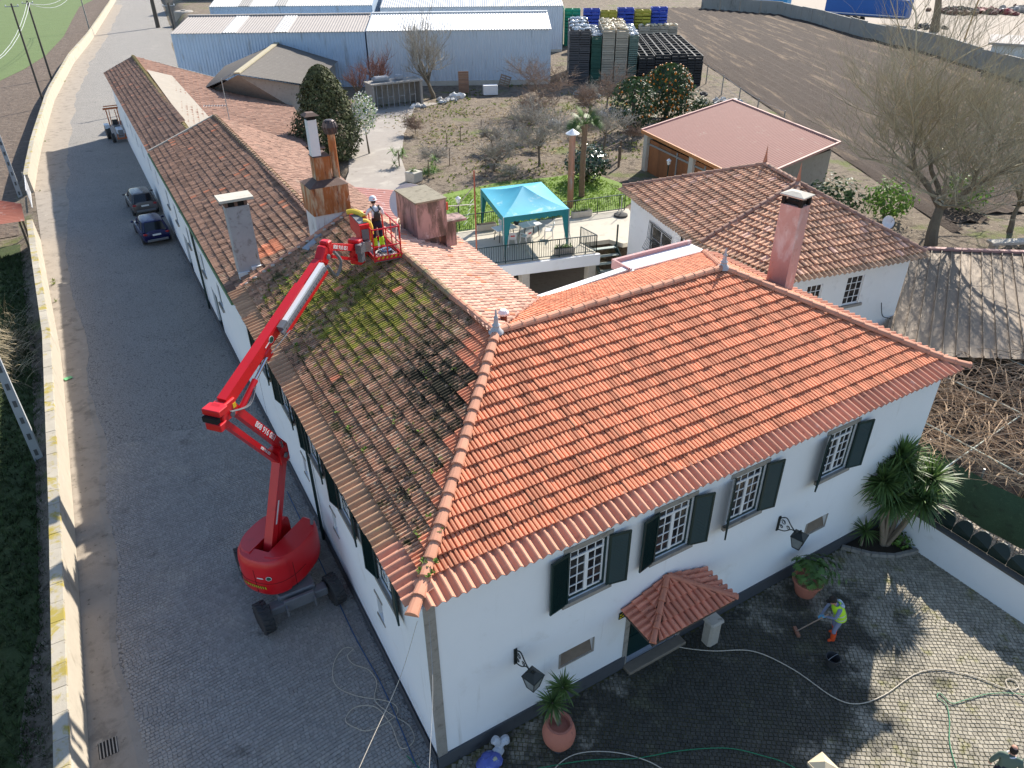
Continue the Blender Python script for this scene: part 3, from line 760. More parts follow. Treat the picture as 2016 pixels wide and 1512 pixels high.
def road_mat():
    t = NT('cobbled_road')
    vo = t.n('ShaderNodeTexVoronoi'); vo.feature = 'DISTANCE_TO_EDGE'; vo.inputs['Scale'].default_value = 8.5; t.l(t.pos, vo.inputs['Vector'])
    c = t.mix(t.noise(.45, 6, .7), (.265, .248, .228), (.36, .338, .308))
    c = t.mix(t.ramp(t.noise(1.1, 6, .7, dist=.6), .60, .74), c, (.15, .145, .14))
    c = t.mix(t.ramp(t.noise(.25, 4), .55, .75), c, (.36, .33, .30))
    j = t.ramp(vo.outputs['Distance'], .0, .09)
    c = t.mix(j, sc((.2, .19, .18), .7), c)
    return t.fin(c, .85, 0, .35, j, .02)
M_road = road_mat()
rd = MB(); ys = [-20 + 2*i for i in range(50)] + [80 + 6*i for i in range(30)]
XR = [(-20, 3), (0, .05), (76, 1.6), (77.9, 6), (84, 9), (110, 12.5), (131, 15.5), (145, 17), (176, 24), (228, 44), (280, 70)]
for y in ys: rd.v += [(xwall(y) + .0, y, .002), (interp(XR, y) if y > 0 else (0.05 if y > -2 else .05), y, .002)]
for i in range(len(ys) - 1): rd.f.append((2*i, 2*i+1, 2*i+3, 2*i+2)); rd.mi.append(0); rd.t.append(.5)
road = struct(rd.build('road', M_road))
# pale sandy shoulder along the wall
M_sand = mat('sandy_shoulder', (.33, .285, .235), .95, .2, 1.4, layers=[((.22, .19, .155), 1.2, .50, .68), ((.13, .105, .075), 5, .60, .72), ((.50, .43, .34), 2, .6, .75)], bump=.01, bs=25)
sh = MB(); ys2 = [-20 + .5*i for i in range(400)] + [180 + 3*i for i in range(20)]
for y in ys2:
    w = 1.15 + .5*noise.noise(V((y*.18, 0, 0))) + .12*noise.noise(V((y*1.3, 1, 0))) + (1.2 if y > 60 else 1.2*ss(40, 60, y))
    sh.v += [(xwall(y), y, .040 if y < 24 else .008), (xwall(y) + w*.8, y, .041 if y < 24 else .008), (xwall(y) + w, y, .004)]
for i in range(len(ys2) - 1):
    for k in range(2): sh.f.append((3*i+k, 3*i+k+1, 3*i+4+k, 3*i+3+k)); sh.mi.append(0); sh.t.append(.5)
struct(sh.build('road_shoulder', M_sand))

def cob_mat(name, c, layers):
    return mat(name, c, .75, .14, 1.1, tint=.13, layers=layers, bump=.004, bs=60, spec=.45)
M_cob = cob_mat('granite_setts', (.315, .292, .265), [((.24, .22, .195), 1.2, .56, .74), ((.38, .34, .29), .35, .50, .70), ((.14, .125, .11), .55, .60, .72)])
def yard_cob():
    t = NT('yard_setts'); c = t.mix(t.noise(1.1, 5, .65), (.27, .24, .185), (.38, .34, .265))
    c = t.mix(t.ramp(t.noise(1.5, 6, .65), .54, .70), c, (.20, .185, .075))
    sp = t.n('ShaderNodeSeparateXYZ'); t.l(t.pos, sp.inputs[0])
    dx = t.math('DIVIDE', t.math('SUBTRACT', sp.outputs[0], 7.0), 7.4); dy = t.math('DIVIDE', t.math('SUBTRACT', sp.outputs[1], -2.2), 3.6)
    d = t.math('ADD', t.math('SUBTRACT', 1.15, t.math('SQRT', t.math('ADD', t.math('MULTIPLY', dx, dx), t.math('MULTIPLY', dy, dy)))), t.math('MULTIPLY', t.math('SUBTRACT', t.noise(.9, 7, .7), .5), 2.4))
    c = t.mix(t.ramp(d, .05, .60), c, (.060, .056, .044)); c = t.mix(t.ramp(t.noise(.5, 5, .7), .55, .68), c, (.10, .095, .06))  # wet dirt patch, widened so its colour also deepens the yard's shade
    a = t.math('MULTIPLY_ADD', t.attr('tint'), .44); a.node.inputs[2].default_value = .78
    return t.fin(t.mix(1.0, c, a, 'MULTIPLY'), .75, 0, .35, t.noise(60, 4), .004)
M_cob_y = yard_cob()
def cobbles(parent, test, x0, x1, y0, y1, pu, pv, m, ang=0, n_ind=300, h=.034, seed=1, zf=lambda x, y: 0):
    rg = random.Random(seed); ca, sa = cos(ang), sin(ang); items = []
    R_ = max(x1 - x0, y1 - y0); cxm, cym = (x0 + x1)/2, (y0 + y1)/2; n = int(R_ / pu); m_ = int(R_ / pv)
    for j in range(-m_, m_):
        off = rg.random() * pu
        wav = .05 * sin(j * .7)
        for i in range(-n, n):
            a, b = i * pu + off, j * pv + .05*noise.noise(V((i*.12, j*.1, seed)))
            x, y = cxm + a*ca - b*sa, cym + a*sa + b*ca
            if x < x0 or x > x1 or y < y0 or y > y1 or not test(x, y): continue
            items.append(((V((x, y, 0)) - CAM).length, x, y, ang + rg.uniform(-.12, .12), rg.uniform(.84, .97), rg.uniform(.84, .97), rg.uniform(-.005, .004), rg.random()))
    items.sort(); mb = MB(); cache = {}
    def geo(sx, sy):
        a, b = pu*sx/2, pv*sy/2; q = .80
        return ([(-a,-b,-.01),(a,-b,-.01),(a,b,-.01),(-a,b,-.01),(-a*.97,-b*.97,h*.72),(a*.97,-b*.97,h*.72),(a*.97,b*.97,h*.72),(-a*.97,b*.97,h*.72),(-a*q,-b*q,h),(a*q,-b*q,h),(a*q,b*q,h),(-a*q,b*q,h)],
                [(8,9,10,11),(4,5,9,8),(5,6,10,9),(6,7,11,10),(7,4,8,11),(0,1,5,4),(1,2,6,5),(2,3,7,6),(3,0,4,7)])
    for k, (d, x, y, a, sx, sy, dz, tt) in enumerate(items):
        if k < n_ind:
            key = int(tt * 8)
            if key not in cache: v_, f_ = geo(.86, .86); cache[key] = MB().add(v_, f_, 0, (key + .4)/8).mesh('cobblestone', m)
            o = bpy.data.objects.new('cobblestone', cache[key]); col.objects.link(o); o.parent = parent
            o.location = (x, y, zf(x, y) + dz); o.rotation_euler = (0, 0, a); o.scale = (sx/.86, sy/.86, 1)
        else:
            v_, f_ = geo(sx, sy); c_, s_ = cos(a), sin(a); z = zf(x, y) + dz
            mb.add([(x + p[0]*c_ - p[1]*s_, y + p[0]*s_ + p[1]*c_, z + p[2]) for p in v_], f_, 0, tt)
    mb.build('cobblestones', m, parent, kind='stuff')
# yard in front of the house
def yard_base():
    t = NT('yard_joints'); c = t.mix(t.noise(1.2, 6), (.06, .054, .03), (.17, .155, .06)); return t.fin(c, .95, 0, .2, t.noise(30, 4), .01)
yd = MB(); yd.add([(.05, -20, .003), (40, -20, .003), (17.1, -9, .003), (17.1, 0, .003), (0.05, 0, .003)], [(0, 1, 2, 3, 4)])
yard = struct(yd.build('yard', yard_base()))
cobbles(road, lambda x, y: x > xwall(y) + 1.15 + .35*noise.noise(V((y*.18, 0, 0))) and x < SK*y - .06 and noise.noise(V((x*.7, y*.7, 0))) > (y - 19)*.4, -6.6, .3, .5, 22, .115, .108, M_cob, ang=.10, seed=3, h=.022)
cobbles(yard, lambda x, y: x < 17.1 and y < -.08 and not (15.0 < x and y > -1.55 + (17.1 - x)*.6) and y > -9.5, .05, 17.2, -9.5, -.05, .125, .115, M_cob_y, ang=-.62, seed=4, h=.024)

# drain grate by the road wall
t_ = thing('drain_grate', 'rectangular iron drain grate in the sandy road edge', 'drain', (-7.12, 4.85, 0))
f_ = MB(); f_.box(-7.35, 4.6, .03, -6.9, 5.1, .045); f_.build('pit', M_soot_void, t_)  # flat black slab painted as the shaded depth under the bars
for k in range(6): f_ = MB(); f_.box(-7.33 + k*.078, 4.6, .046, -7.30 + k*.078, 5.1, .058); f_.build('bar', M_conc, t_)

# ---------------------------------------------------------------- road walls
M_rw = mat('tan_wall_render', (.46, .405, .325), .9, .14, 1.6, layers=[((.30, .26, .20), 1.3, .54, .74, (1, 1, .5)), ((.56, .52, .45), 1.0, .58, .76)], bump=.01, bs=25)  # tan render with darker streaks and paler patches
M_cop = mat('lichen_coping', (.40, .36, .29), .9, .18, 3, obj_var=.1, layers=[((.34, .27, .06), 1.6, .50, .64), ((.22, .19, .14), 5, .58, .74)], bump=.008, bs=30)
def road_wall(name, label, y0, y1, h, step=.75, far=False):
    t = thing(name, label, 'wall', (xwall(y0) - .15, y0, 0))
    n = max(1, int((y1 - y0) / (2 if not far else 8))); w = MB()
    for i in range(n):
        a, b = y0 + (y1 - y0)*i/n, y0 + (y1 - y0)*(i+1)/n
        w.hexa([(xwall(a) - .34, a, -.5), (xwall(a), a, -.05), (xwall(b), b, -.05), (xwall(b) - .34, b, -.5), (xwall(a) - .34, a, h), (xwall(a) - .06, a, h), (xwall(b) - .06, b, h), (xwall(b) - .34, b, h)])
    w.build('wall_body', M_rw, t)
    k = int((y1 - y0) / step)
    for i in range(k):
        a, b = y0 + i*step + .008, y0 + (i+1)*step - .008
        c = MB(); dz = rnd.uniform(-.006, .008)
        c.hexa([(xwall(a) - .40, a, h + .004), (xwall(a) - .03, a, h + .004), (xwall(b) - .03, b, h + .004), (xwall(b) - .40, b, h + .004), (xwall(a) - .38, a, h + .075 + dz), (xwall(a) - .05, a, h + .075 + dz), (xwall(b) - .05, b, h + .075 + dz), (xwall(b) - .38, b, h + .075 + dz)])
        c.build('coping_stone', M_cop, t)
    return t
road_wall('road_wall', 'long pale rendered wall with yellow lichen coping along the near road', -6, 47, 1.5, .8)
road_wall('road_wall', 'far road wall curving along the brown soil beyond the white gate', 59.5, 300, 1.35, 6, True)

# left fields
M_grassL = mat('dark_grass', (.045, .065, .02), .95, .35, .8, layers=[((.085, .10, .03), 2.2, .54, .7), ((.05, .042, .025), 1.4, .58, .74)], bump=.05, bs=7)  # grass with a dark green base colour
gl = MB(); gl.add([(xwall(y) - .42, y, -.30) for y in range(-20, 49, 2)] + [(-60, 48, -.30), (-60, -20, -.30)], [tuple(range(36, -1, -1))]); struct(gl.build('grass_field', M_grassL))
M_greenf = mat('young_crop', (.115, .165, .055), .95, .2, .5, layers=[((.17, .20, .085), 1.2, .55, .7, (.5, 3, 1)), ((.14, .12, .07), 2.5, .64, .76, (.4, 3, 1))], bump=.05, bs=4)
M_soilL = mat('turned_soil', (.125, .092, .070), .95, .3, 1.0, layers=[((.24, .19, .145), 2.2, .54, .68, (.5, 1.6, 1)), ((.065, .05, .04), 1.8, .56, .7)], bump=.2, bs=2.2)
sl = MB(); sl.add([(xwall(y) - .6, y, -.31) for y in range(50, 300, 5)] + [(-160, 295, -.31), (-160, 50, -.31)], [tuple(range(51, -1, -1))]); struct(sl.build('soil_strip', M_soilL))
ed = [(-60, 88), (-30, 104), (-16, 112), (-9.5, 121), (-6.2, 131), (-2.9, 145), (1.5, 172), (5, 205), (9, 240), (13.9, 262), (20, 300), (-200, 300), (-200, 60)]
gf = MB(); gf.add([(x + (.8*noise.noise(V((x, y*.2, 0)))), y, -.285) for x, y in ed], [tuple(range(len(ed)))]); struct(gf.build('crop_field', M_greenf))
# ---------------------------------------------------------------- long street building, nearer section
lb = thing('long_building', 'long low white building with mossy brown tiles and grey chimney, nearer half', 'building', (.36, 17.3, 0))
Y0, Y1 = 17.27, 42.6
xl = lambda y: SK * y
w = MB()
wl = hypot(SK*(Y1 - Y0), Y1 - Y0)
hs = [(wl - (y - Y0) - .8, wl - (y - Y0), 2.6, 3.7) for y in (24, 28.5, 33, 37.5, 41)] + [(wl - (y - Y0) - 1.5, wl - (y - Y0), .03, 2.4) for y in (26, 35)]
wall_holes(w, (xl(Y1), Y1), (xl(Y0), Y0), 0, 5.72, hs, .2)
w.quad((10.1, Y1, 0), (xl(Y1), Y1, 0), (xl(Y1), Y1, 5.7), (10.1, Y1, 4.85)); w.add([(xl(Y1), Y1, 5.7), (xl(Y1) + 4.05, Y1, 7.42), (10.1, Y1, 4.85)], [(0, 2, 1)])
w.quad((9.3, Y0 + .3, 0), (10.1, Y1, 0), (10.1, Y1, 4.85), (9.3, Y0 + .3, 4.85))
w.build('wall', M_white, lb)
pl = MB(); pl.hexa([(xl(Y0) - .05, Y0, -.05), (xl(Y0) + .02, Y0, -.05), (xl(Y1) + .02, Y1, -.05), (xl(Y1) - .05, Y1, -.05), (xl(Y0) - .05, Y0, .45), (xl(Y0) + .02, Y0, .45), (xl(Y1) + .02, Y1, .45), (xl(Y1) - .05, Y1, .45)]); pl.build('plinth', M_plinth, lb)
for y in (24, 28.5, 33, 37.5, 41): window(lb, (xl(y + .8), y, 2.6), (-SK, -1, 0), ndir, .8, 1.1, cols=2, rows=2, transom=0, green=True, sill=True, surround=False) if False else window(lb, (xl(y + .8), y + .8, 2.6), (-SK, -1, 0), ndir, .8, 1.1, cols=2, rows=2, transom=0, surround=False)
for y in (26, 35):
    d = MB(); d.hexa([(xl(y) + .12, y, .03), (xl(y) + .17, y, .03), (xl(y) + .17, y + 1.5, .03), (xl(y) + .12, y + 1.5, .03), (xl(y) + .12, y, 2.4), (xl(y) + .17, y, 2.4), (xl(y) + .17, y + 1.5, 2.4), (xl(y) + .12, y + 1.5, 2.4)]); d.build('door', M_green, lb)
RL = Roof(lb, deck_m, 300)
def m_brown(p, u, v, rg): return M_tile_brown if rg.random() > .02 else M_tile_new
def m_brown2(p, u, v, rg):
    if 19.0 < p.y < 20.3 and 1.7 < p.x < 2.6: return M_tile_new
    return M_tile_old if (p.y < 21 and rg.random() > .35) else m_brown(p, u, v, rg)
m_pink = lambda p, u, v, rg: M_tile_pink
rz = 7.5
RL.slope((xl(Y1) - .32, Y1, 5.80), (xl(Y0) - .32, Y0, 5.86), (xl(Y0) + 4.05, Y0, rz), (xl(Y1) + 4.1, Y1, rz), m_brown2, seed=21, sag=.05, jit=.012, lift=.042)
RL.slope((9.5, Y0 + .2, 4.95), (10.4, Y1 + 1.2, 4.75), (xl(Y1) + 4.1, Y1, rz), (xl(Y0) + 4.05, Y0, rz), m_pink, seed=22, sag=.06, jit=.01, prof=PROF_LUSA, ind=False)
dk = RL.finish()
ridge_line((xl(Y0) + 4.05, Y0 + .1, rz + .04), (xl(Y1) + 4.1, Y1, rz + .04), dk, M_old_ridge, step=.42, r=.15)
vg = MB(); vg.beam((xl(Y1) - .3, Y1 + .03, 5.88), (xl(Y1) + 4.1, Y1 + .03, rz + .08), .12, .10); vg.build('verge', M_conc_lt, dk)
gt = MB(); gt.tube([(xl(Y0) - .36, Y0, 5.76), (xl(Y1) - .36, Y1, 5.72)], .06, 6); gt.build('gutter', mat('faded_green_gutter', (.12, .20, .08), .6, .2, 4), lb)
dp = MB(); dp.tube([(xl(30) - .38, 30, 5.7), (xl(30) - .1, 30, 5.1), (xl(30) - .1, 30, .1)], .06, 8); dp.build('downpipe', M_green, lb)
M_grch = mat('grey_chimney_render', (.40, .385, .39), .9, .14, 2.5, layers=[((.24, .22, .21), 3, .52, .7), ((.17, .15, .07), 1.6, .66, .74, (2, 2, .5))], bump=.01, bs=30)
MB().box(.72, 18.75, 5.6, 1.58, 19.35, 8.95).build('chimney', M_grch, lb, label='grey rendered chimney with flat slab')
t_ = MB(); t_.box(.78, 18.8, 8.954, 1.52, 19.3, 9.10)
t_.build('chimney_vent', M_soot_void, lb)
t_ = MB()
for a in (.76, 1.12, 1.48): t_.box(a - .06, 18.76, 8.956, a + .06, 19.34, 9.18)
t_.build('chimney_brick', mat('sooty_brick', (.16, .10, .08), .9, .3, 8), lb)
MB().box(.52, 18.6, 9.184, 1.78, 19.5, 9.28).build('chimney_cap', M_conc_lt, lb)
t_ = MB(); t_.box(.66, 18.62, 5.9, 1.1, 18.745, 6.35); t_.box(1.2, 18.62, 6.2, 1.64, 18.745, 6.5); t_.build('chimney_flashing', M_white_old, lb)

# ---------------------------------------------------------------- far section of the street building
fb = thing('far_building', 'far end of the white street building with lower brown roof and gable', 'building', (.9, 43, 0))
Y2 = 77.0
w = MB(); hs = []
wl = hypot(SK*(Y2 - Y1), Y2 - Y1)
hs = [(wl - (y - Y1) - .7, wl - (y - Y1), 2.7, 3.7) for y in (46, 50, 54, 58, 62, 66)]
wall_holes(w, (xl(Y2), Y2), (xl(Y1 + .02), Y1 + .02), 0, 5.6, hs, .2)
w.quad((15.6, 67.8, 0), (xl(Y2), Y2, 0), (xl(Y2), Y2, 5.6), (15.6, 67.8, 3.45)); w.add([(xl(Y2), Y2, 5.6), (4.2, 76.9, 6.9), (15.6, 67.8, 3.45)], [(0, 2, 1)])
w.quad((12.2, 44, 0), (15.6, 67.8, 0), (15.6, 67.8, 3.45), (12.2, 44, 3.8)); w.build('wall', M_white, fb)
for y in (46, 50, 54, 58, 62, 66): window(fb, (xl(y + .7), y + .7, 2.7), (-SK, -1, 0), ndir, .7, 1.0, cols=2, rows=2, transom=0, surround=False, sill=False)
RF = Roof(fb, deck_m, 0)
RF.slope((xl(Y2) - .32, Y2 + .3, 5.72), (xl(Y1) - .32, Y1 + .05, 5.60), (3.25, Y1 + .05, 6.52), (4.2, Y2 + .3, 7.0), m_brown, seed=31, sag=.05, jit=.012, prof=PROF_LUSA, topline=True)
RF.slope((12.4, 44.2, 4.03), (16.1, 68.0, 3.52), (4.2, Y2 + .3, 7.0), (3.25, Y1 + .05, 6.52), m_pink, seed=32, sag=.05, jit=.012, prof=PROF_LUSA, topline=True)
dk = RF.finish()
ridge_line((3.25, Y1 + .1, 6.58), (4.2, Y2 + .3, 7.06), dk, mat('yellow_lichen_ridge', (.32, .25, .12), .9, .25, 4, obj_var=.15, layers=[((.36, .27, .05), 2.5, .5, .7)]), step=.45, r=.17)
vg = MB(); vg.beam((xl(Y2) - .3, Y2 + .33, 5.76), (4.2, Y2 + .33, 7.05), .1, .12); vg.beam((4.2, Y2 + .33, 7.05), (16.1, 68.15, 3.57), .1, .12); vg.build('verge', M_conc, dk)
# pale asbestos sheet patch beside the ridge
pa = MB(); a, b, c, d = V((3.5, 44.5, 6.55)), V((5.6, 45, 5.97)), V((6.2, 68, 6.30)), V((4.2, 68, 6.98))
pa.quad(*(tuple(q + V((0, 0, .07))) for q in (a, b, c, d))); pa.build('sheet_patch', mat('grey_sheet', (.33, .29, .24), .9, .18, 1.2, layers=[((.30, .25, .19), 2, .55, .72)]), dk)
# tv antenna
at = thing('tv_antenna', 'thin aluminium television antenna on mast above the brown roof', 'antenna', (6.3, 45.2, 6.0)); am = MB(); am.tube([(6.3, 45.2, 6.2), (6.3, 45.2, 9.3)], .03, 5); am.build('mast', M_grey_metal, at)
am = MB(); am.tube([(6.3, 45.2, 7.6), (4.9, 45.6, 7.65)], .02, 4)
for k in range(9): q = V((6.2, 45.2, 7.6)).lerp(V((4.9, 45.6, 7.65)), k/8); am.tube([q + V((.08, .28, 0)), q - V((.08, .28, 0))], .012, 4)
am.tube([(6.3, 45.2, 9.2), (7.0, 45.0, 9.6)], .03, 4); am.build('elements', M_grey_metal, at)

# low red corrugated roof in the corner by the chimneys
def corrugated(mb, A, B, C, D, pitch, amp, mi=0, prof='sine', nseg=1, t=.5):
    """sheet A,B (low edge) C,D (high edge); ribs run from AB to DC"""
    A, B, C, D = V(A), V(B), V(C), V(D); L = (B - A).length; n = max(2, int(L / pitch)); nn = (B - A).cross(D - A).normalized()
    k = 6 if prof == 'sine' else 4; rows = []; SE = (0, .44, .46, .54, .56)
    if prof == 'seam': k = 5
    for s_ in range(nseg + 1):
        f = s_ / nseg; row = []
        for i in range(n * k + 1):
            a = i / (n * k) if prof != 'seam' else ((i // 5) + SE[i % 5]) / n; z = (amp if (i % 5) in (2, 3) else 0) if prof == 'seam' else amp * .5 * (1 - cos(2*pi*(i % k)/k)) if prof == 'sine' else (amp if (i % k) in (1, 2) else 0)
            q = A.lerp(B, a).lerp(D.lerp(C, a), f) + nn * z
            row.append(tuple(q))
        rows.append(row)
    o = len(mb.v); m = n * k + 1
    for r in rows: mb.v.extend(r)
    for s_ in range(nseg):
        for i in range(m - 1): mb.f.append((o + s_*m + i, o + s_*m + i + 1, o + (s_+1)*m + i + 1, o + (s_+1)*m + i)); mb.mi.append(mi); mb.t.append(t)
cs = thing('corner_shed', 'low shed roofed in red corrugated sheet behind the rusty chimney', 'shed', (10, 27, 2.6))
sm = MB(); corrugated(sm, (10.2, 23.0, 4.5), (12.4, 30.8, 4.5), (9.7, 31.6, 4.95), (8.6, 23.6, 4.95), .42, .10, nseg=1); sm.build('roof_sheet', mat('red_corrugated', (.50, .22, .18), .6, .15, 3, layers=[((.60, .45, .42), 3, .55, .7)]), cs)
sm = MB(); sm.prism([(9.6, 23.6), (10.1, 23.3), (12.2, 30.6), (10.0, 31.3)], 0, 4.4); sm.build('wall', M_white_old, cs)

# ---------------------------------------------------------------- annex house behind, with weathered hipped roof
ax = thing('annex_house', 'smaller white annex with weathered hipped tile roof and barred window behind the main house', 'house', (21, 12, 0))
E0, E1, E2, E3, E4 = V((21.2, 20.5, 6.0)), V((19.0, 12.2, 6.0)), V((19.15, 7.6, 6.0)), V((26.4, 6.4, 6.0)), V((29.0, 17.5, 6.0))
a1, a2 = V((25.0, 14.55, 8.0)), V((24.0, 11.65, 8.0))
ins = lambda e, d: V((e.x + (24.3 - e.x)*d, e.y + (13 - e.y)*d, 0))
c0, c1, c2, c3, c4 = [ins(e, .07) for e in (E0, E1, E2, E3, E4)]
w = MB(); ZA = 5.92
dW = (c1 - c0).length; wall_holes(w, c0, c1, 0, ZA, [(2.6, 4.9, 3.55, 5.0)], .25)
wall_holes(w, c1, c2, 0, ZA, [])
dS = (c3 - c2).normalized(); wall_holes(w, c2, c3, 0, ZA, [(1.45, 2.25, 3.95, 5.2), (3.55, 4.45, 3.95, 5.25)], .2)
wall_holes(w, c3, c4, 0, ZA, []); wall_holes(w, c4, c0, 0, ZA, []); w.build('wall', M_white_old, ax)
nS = V((dS.y, -dS.x, 0)); nW = (c1 - c0).normalized(); dWn = nW; nWn = V((nW.y, -nW.x, 0))
for u0, uw, z0, z1 in ((1.45, .8, 3.95, 5.2), (3.55, .9, 3.95, 5.25)): window(ax, c2 + dS*u0 + V((0, 0, z0)), dS, nS, uw, z1 - z0, cols=3, rows=4, transom=0, green=False, surround=False)
wn_ = window(ax, c0 + dWn*2.6 + V((0, 0, 3.55)), dWn, nWn, 2.3, 1.45, cols=2, rows=2, transom=0, green=True, surround=False)
gb = MB(); base = c0 + dWn*2.5 + V((0, 0, 3.45))
for k in range(19):
    q = base + dWn*(k*2.5/18); gb.tube([q + nWn*.06 + V((0, 0, 1.7)), q + nWn*.12 + V((0, 0, .7)), q + nWn*.34 + V((0, 0, .25)), q + nWn*.08], .014, 4)
for z, o_ in ((1.6, .07), (.8, .13), (.1, .14)): gb.tube([base + nWn*o_ + V((0, 0, z)), base + dWn*2.5 + nWn*o_ + V((0, 0, z))], .016, 4)
gb.build('window_bars', M_black_iron, wn_)
dp = MB(); q = c0 + dWn*6.0 + nWn*.07; dp.tube([q + V((0, 0, 5.8)), q + V((0, 0, .1))], .05, 6); dp.build('downpipe', M_black_iron, ax)
RA = Roof(ax, deck_m, 200)
m_ann = lambda p, u, v, rg: M_tile_annex if rg.random() > .04 else M_tile_pale
for i, (A, B, C, D) in enumerate(((E0, E1, a2, a1), (E1, E2, a2, a2), (E2, E3, a2, a2), (E3, E4, a1, a2), (E4, E0, a1, a1))):
    RA.slope(A, B, C, D, m_ann, pu=.25, pv=.40, prof=PROF_LUSA, seed=40 + i, sag=.02, jit=.008, ind=i < 3, topline=i in (0, 3))
dk = RA.finish()
for a, b in ((E0, a1), (E1, a2), (E2, a2), (E3, a2), (E4, a1), (a1, a2)): ridge_line(a + V((0, 0, .04)), b + V((0, 0, .05)), dk, mat('annex_ridge', (.36, .21, .15), .85, .2, 4, obj_var=.2, layers=[((.14, .10, .09), 3, .52, .7)]), r=.13)
for A, B in ((E0, E1), (E1, E2), (E2, E3), (E3, E4)):
    d_ = (B - A).normalized(); o_ = V((d_.y, -d_.x, 0)); eave_row(A + V((0, 0, .02)) - o_*.1, B + V((0, 0, .02)) - o_*.1, o_, .12, .42, dk, mat('annex_eave', (.45, .30, .19), .85, .2, 4, obj_var=.2, layers=[((.22, .15, .10), 4, .55, .7)]), w=.25, wob=.03, amp=.09)
for a in (a1, a2): f = MB(); f.lathe([(.12, 0), (.09, .2), (.05, .45), (0, .95)], a + V((0, 0, .05)), 8); f.build('finial', mat('clay_finial', (.40, .19, .12), .8, .2, 5), ax)
cbm = MB(); q0 = c3 + V((-.02, -.05, 2.2)); cbm.tube(spline([q0, q0 + V((-.3, -.06, .6)), q0 + V((-.9, .02, .9)), q0 + V((-1.2, .06, 1.6))], 5), .02, 5); cbm.build('cable', M_black_iron, ax)

# ---------------------------------------------------------------- raised terrace with open undercroft
tr = thing('terrace', 'raised concrete terrace with green iron railings and white beam over the courtyard', 'terrace', (17, 23, 0))
TZ = 2.7
tp = [(9.9, 22.6), (13.5, 21.8), (19.55, 20.2), (19.55, 21.9), (21.3, 21.5), (21.6, 20.6), (23.2, 20.4), (25.6, 25.2), (14.3, 27.15), (10.2, 27.8)]
t_ = MB(); t_.prism(tp, 2.45, TZ); t_.build('floor_slab', mat('terrace_screed', (.50, .455, .375), .9, .08, 1.5, layers=[((.38, .34, .28), 1.2, .55, .75)]), tr)
t_ = MB(); t_.beam((10.0, 22.45, 2.38), (19.6, 20.1, 2.38), .18, .62); t_.beam((19.5, 20.2, 2.38), (19.5, 21.9, 2.38), .18, .60); t_.build('edge_beam', M_white, tr)
for q in ((15.5, 21.3), (12.2, 22.1), (19.3, 20.5)): t_ = MB(); t_.box(q[0] - .24, q[1] - .2, 0, q[0] + .24, q[1] + .2, 2.07); t_.build('column', M_conc_lt, tr)
t_ = MB(); t_.beam((10.4, 26.9, 1.2), (25.4, 24.6, 1.2), .2, 2.5); t_.build('rear_wall', M_box, tr)
t_ = MB(); t_.prism([(9.9, 11.2), (19, 12), (22.5, 20.5), (22, 26.5), (10.3, 27)], .004, .03); t_.build('courtyard_floor', M_conc, tr)
def railing(parent, p, q, z, h=1.0, sp=.125, m=None):
    p, q = V((p[0], p[1], z)), V((q[0], q[1], z)); L = (q - p).length; m = m or M_green
    t = MB(); t.beam(p + V((0, 0, h)), q + V((0, 0, h)), .05, .04); t.beam(p + V((0, 0, .1)), q + V((0, 0, .1)), .04, .03)
    rl = t.build('railing', m, parent)
    n = int(L / sp); key = ('bar', h)
    if key not in SHARED: SHARED[key] = MB().box(-.009, -.009, .1, .009, .009, h - .02).mesh('bar', m)
    for i in range(n + 1):
        b = p.lerp(q, i / n)
        if i % 12 == 0 or i == n: t2 = MB(); t2.box(b.x - .022, b.y - .022, b.z - .25, b.x + .022, b.y + .022, b.z + h); t2.build('post', m, rl)
        else: o = link('bar', SHARED[key], rl); o.location = b
M_rail_lt = mat('pale_top_rail', (.40, .45, .42), .5, .15, 5)
railing(tr, (11.6, 22.35), (19.5, 20.3), TZ); railing(tr, (14.4, 27.0), (25.2, 25.1), TZ); railing(tr, (19.5, 20.3), (19.5, 21.8), TZ)
st = MB()
for k in range(7): st.cbox((20.4 + .02*k, 20.9 - k*.28, 2.55 - k*.34), (1.55, .26, .04), Matrix.Rotation(radians(-14), 3, 'Z'))
st.build('stair_tread', mat('green_stair_tread', (.28, .33, .30), .6, .2, 5), tr)
t_ = MB(); t_.beam((19.66, 21.2, 2.6), (19.8, 19.2, .3), .06, .25); t_.beam((21.25, 20.9, 2.6), (21.4, 18.9, .3), .06, .25); t_.tube([(21.3, 20.8, 2.6), (21.3, 20.8, 3.8)], .05, 6); t_.build('stair_stringer', M_green, tr)
b1 = thing('storage_bin', 'yellow plastic bin in the dark space under the terrace', 'bin', (17.6, 20.9, .03)); t_ = MB(); t_.lathe([(.22, 0), (.27, .62), (.29, .66), (.25, .66)], (17.6, 20.9, .03), 12); t_.build('bin_body', mat('yellow_plastic', (.55, .42, .04), .5, .1, 4), b1)
b1 = thing('storage_bin', 'green plastic bin in the dark space under the terrace', 'bin', (18.25, 20.75, .03)); t_ = MB(); t_.lathe([(.22, 0), (.27, .62), (.29, .66), (.25, .66)], (18.25, 20.75, .03), 12); t_.build('bin_body', mat('green_plastic', (.03, .25, .06), .5, .1, 4), b1)

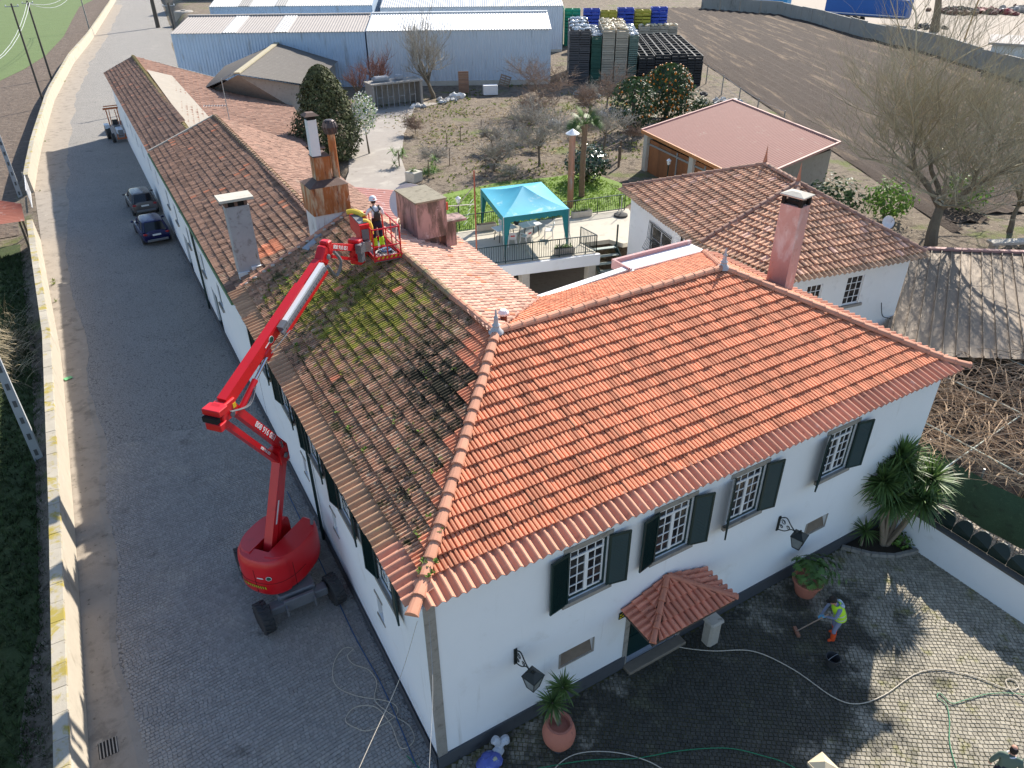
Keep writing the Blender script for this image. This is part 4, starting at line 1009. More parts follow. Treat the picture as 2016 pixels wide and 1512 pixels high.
# ---------------------------------------------------------------- garage with terracotta sheet roof and timber doors
gg = thing('garage', 'garage with dusky pink tile-sheet roof and brown timber doors in the garden', 'garage', (36, 27, 2.6))
GA, GB, GC, GD = V((32.0, 32.1, 5.35)), V((42.9, 34.2, 5.95)), V((39.4, 21.1, 5.8)), V((29.6, 19.4, 5.2))
t_ = MB(); corrugated(t_, GD, GA, GB, GC, .21, .045, nseg=1); t_.build('roof_sheet', mat('dusky_pink_sheet', (.27, .12, .10), .8, .12, 2, layers=[((.32, .22, .18), 1.0, .60, .76)]), gg)
t_ = MB()
for p, q in ((GA, GB), (GB, GC), (GC, GD)): t_.beam(p + V((0, 0, .01)), q + V((0, 0, .01)), .14, .16)
t_.build('roof_edge', mat('pink_flashing', (.50, .30, .26), .7, .1, 3), gg)
t_ = MB(); t_.beam(GD - V((0, 0, .06)), GA - V((0, 0, .06)), .10, .22); t_.build('fascia', mat('orange_fascia', (.50, .20, .07), .6, .15, 3), gg)
gi = lambda p, d: p + (V((36, 26.7, p.z)) - p) * d
g0, g1, g2, g3 = gi(GD, .06), gi(GA, .06), gi(GB, .06), gi(GC, .06)
t_ = MB(); 
for p, q in ((g1, g2), (g2, g3), (g3, g0)): t_.quad((p.x, p.y, 2.4), (q.x, q.y, 2.4), (q.x, q.y, 5.3), (p.x, p.y, 5.3))
t_.build('wall', M_conc, gg)
t_ = MB(); gd = (g0 - g1).normalized(); L = (g0 - g1).length; gn = V((gd.y, -gd.x, 0))
for u0 in (0, L*.5, L - .5): q = g1 + gd*u0; t_.cbox((q.x + gd.x*.25, q.y + gd.y*.25, 3.8), (.5, .45, 2.9), Matrix.Rotation(atan2(gd.y, gd.x), 3, 'Z'))
t_.build('pillar', M_conc_lt, gg)
Mg = Matrix.Rotation(atan2(gd.y, gd.x), 3, 'Z'); nb = 34
for i in range(nb):
    u0 = .55 + (L - 1.1) * i / nb; q = g1 + gd*(u0 + (L - 1.1)/nb/2); b_ = MB(); b_.cbox((q.x, q.y, 3.72), ((L - 1.1)/nb - .012, .05, 2.3), Mg); b_.build('plank', mat('door_timber', (.30, .115, .045), .7, .18, 4, obj_var=.18), gg)
t_ = MB(); q = g1 + gd*(L/2) - gn*-.06; t_.cbox((q.x, q.y, 4.55), (L - 1.1, .05, .12), Mg); 
for f in (.36, .64): q = g1 + gd*(L*f); t_.cbox((q.x + gn.x*.05, q.y + gn.y*.05, 3.7), (.12, .05, 2.3), Mg)
t_.build('door_rail', M_grey_metal, gg)

# ---------------------------------------------------------------- grey barn, warehouses
bn = thing('grey_barn', 'old barn with grey fibre-cement gabled roof between street building and warehouse', 'barn', (14, 68, 2.6))
M_fib = mat('grey_fibre_cement', (.15, .135, .12), .9, .15, 1.4, layers=[((.20, .18, .155), 2.5, .56, .72), ((.14, .125, .11), 1.2, .56, .72)])
rA, rB = V((10.5, 60.8, 7.1)), V((19.0, 78.6, 7.1)); lA, lB = V((8.2, 64.5, 5.6)), V((12.5, 76, 5.6)); qA, qB = V((17.3, 62.5, 5.3)), V((24.2, 74.6, 5.3))
t_ = MB(); corrugated(t_, qA, qB, rB, rA, .5, .06); corrugated(t_, lB, lA, rA, rB, .5, .06); t_.build('roof_sheet', M_fib, bn)
t_ = MB(); t_.beam(rA + V((0, 0, .08)), rB + V((0, 0, .08)), .5, .12); t_.build('ridge_cap', mat('lichen_ridge_cap', (.40, .35, .24), .9, .2, 3), bn)
t_ = MB(); t_.add([tuple(p) for p in (V((9.0, 64.7, 2.4)), V((16.8, 62.9, 2.4)), V((16.8, 62.9, 5.2)), V((10.7, 61.6, 6.9)), V((9, 64.7, 5.5)))], [(0, 1, 2, 3, 4)]); t_.quad((16.8, 62.9, 2.4), (23.7, 74.4, 2.4), (23.7, 74.4, 5.2), (16.8, 62.9, 5.2)); t_.build('wall', M_conc, bn)

def warehouse(name, label, p0, p1, dep, z0, ze, zr, wm, rm, pitch=.33, strips=(), trans=None):
    t = thing(name, label, 'warehouse', (p0[0], p0[1], z0)); p0, p1 = V((p0[0], p0[1], 0)), V((p1[0], p1[1], 0)); d = (p1 - p0).normalized(); n = V((-d.y, d.x, 0))
    Z = lambda z: V((0, 0, z)); b0, b1 = p0 + n*dep, p1 + n*dep; r0, r1 = p0 + n*dep/2, p1 + n*dep/2
    m = MB(); corrugated(m, p0 + Z(z0 + .5), p1 + Z(z0 + .5), p1 + Z(ze), p0 + Z(ze), pitch, .05, prof='box'); m.build('wall_sheet', wm, t)
    m = MB(); m.beam(p0 + Z(z0 + .24), p1 + Z(z0 + .24), .3, .52); m.build('base_wall', M_conc_lt, t)
    m = MB(); 
    for a, b, c in ((p0, b0, r0), (p1, b1, r1)): m.add([tuple(a + Z(z0 - .3)), tuple(b + Z(z0 - .3)), tuple(b + Z(ze)), tuple(c + Z(zr)), tuple(a + Z(ze))], [(0, 1, 2, 3, 4)])
    m.quad(tuple(b0 + Z(z0)), tuple(b1 + Z(z0)), tuple(b1 + Z(ze)), tuple(b0 + Z(ze))); m.build('end_wall', wm, t)
    ov = n * -.25 + Z(-.06)
    m = MB(); corrugated(m, p0 + ov + Z(ze + .06), p1 + ov + Z(ze + .06), r1 + Z(zr + .06), r0 + Z(zr + .06), .30, .05); corrugated(m, b1 + Z(ze + .06), b0 + Z(ze + .06), r0 + Z(zr + .06), r1 + Z(zr + .06), .30, .05); m.build('roof_sheet', rm, t)
    for u in strips:
        m = MB(); q0, q1 = p0 + d*u, p0 + d*(u + 1.5); corrugated(m, q0 + ov + Z(ze + .10), q1 + ov + Z(ze + .10), q1 + n*(dep/2) + Z(zr + .10), q0 + n*(dep/2) + Z(zr + .10), .30, .05); m.build('skylight_strip', trans, t)
    m = MB(); m.beam(r0 + Z(zr + .16), r1 + Z(zr + .16), .5, .1); m.build('ridge_cap', rm, t)
    return t
M_shtw = mat('white_wall_sheet', (.55, .60, .66), .5, .08, 1.0, layers=[((.38, .41, .44), 1.4, .56, .74, (1.2, 1.2, .2))])
M_shtb = mat('bluish_wall_sheet', (.42, .53, .66), .5, .10, 1.0, layers=[((.30, .35, .40), 1.4, .54, .72, (1.2, 1.2, .2))])
M_roofw = mat('white_roof_sheet', (.78, .77, .75), .5, .04, 1); M_roofg = mat('greige_roof_sheet', (.40, .36, .33), .85, .12, 1.4, layers=[((.48, .44, .40), 2, .56, .72)])
M_trans = mat('translucent_strip', (.62, .60, .57), .6, .05, 2)
jx = V((27.2, 73.6, 0)); wd = (V((45.0, 63.9, 0)) - V((9.0, 83.5, 0))).normalized()
warehouse('warehouse', 'blue-white corrugated warehouse with weathered greige roof beside the road', (9.0, 83.5), (27.2, 73.6), 13, 2.0, 8.2, 9.2, M_shtb, M_roofg, strips=(5.5, 11.0), trans=M_trans)
warehouse('warehouse', 'white corrugated warehouse with bright white roof behind the bare tree', (27.35, 73.52), (45.0, 63.9), 12, 2.6, 8.25, 9.3, M_shtw, M_roofw)
warehouse('warehouse', 'large pale-roofed warehouse at the top edge behind the others', (18.0, 108), (37.5, 97.4), 24, 2.4, 8.6, 11.2, M_shtb, mat('pale_roof_sheet', (.62, .60, .57), .7, .06, 1.2), strips=(4, 9), trans=mat('aged_strip', (.36, .34, .31), .7, .1, 2))
warehouse('warehouse', 'grey-roofed warehouse at the top edge behind the white warehouse', (38, 95.8), (60, 83.8), 24, 2.4, 8.4, 10.6, M_shtw, mat('light_grey_roof', (.46, .48, .50), .6, .05, 1.2), strips=())
o_ = thing('white_depot', 'low white building with dark base at the far end of the road', 'building', (38, 186, 1)); t_ = MB(); t_.prism([(30, 205), (95, 165), (105, 185), (40, 225)], 3.2, 8); t_.build('wall', M_white, o_); t_ = MB(); t_.prism([(30.1, 205), (95, 165.1), (104.9, 185), (40, 224.9)], 1.0, 3.19); t_.build('base', mat('dark_base', (.05, .06, .08), .7, .1, 2), o_)
# pale forecourt beside the warehouse
fc = MB(); fc.add([(15.5, 131, .012), (24, 176, .012), (44, 228, .012), (90, 190, .9), (40, 128, 1.6), (17, 112, .3)], [(0, 1, 2, 3, 4, 5)][::1] if False else [(5, 4, 3, 2, 1, 0)]); struct(fc.build('forecourt', mat('pale_forecourt', (.55, .52, .47), .9, .08, .6)))

# tan metal roof on the right, beyond the vines
ts = thing('metal_roof_shed', 'low shed with wide tan standing-seam metal roof at the right edge', 'shed', (30, 5, 0))
t_ = MB(); corrugated(t_, (23.2, 5.2, 2.55), (44, -9.5, 2.55), (50, -3.0, 3.5), (32.3, 10.6, 3.5), .55, .09, prof='seam'); t_.build('roof_sheet', mat('tan_metal_sheet', (.31, .235, .165), .7, .10, .8, layers=[((.40, .33, .25), .8, .60, .78), ((.28, .235, .18), 2, .62, .76)]), ts)
t_ = MB(); t_.beam((32.3, 10.65, 3.58), (50, -2.95, 3.58), .25, .12); t_.build('ridge_flashing', mat('dull_red_flashing', (.40, .22, .20), .7, .15, 2), ts)
t_ = MB()
for k in range(5): q = V((23.6, 5.1, 0)).lerp(V((43, -8.6, 0)), k/4); t_.box(q.x, q.y, 0, q.x + .15, q.y + .15, 2.5)
t_.build('post', M_grey_metal, ts); t_ = MB(); t_.quad((32.0, 10.2, 0), (49.5, -3.2, 0), (49.5, -3.2, 3.4), (32.0, 10.2, 3.4)); t_.build('rear_wall', M_conc, ts)
# ---------------------------------------------------------------- text as flat print
def text_mesh(name, body, size, m, parent, M4, bold=0):
    cu = bpy.data.curves.new(name, 'FONT'); cu.body = body; cu.size = size; cu.align_x = 'CENTER'; cu.align_y = 'CENTER'; cu.extrude = .002; cu.offset = bold; cu.resolution_u = 2
    o = bpy.data.objects.new(name + '_tmp', cu); col.objects.link(o)
    dg = bpy.context.evaluated_depsgraph_get(); me = bpy.data.meshes.new_from_object(o.evaluated_get(dg)); bpy.data.objects.remove(o)
    me.materials.clear(); me.materials.append(m); me.transform(M4)
    return link(name, me, parent)

# ---------------------------------------------------------------- red articulated boom lift
M_red = mat('red_lift_paint', (.60, .012, .018), .32, .05, 2, spec=.5, layers=[((.40, .012, .015), 1.4, .56, .8), ((.30, .06, .05), 5, .66, .82)])
M_dgrey = mat('dark_grey_steel', (.15, .154, .165), .5, .15, 5, spec=.45)
M_rub = mat('tyre_rubber', (.045, .045, .046), .85, .25, 9)
M_dec_w = mat('decal_white', (.75, .75, .75), .5, .03, 4); M_dec_g = mat('decal_green', (.02, .10, .06), .5, .05, 4); M_yel = mat('decal_yellow', (.65, .42, .02), .5, .05, 4)
M_chrome = mat('chrome_rod', (.62, .62, .63), .2, .05, 5, metal=.9)
LC = V((-1.5, 7.9, 0)); bd = V((.7645, .6446, 0)); sdv = V((.6446, -.7645, 0)); UP = V((0, 0, 1))
lift = thing('boom_lift', 'red articulated boom lift standing on the cobbled street with its basket over the roof', 'boom lift', tuple(LC))
def LP(t, s, z): return LC + bd*t + sdv*s + UP*z
# chassis and wheels, chassis runs along the street
ch = MB(); ch.cbox(LC + V((0, 0, .72)), (1.15, 2.5, .42), bevel=.05)
for y in (-1.25, 1.25): ch.cbox(LC + V((0, y, .62)), (1.75, .34, .30), bevel=.03); ch.cbox(LC + V((0, y*1.14, .70)), (.9, .12, .42), bevel=.02)
ch.lathe([(.55, .93), (.55, 1.08)], tuple(LC), 20); ch.build('chassis', M_dgrey, lift)
for a in (-1, 1):
    t_ = MB(); t_.cbox(LC + V((a*.42, -1.52, .60)), (.05, .22, .34)); t_.build('tow_lug', M_dgrey, lift)
def wheel(c, parent, r=.5, w=.34, steer=0, lugs=18, ax=V((1, 0, 0))):
    Mx = V((0, 0, 1)).rotation_difference(ax).to_matrix(); 
    if steer: Mx = Matrix.Rotation(steer, 3, 'Z') @ Mx
    t = MB(); h = w/2
    t.lathe([(r*.55, -h*.8), (r*.80, -h), (r*.93, -h*.92), (r*.96, -h*.5), (r*.96, h*.5), (r*.93, h*.92), (r*.80, h), (r*.55, h*.8)], c, 24, M=Mx)
    for k in range(lugs):
        for sg_ in (-1, 1):
            th = 2*pi*(k + (.5 if sg_ > 0 else 0))/lugs; cc = V((cos(th)*r*.975, sin(th)*r*.975, sg_*h*.45)); L3 = Mx @ (Matrix.Rotation(th, 3, 'Z') @ Matrix.Rotation(radians(22)*sg_, 3, 'X'))
            t.cbox(V(c) + Mx @ cc, (r*.07, r*.13, h*1.0), L3)
    wh = t.build('wheel', M_rub, parent, smooth=False)
    t = MB(); t.lathe([(r*.54, -h*.6), (r*.5, -h*.2), (r*.22, -h*.15), (r*.2, -h*.75), (0, -h*.75)], c, 16, M=Mx); t.lathe([(r*.54, h*.6), (r*.5, h*.2), (r*.22, h*.15), (r*.2, h*.75), (0, h*.75)], c, 16, M=Mx); t.build('rim', M_dgrey, wh)
    return wh
for a in (-1, 1):
    for b in (-1, 1): wheel(LC + V((a*1.08, b*1.32, .5)), lift, steer=radians(9) if b < 0 else 0)
# turntable body: rounded drum split by the boom slot
def drum_outline(k=40):
    pts = []
    for i in range(k):
        th = 2*pi*i/k; rx, ry = 1.22, .98
        q = (abs(cos(th))**2.6 + abs(sin(th))**2.6) ** (-1/2.6); pts.append((rx*q*cos(th), ry*q*sin(th)))
    return pts
def drum_half(side, name):
    """side +1 / -1 of the slot; local x = boom direction, y = side"""
    o = drum_outline(); keep = [(x, y) for x, y in o if (y*side) > .30]
    keep.sort(key=lambda p: p[0])
    if side > 0: back, front = -1.17, 1.12
    else: back, front = -1.17, .92
    keep = [(x, y) for x, y in keep if back <= x <= front]
    poly = [(back if side > 0 else back, .26*side)] + keep + [(front, .26*side)]
    m = MB(); n = len(poly); secs = [(1.05, .90), (1.20, .97), (1.5, 1.0), (2.02, .99), (2.20, .95), (2.28, .86)]
    cx, cyy = 0, .7*side
    for z, f in secs:
        for x, y in poly:
            zz = z + (.10*(-x/1.4) if z > 2 else 0)
            q = LP(cx + (x - cx)*f, (cyy + (y - cyy)*f if abs(y) > .3 else y), zz); m.v.append(tuple(q))
    for i in range(len(secs) - 1):
        for k in range(n): k2 = (k+1) % n; m.f.append((i*n+k, i*n+k2, (i+1)*n+k2, (i+1)*n+k) if side < 0 else (i*n+k2, i*n+k, (i+1)*n+k, (i+1)*n+k2)); m.mi.append(0); m.t.append(.5)
    m.f.append(tuple(range((len(secs)-1)*n, len(secs)*n))); m.mi.append(0); m.t.append(.5); m.f.append(tuple(range(n-1, -1, -1))); m.mi.append(0); m.t.append(.5)
    return m.build(name, M_red, lift, smooth=True)
drum_half(1, 'turret_cover'); drum_half(-1, 'turret_cover')
cw = MB(); k = 14
for z, f in ((1.02, .93), (1.15, 1.0), (2.05, 1.0), (2.24, .965), (2.33, .88)):
    for i in range(k + 1):
        th = pi*.70 + pi*.60*i/k; q = (abs(cos(th))**2.6 + abs(sin(th))**2.6) ** (-1/2.6); cw.v.append(tuple(LP(-.62 + (1.32*q*cos(th) + .62)*f, .99*q*sin(th)*f, z + .06*0)))
for i in range(4):
    for j in range(k): cw.f.append((i*(k+1)+j+1, i*(k+1)+j, (i+1)*(k+1)+j, (i+1)*(k+1)+j+1)); cw.mi.append(0); cw.t.append(.5)
cw.f.append(tuple(4*(k+1)+j for j in range(k+1))); cw.mi.append(0); cw.t.append(.5)
cw.build('counterweight', M_red, lift, smooth=True)
t_ = MB(); t_.beam(LP(-.9, 0, 1.3), LP(1.1, 0, 1.3), .5, .5); t_.cbox(LP(-.7, .12, 1.95), (.3, .2, .3)); t_.build('turret_slot', M_soot_void, lift)  # solid black block stands for the shade inside the slot
# horn / exhaust cap on the right cover
t_ = MB(); t_.tube([LP(.75, .72, 2.22), LP(.78, .72, 2.36), LP(.95, .72, 2.40)], [.05, .06, .02], 8); t_.build('exhaust', M_dgrey, lift)
def boom(name, a, b, w, h, parent=lift, w2=None, h2=None, m=M_red, label=None):
    t = MB(); t.beam(a, b, w, h, w2=w2, h2=h2); return t.build(name, m, parent)
pv = LP(-.62, 0, 1.75); kn = LP(.82, 0, 4.75); el = LP(-.85, 0, 7.30); tip = LP(4.25, 0, 9.35); jr = LP(4.75, 0, 9.72); je = LP(6.30, 0, 9.02)
# lower arm
d1 = (kn - pv).normalized(); p1 = sdv.cross(d1)
la = boom('lower_arm', pv - d1*.2, kn, .28, .26)
t_ = MB(); t_.beam(pv + p1*-.34 + d1*.3, kn - p1*.24, .16, .12); t_.build('lower_link', M_red, lift)
t_ = MB(); t_.cbox(kn, (.40, .38, .52), Matrix((bd, sdv, UP)).transposed()); t_.build('knuckle', M_red, lift)
t_ = MB(); t_.tube([kn + sdv*.14 - UP*.35 + bd*.18, kn + sdv*.14 + UP*.5 + bd*-.02], .045, 8); t_.tube([kn - sdv*.14 - UP*.35 + bd*.18, kn - sdv*.14 + UP*.5 + bd*-.02], .045, 8); t_.build('lift_cylinder', M_chrome, lift)
# riser: two parallel beams
d2 = (el - kn).normalized(); p2 = d2.cross(sdv).normalized()
if p2.z < 0: p2 = -p2
up_a, up_b = kn + p2*.20 + UP*.05, el + p2*.22
rs = boom('riser_arm', up_a, up_b, .26, .23); boom('riser_link', kn - p2*.22, el - p2*.24, .24, .15)
# elbow bracket
t_ = MB(); Mb = Matrix((bd, sdv, UP)).transposed(); t_.cbox(el + bd*-.02 + UP*.10, (.58, .40, .50), Mb, bevel=.03); t_.cbox(el + bd*-.30 + UP*.26, (.36, .54, .18), Mb, bevel=.02); t_.cbox(el + bd*-.36 + UP*-.16, (.30, .48, .22), Mb, bevel=.02); t_.build('elbow', M_red, lift)
t_ = MB(); t_.cbox(el + bd*-.50 + UP*.09, (.14, .44, .15), Mb); t_.build('elbow_opening', M_soot_void, lift)  # black block painted in as the dark of the opening
t_ = MB(); t_.cbox(el + sdv*.206 + bd*.18 + UP*.15, (.12, .01, .14), Mb); t_.build('warning_sticker', M_yel, lift)
# upper boom with white cover and cable track
d3 = (tip - el).normalized(); p3 = sdv.cross(d3).normalized()
if p3.z < 0: p3 = -p3
b0 = el + d3*.15 + p3*.22; b1 = tip + p3*.10
ub = boom('upper_boom', b0, b0.lerp(b1, .80), .28, .33); boom('boom_extension', b0.lerp(b1, .80), b1, .22, .27)
t_ = MB(); q0, q1 = b0.lerp(b1, .545), b0.lerp(b1, .985); t_.beam(q0 + sdv*.23, q1 + sdv*.20, .15, .20); t_.build('boom_cover', M_dec_w, lift)
t_ = MB(); q0, q1 = b0.lerp(b1, .49), b0.lerp(b1, .95)
for k in range(16): q = q0.lerp(q1, k/15); t_.cbox(q + sdv*.35 - p3*.02, (.20, .08, .12), Matrix((d3, sdv, p3)).transposed())
q = b0.lerp(b1, .515); t_.cbox(q + sdv*.25, (.26, .20, .24), Matrix((d3, sdv, p3)).transposed()); t_.build('cable_chain', M_dgrey, lift)
t_ = MB(); t_.beam(b0.lerp(b1, .49) + sdv*.41 - p3*.1, b0.lerp(b1, .96) + sdv*.41 - p3*.1, .02, .10); t_.build('chain_tray', M_red, lift)
t_ = MB(); q = b0.lerp(b1, .36); t_.cbox(q - p3*.26 + sdv*.05, (.30, .24, .30), Matrix((d3, sdv, p3)).transposed(), bevel=.03); t_.build('cylinder_lug', M_red, lift)
t_ = MB(); t_.tube([el + d3*.35 - p3*.28 + sdv*.16, b0.lerp(b1, .20) - p3*.34 + sdv*.16], .085, 10); t_.build('boom_cylinder', M_red, lift, smooth=True)
t_ = MB(); t_.tube([b0.lerp(b1, .20) - p3*.34 + sdv*.16, b0.lerp(b1, .35) - p3*.26 + sdv*.12], .05, 10); t_.build('cylinder_rod', M_chrome, lift, smooth=True)
t_ = MB()
for s_ in (.22, .27): t_.tube(spline([el + sdv*s_ + p3*.1, el + d3*.5 + sdv*(s_ + .1) - p3*.25, b0.lerp(b1, .17) + sdv*s_ - p3*.36], 6), .016, 5)
t_.build('hydraulic_hose', M_dgrey, lift)
t_ = MB(); t_.tube([b0.lerp(b1, .36) + sdv*.24 - p3*.2, b0.lerp(b1, .50) + sdv*.52 + p3*.0], .016, 5); t_.build('hydraulic_hose', M_conc_lt, lift)
# jib head, jib and basket carrier
t_ = MB(); t_.cbox(tip.lerp(jr, .5) + UP*.03, (.50, .30, .40), Matrix.Rotation(atan2(bd.y, bd.x), 3, 'Z') @ Matrix.Rotation(radians(-50), 3, 'Y'), bevel=.04); t_.cbox(jr + UP*.0, (.26, .32, .46), Mb, bevel=.04); t_.build('jib_head', M_red, lift)
jb = boom('jib', jr + bd*.1 + UP*-.02, je + UP*.12, .16, .21); boom('jib_link', jr + bd*.15 - UP*.34, je - UP*.30, .15, .10)
t_ = MB(); t_.tube(spline([jr + sdv*.25 - UP*.1, jr + sdv*.32 + bd*.2 - UP*.5, jr + sdv*.22 - UP*.9, tip + sdv*.3], 6), .05, 6); t_.build('hydraulic_hose', M_dgrey, lift)
bA = atan2(bd.y, bd.x); bk_rot = radians(-4)   # basket square to the house
BC = V((4.46, 12.75, 8.52))                     # basket floor centre
Bx, By = V((cos(bk_rot), sin(bk_rot), 0)), V((-sin(bk_rot), cos(bk_rot), 0))
def BP(a, b, z): return BC + Bx*a + By*b + UP*z
t_ = MB(); t_.cbox(je + bd*.12 + UP*-.05, (.30, .42, .85), Mb, bevel=.03); t_.cbox(BP(-.62, 0, .45), (.16, .5, 1.0), Matrix((Bx, By, UP)).transposed(), bevel=.02); t_.beam(je + bd*.1 - UP*.1, BP(-.62, 0, .1), .22, .20); t_.build('basket_carrier', M_red, lift)
t_ = MB(); t_.cbox(je + bd*.02 + sdv*.22 + UP*.12, (.3, .2, .3), Mb); t_.cbox(je + bd*.05 + sdv*.2 + UP*-.2, (.2, .16, .3), Mb); t_.build('rotary_motor', M_dgrey, lift)
bw, bl = .46, .92          # half sizes: across (Bx), along (By)
fl_ = MB(); fl_.cbox(BC, (2*bw, 2*bl, .05), Matrix((Bx, By, UP)).transposed()); bas = fl_.build('basket', M_dgrey, lift)
t_ = MB(); fr_ = [(-bw, -bl), (bw, -bl), (bw, bl), (-bw, bl)]
for i in range(4):
    a, b = fr_[i], fr_[(i+1) % 4]
    for z, r in ((.04, .035), (.5, .022), (1.10, .026)): t_.tube([BP(a[0], a[1], z), BP(b[0], b[1], z)], r, 6)
    t_.tube([BP(a[0], a[1], 0), BP(a[0], a[1], 1.1)], .028, 6)
    m_ = ((a[0]+b[0])/2, (a[1]+b[1])/2); t_.tube([BP(m_[0], m_[1], 0), BP(m_[0], m_[1], 1.1)], .02, 6)
t_.build('guard_rail', M_red, bas)
kb = MB()
for i in range(4):
    a, b = fr_[i], fr_[(i+1) % 4]; kb.beam(BP(a[0], a[1], .09), BP(b[0], b[1], .09), .02, .16)
kb.build('toe_board', M_red, bas)
hz = MB()
for k in range(6): hz.hexa([tuple(BP(-bw + .06 + k*.15 + dx, -bl - .016 - e, z)) for z, dx in ((.03, 0), (.15, .07)) for e, dx2 in ((0, 0),) for dx in (dx, dx + .07, dx + .07, dx)]) if False else hz.quad(BP(-bw + .06 + k*.15, -bl - .014, .03), BP(-bw + .13 + k*.15, -bl - .014, .03), BP(-bw + .19 + k*.15, -bl - .014, .15), BP(-bw + .12 + k*.15, -bl - .014, .15))
hz.build('hazard_stripe', M_yel, bas)
t_ = MB(); t_.hexa([tuple(BP(a, b, z)) for z, s_ in ((.72, 0), (1.22, .0)) for a, b in ((-bw - .30, -.62), (-bw + .02, -.62), (-bw + .02, .62), (-bw - .30, .62))]); t_.build('control_console', M_red, bas)
t_ = MB(); t_.cbox(BP(-bw - .14, -.632, .90), (.24, .02, .34), Matrix((Bx, By, UP)).transposed()); t_.cbox(BP(-bw - .15, 0, 1.235), (.26, 1.0, .02), Matrix((Bx, By, UP)).transposed()); t_.build('console_panel', M_dgrey, bas)
t_ = MB(); t_.cbox(BP(-bw - .14, -.55, .5), (.26, .3, .34), Matrix((Bx, By, UP)).transposed()); t_.build('work_lamp', M_grey_metal, bas)
# decals
def on_side(t_pt, d, size, body, nm, off, parent, normal, m=M_dec_w):
    x = d.normalized(); z = normal.normalized(); y = z.cross(x).normalized(); M4 = frame_from(x, y, z, t_pt + z*off); return text_mesh(nm, body, size, m, parent, M4, .004)
def toward_cam(n, p): return n if n.dot(CAM - p) > 0 else -n
for (a, b, size, wd_) in ((up_a, up_b, .23, .13), (kn - p2*.22, el - p2*.24, .11, .12)):
    x = (a - b).normalized(); p = a.lerp(b, .40 if size > .2 else .28); n = toward_cam(sdv, p); y = n.cross(x)
    on_side(p, x, size, '808 916 051', 'phone_number', wd_ + .002, rs, n)
pj = jr.lerp(je, .42) + UP*.05; on_side(pj, (je - jr), .17, '808 916 051', 'phone_number', .083, jb, toward_cam(sdv, pj))
for p, nrm in ((b0.lerp(b1, .42), toward_cam(sdv, b0)),):
    t_ = MB(); Mx = V((0, 0, 1)).rotation_difference(nrm).to_matrix(); t_.lathe([(.105, 0), (.105, .006), (0, .006)], p + nrm*.142, 18, M=Mx); rg_ = t_.build('emblem_ring', M_dec_w, ub)
    t_ = MB(); t_.lathe([(.088, .006), (.088, .010), (0, .010)], p + nrm*.142, 18, M=Mx); t_.build('emblem', M_dec_g, rg_)
    t_ = MB(); q = b0.lerp(b1, .36) + nrm*.145; t_.beam(q, q + d3*.28, .006, .035, up=p3); t_.build('emblem_bar', M_dec_w, ub)
t_ = MB(); q = pv.lerp(kn, .35); nn_ = toward_cam(sdv, q); t_.beam(q + nn_*.144, q + d1*.75 + nn_*.144, .006, .06, up=p1); t_.build('emblem_bar', M_dec_w, la)
# emblems and hazard tape on the counterweight
def cw_pt(th, z, off=.012):
    q = (abs(cos(th))**2.6 + abs(sin(th))**2.6) ** (-1/2.6); return LP(1.32*q*cos(th), .99*q*sin(th), z) + (bd*cos(th) + sdv*sin(th)).normalized()*off
for th in (pi*.86, pi*1.22):
    c = cw_pt(th, 1.62 if th > pi else 1.75); nrm = (bd*cos(th) + sdv*sin(th)).normalized(); Mx = V((0, 0, 1)).rotation_difference(nrm).to_matrix()
    t_ = MB(); t_.lathe([(.085, 0), (.085, .006), (0, .006)], c, 16, M=Mx); e_ = t_.build('emblem_ring', M_dec_w, lift); t_ = MB(); t_.lathe([(.07, .006), (.07, .010), (0, .010)], c, 16, M=Mx); t_.build('emblem', M_dec_g, e_)
    c2, c3_ = cw_pt(th + .16, 1.60 if th > pi else 1.73), cw_pt(th + .36, 1.60 if th > pi else 1.73); t_ = MB(); t_.beam(c2, c3_, .006, .035); t_.build('emblem_bar', M_dec_w, lift)
for kk, mm in ((0, M_yel), (1, M_soot_void)):
    t_ = MB()
    for i in range(11):
        th0 = pi*.90 + (i + kk*.5)*.075; th1 = th0 + .036
        t_.quad(cw_pt(th0, 1.30), cw_pt(th1, 1.30), cw_pt(th1 + .02, 1.40), cw_pt(th0 + .02, 1.40))
    t_.build('hazard_tape', mm, lift)
# seams, latches and grease marks on the turret covers
for zz in (1.52,):
    t_ = MB(); pts = [cw_pt(pi*.55 + pi*.9*i/24, zz, .004) for i in range(25)]; t_.tube(pts, .007, 4); t_.build('cover_seam', M_soot_void, lift)
for th in (pi*.66, pi*1.0, pi*1.34):
    t_ = MB(); t_.tube([cw_pt(th, 1.08, .004), cw_pt(th, 1.5, .006), cw_pt(th, 2.02, .004)], .006, 4); t_.build('cover_seam', M_soot_void, lift)
for a, b in ((.35, .85), (-.2, .93), (.3, -.82), (-.25, -.92)):
    t_ = MB(); t_.cbox(LP(a, b, 1.9), (.10, .05, .05), Mb); t_.build('latch', M_dgrey, lift)
for j_, w_ in ((kn, .22), (el, .24), (tip.lerp(jr, .5), .19), (je, .14)):
    for s_ in (-1, 1): t_ = MB(); t_.lathe([(.085, 0), (.085, .03), (.05, .045), (0, .045)], j_ + sdv*(s_*w_), 12, M=V((0, 0, 1)).rotation_difference(sdv*s_).to_matrix()); t_.build('pivot_pin', M_dgrey, lift)
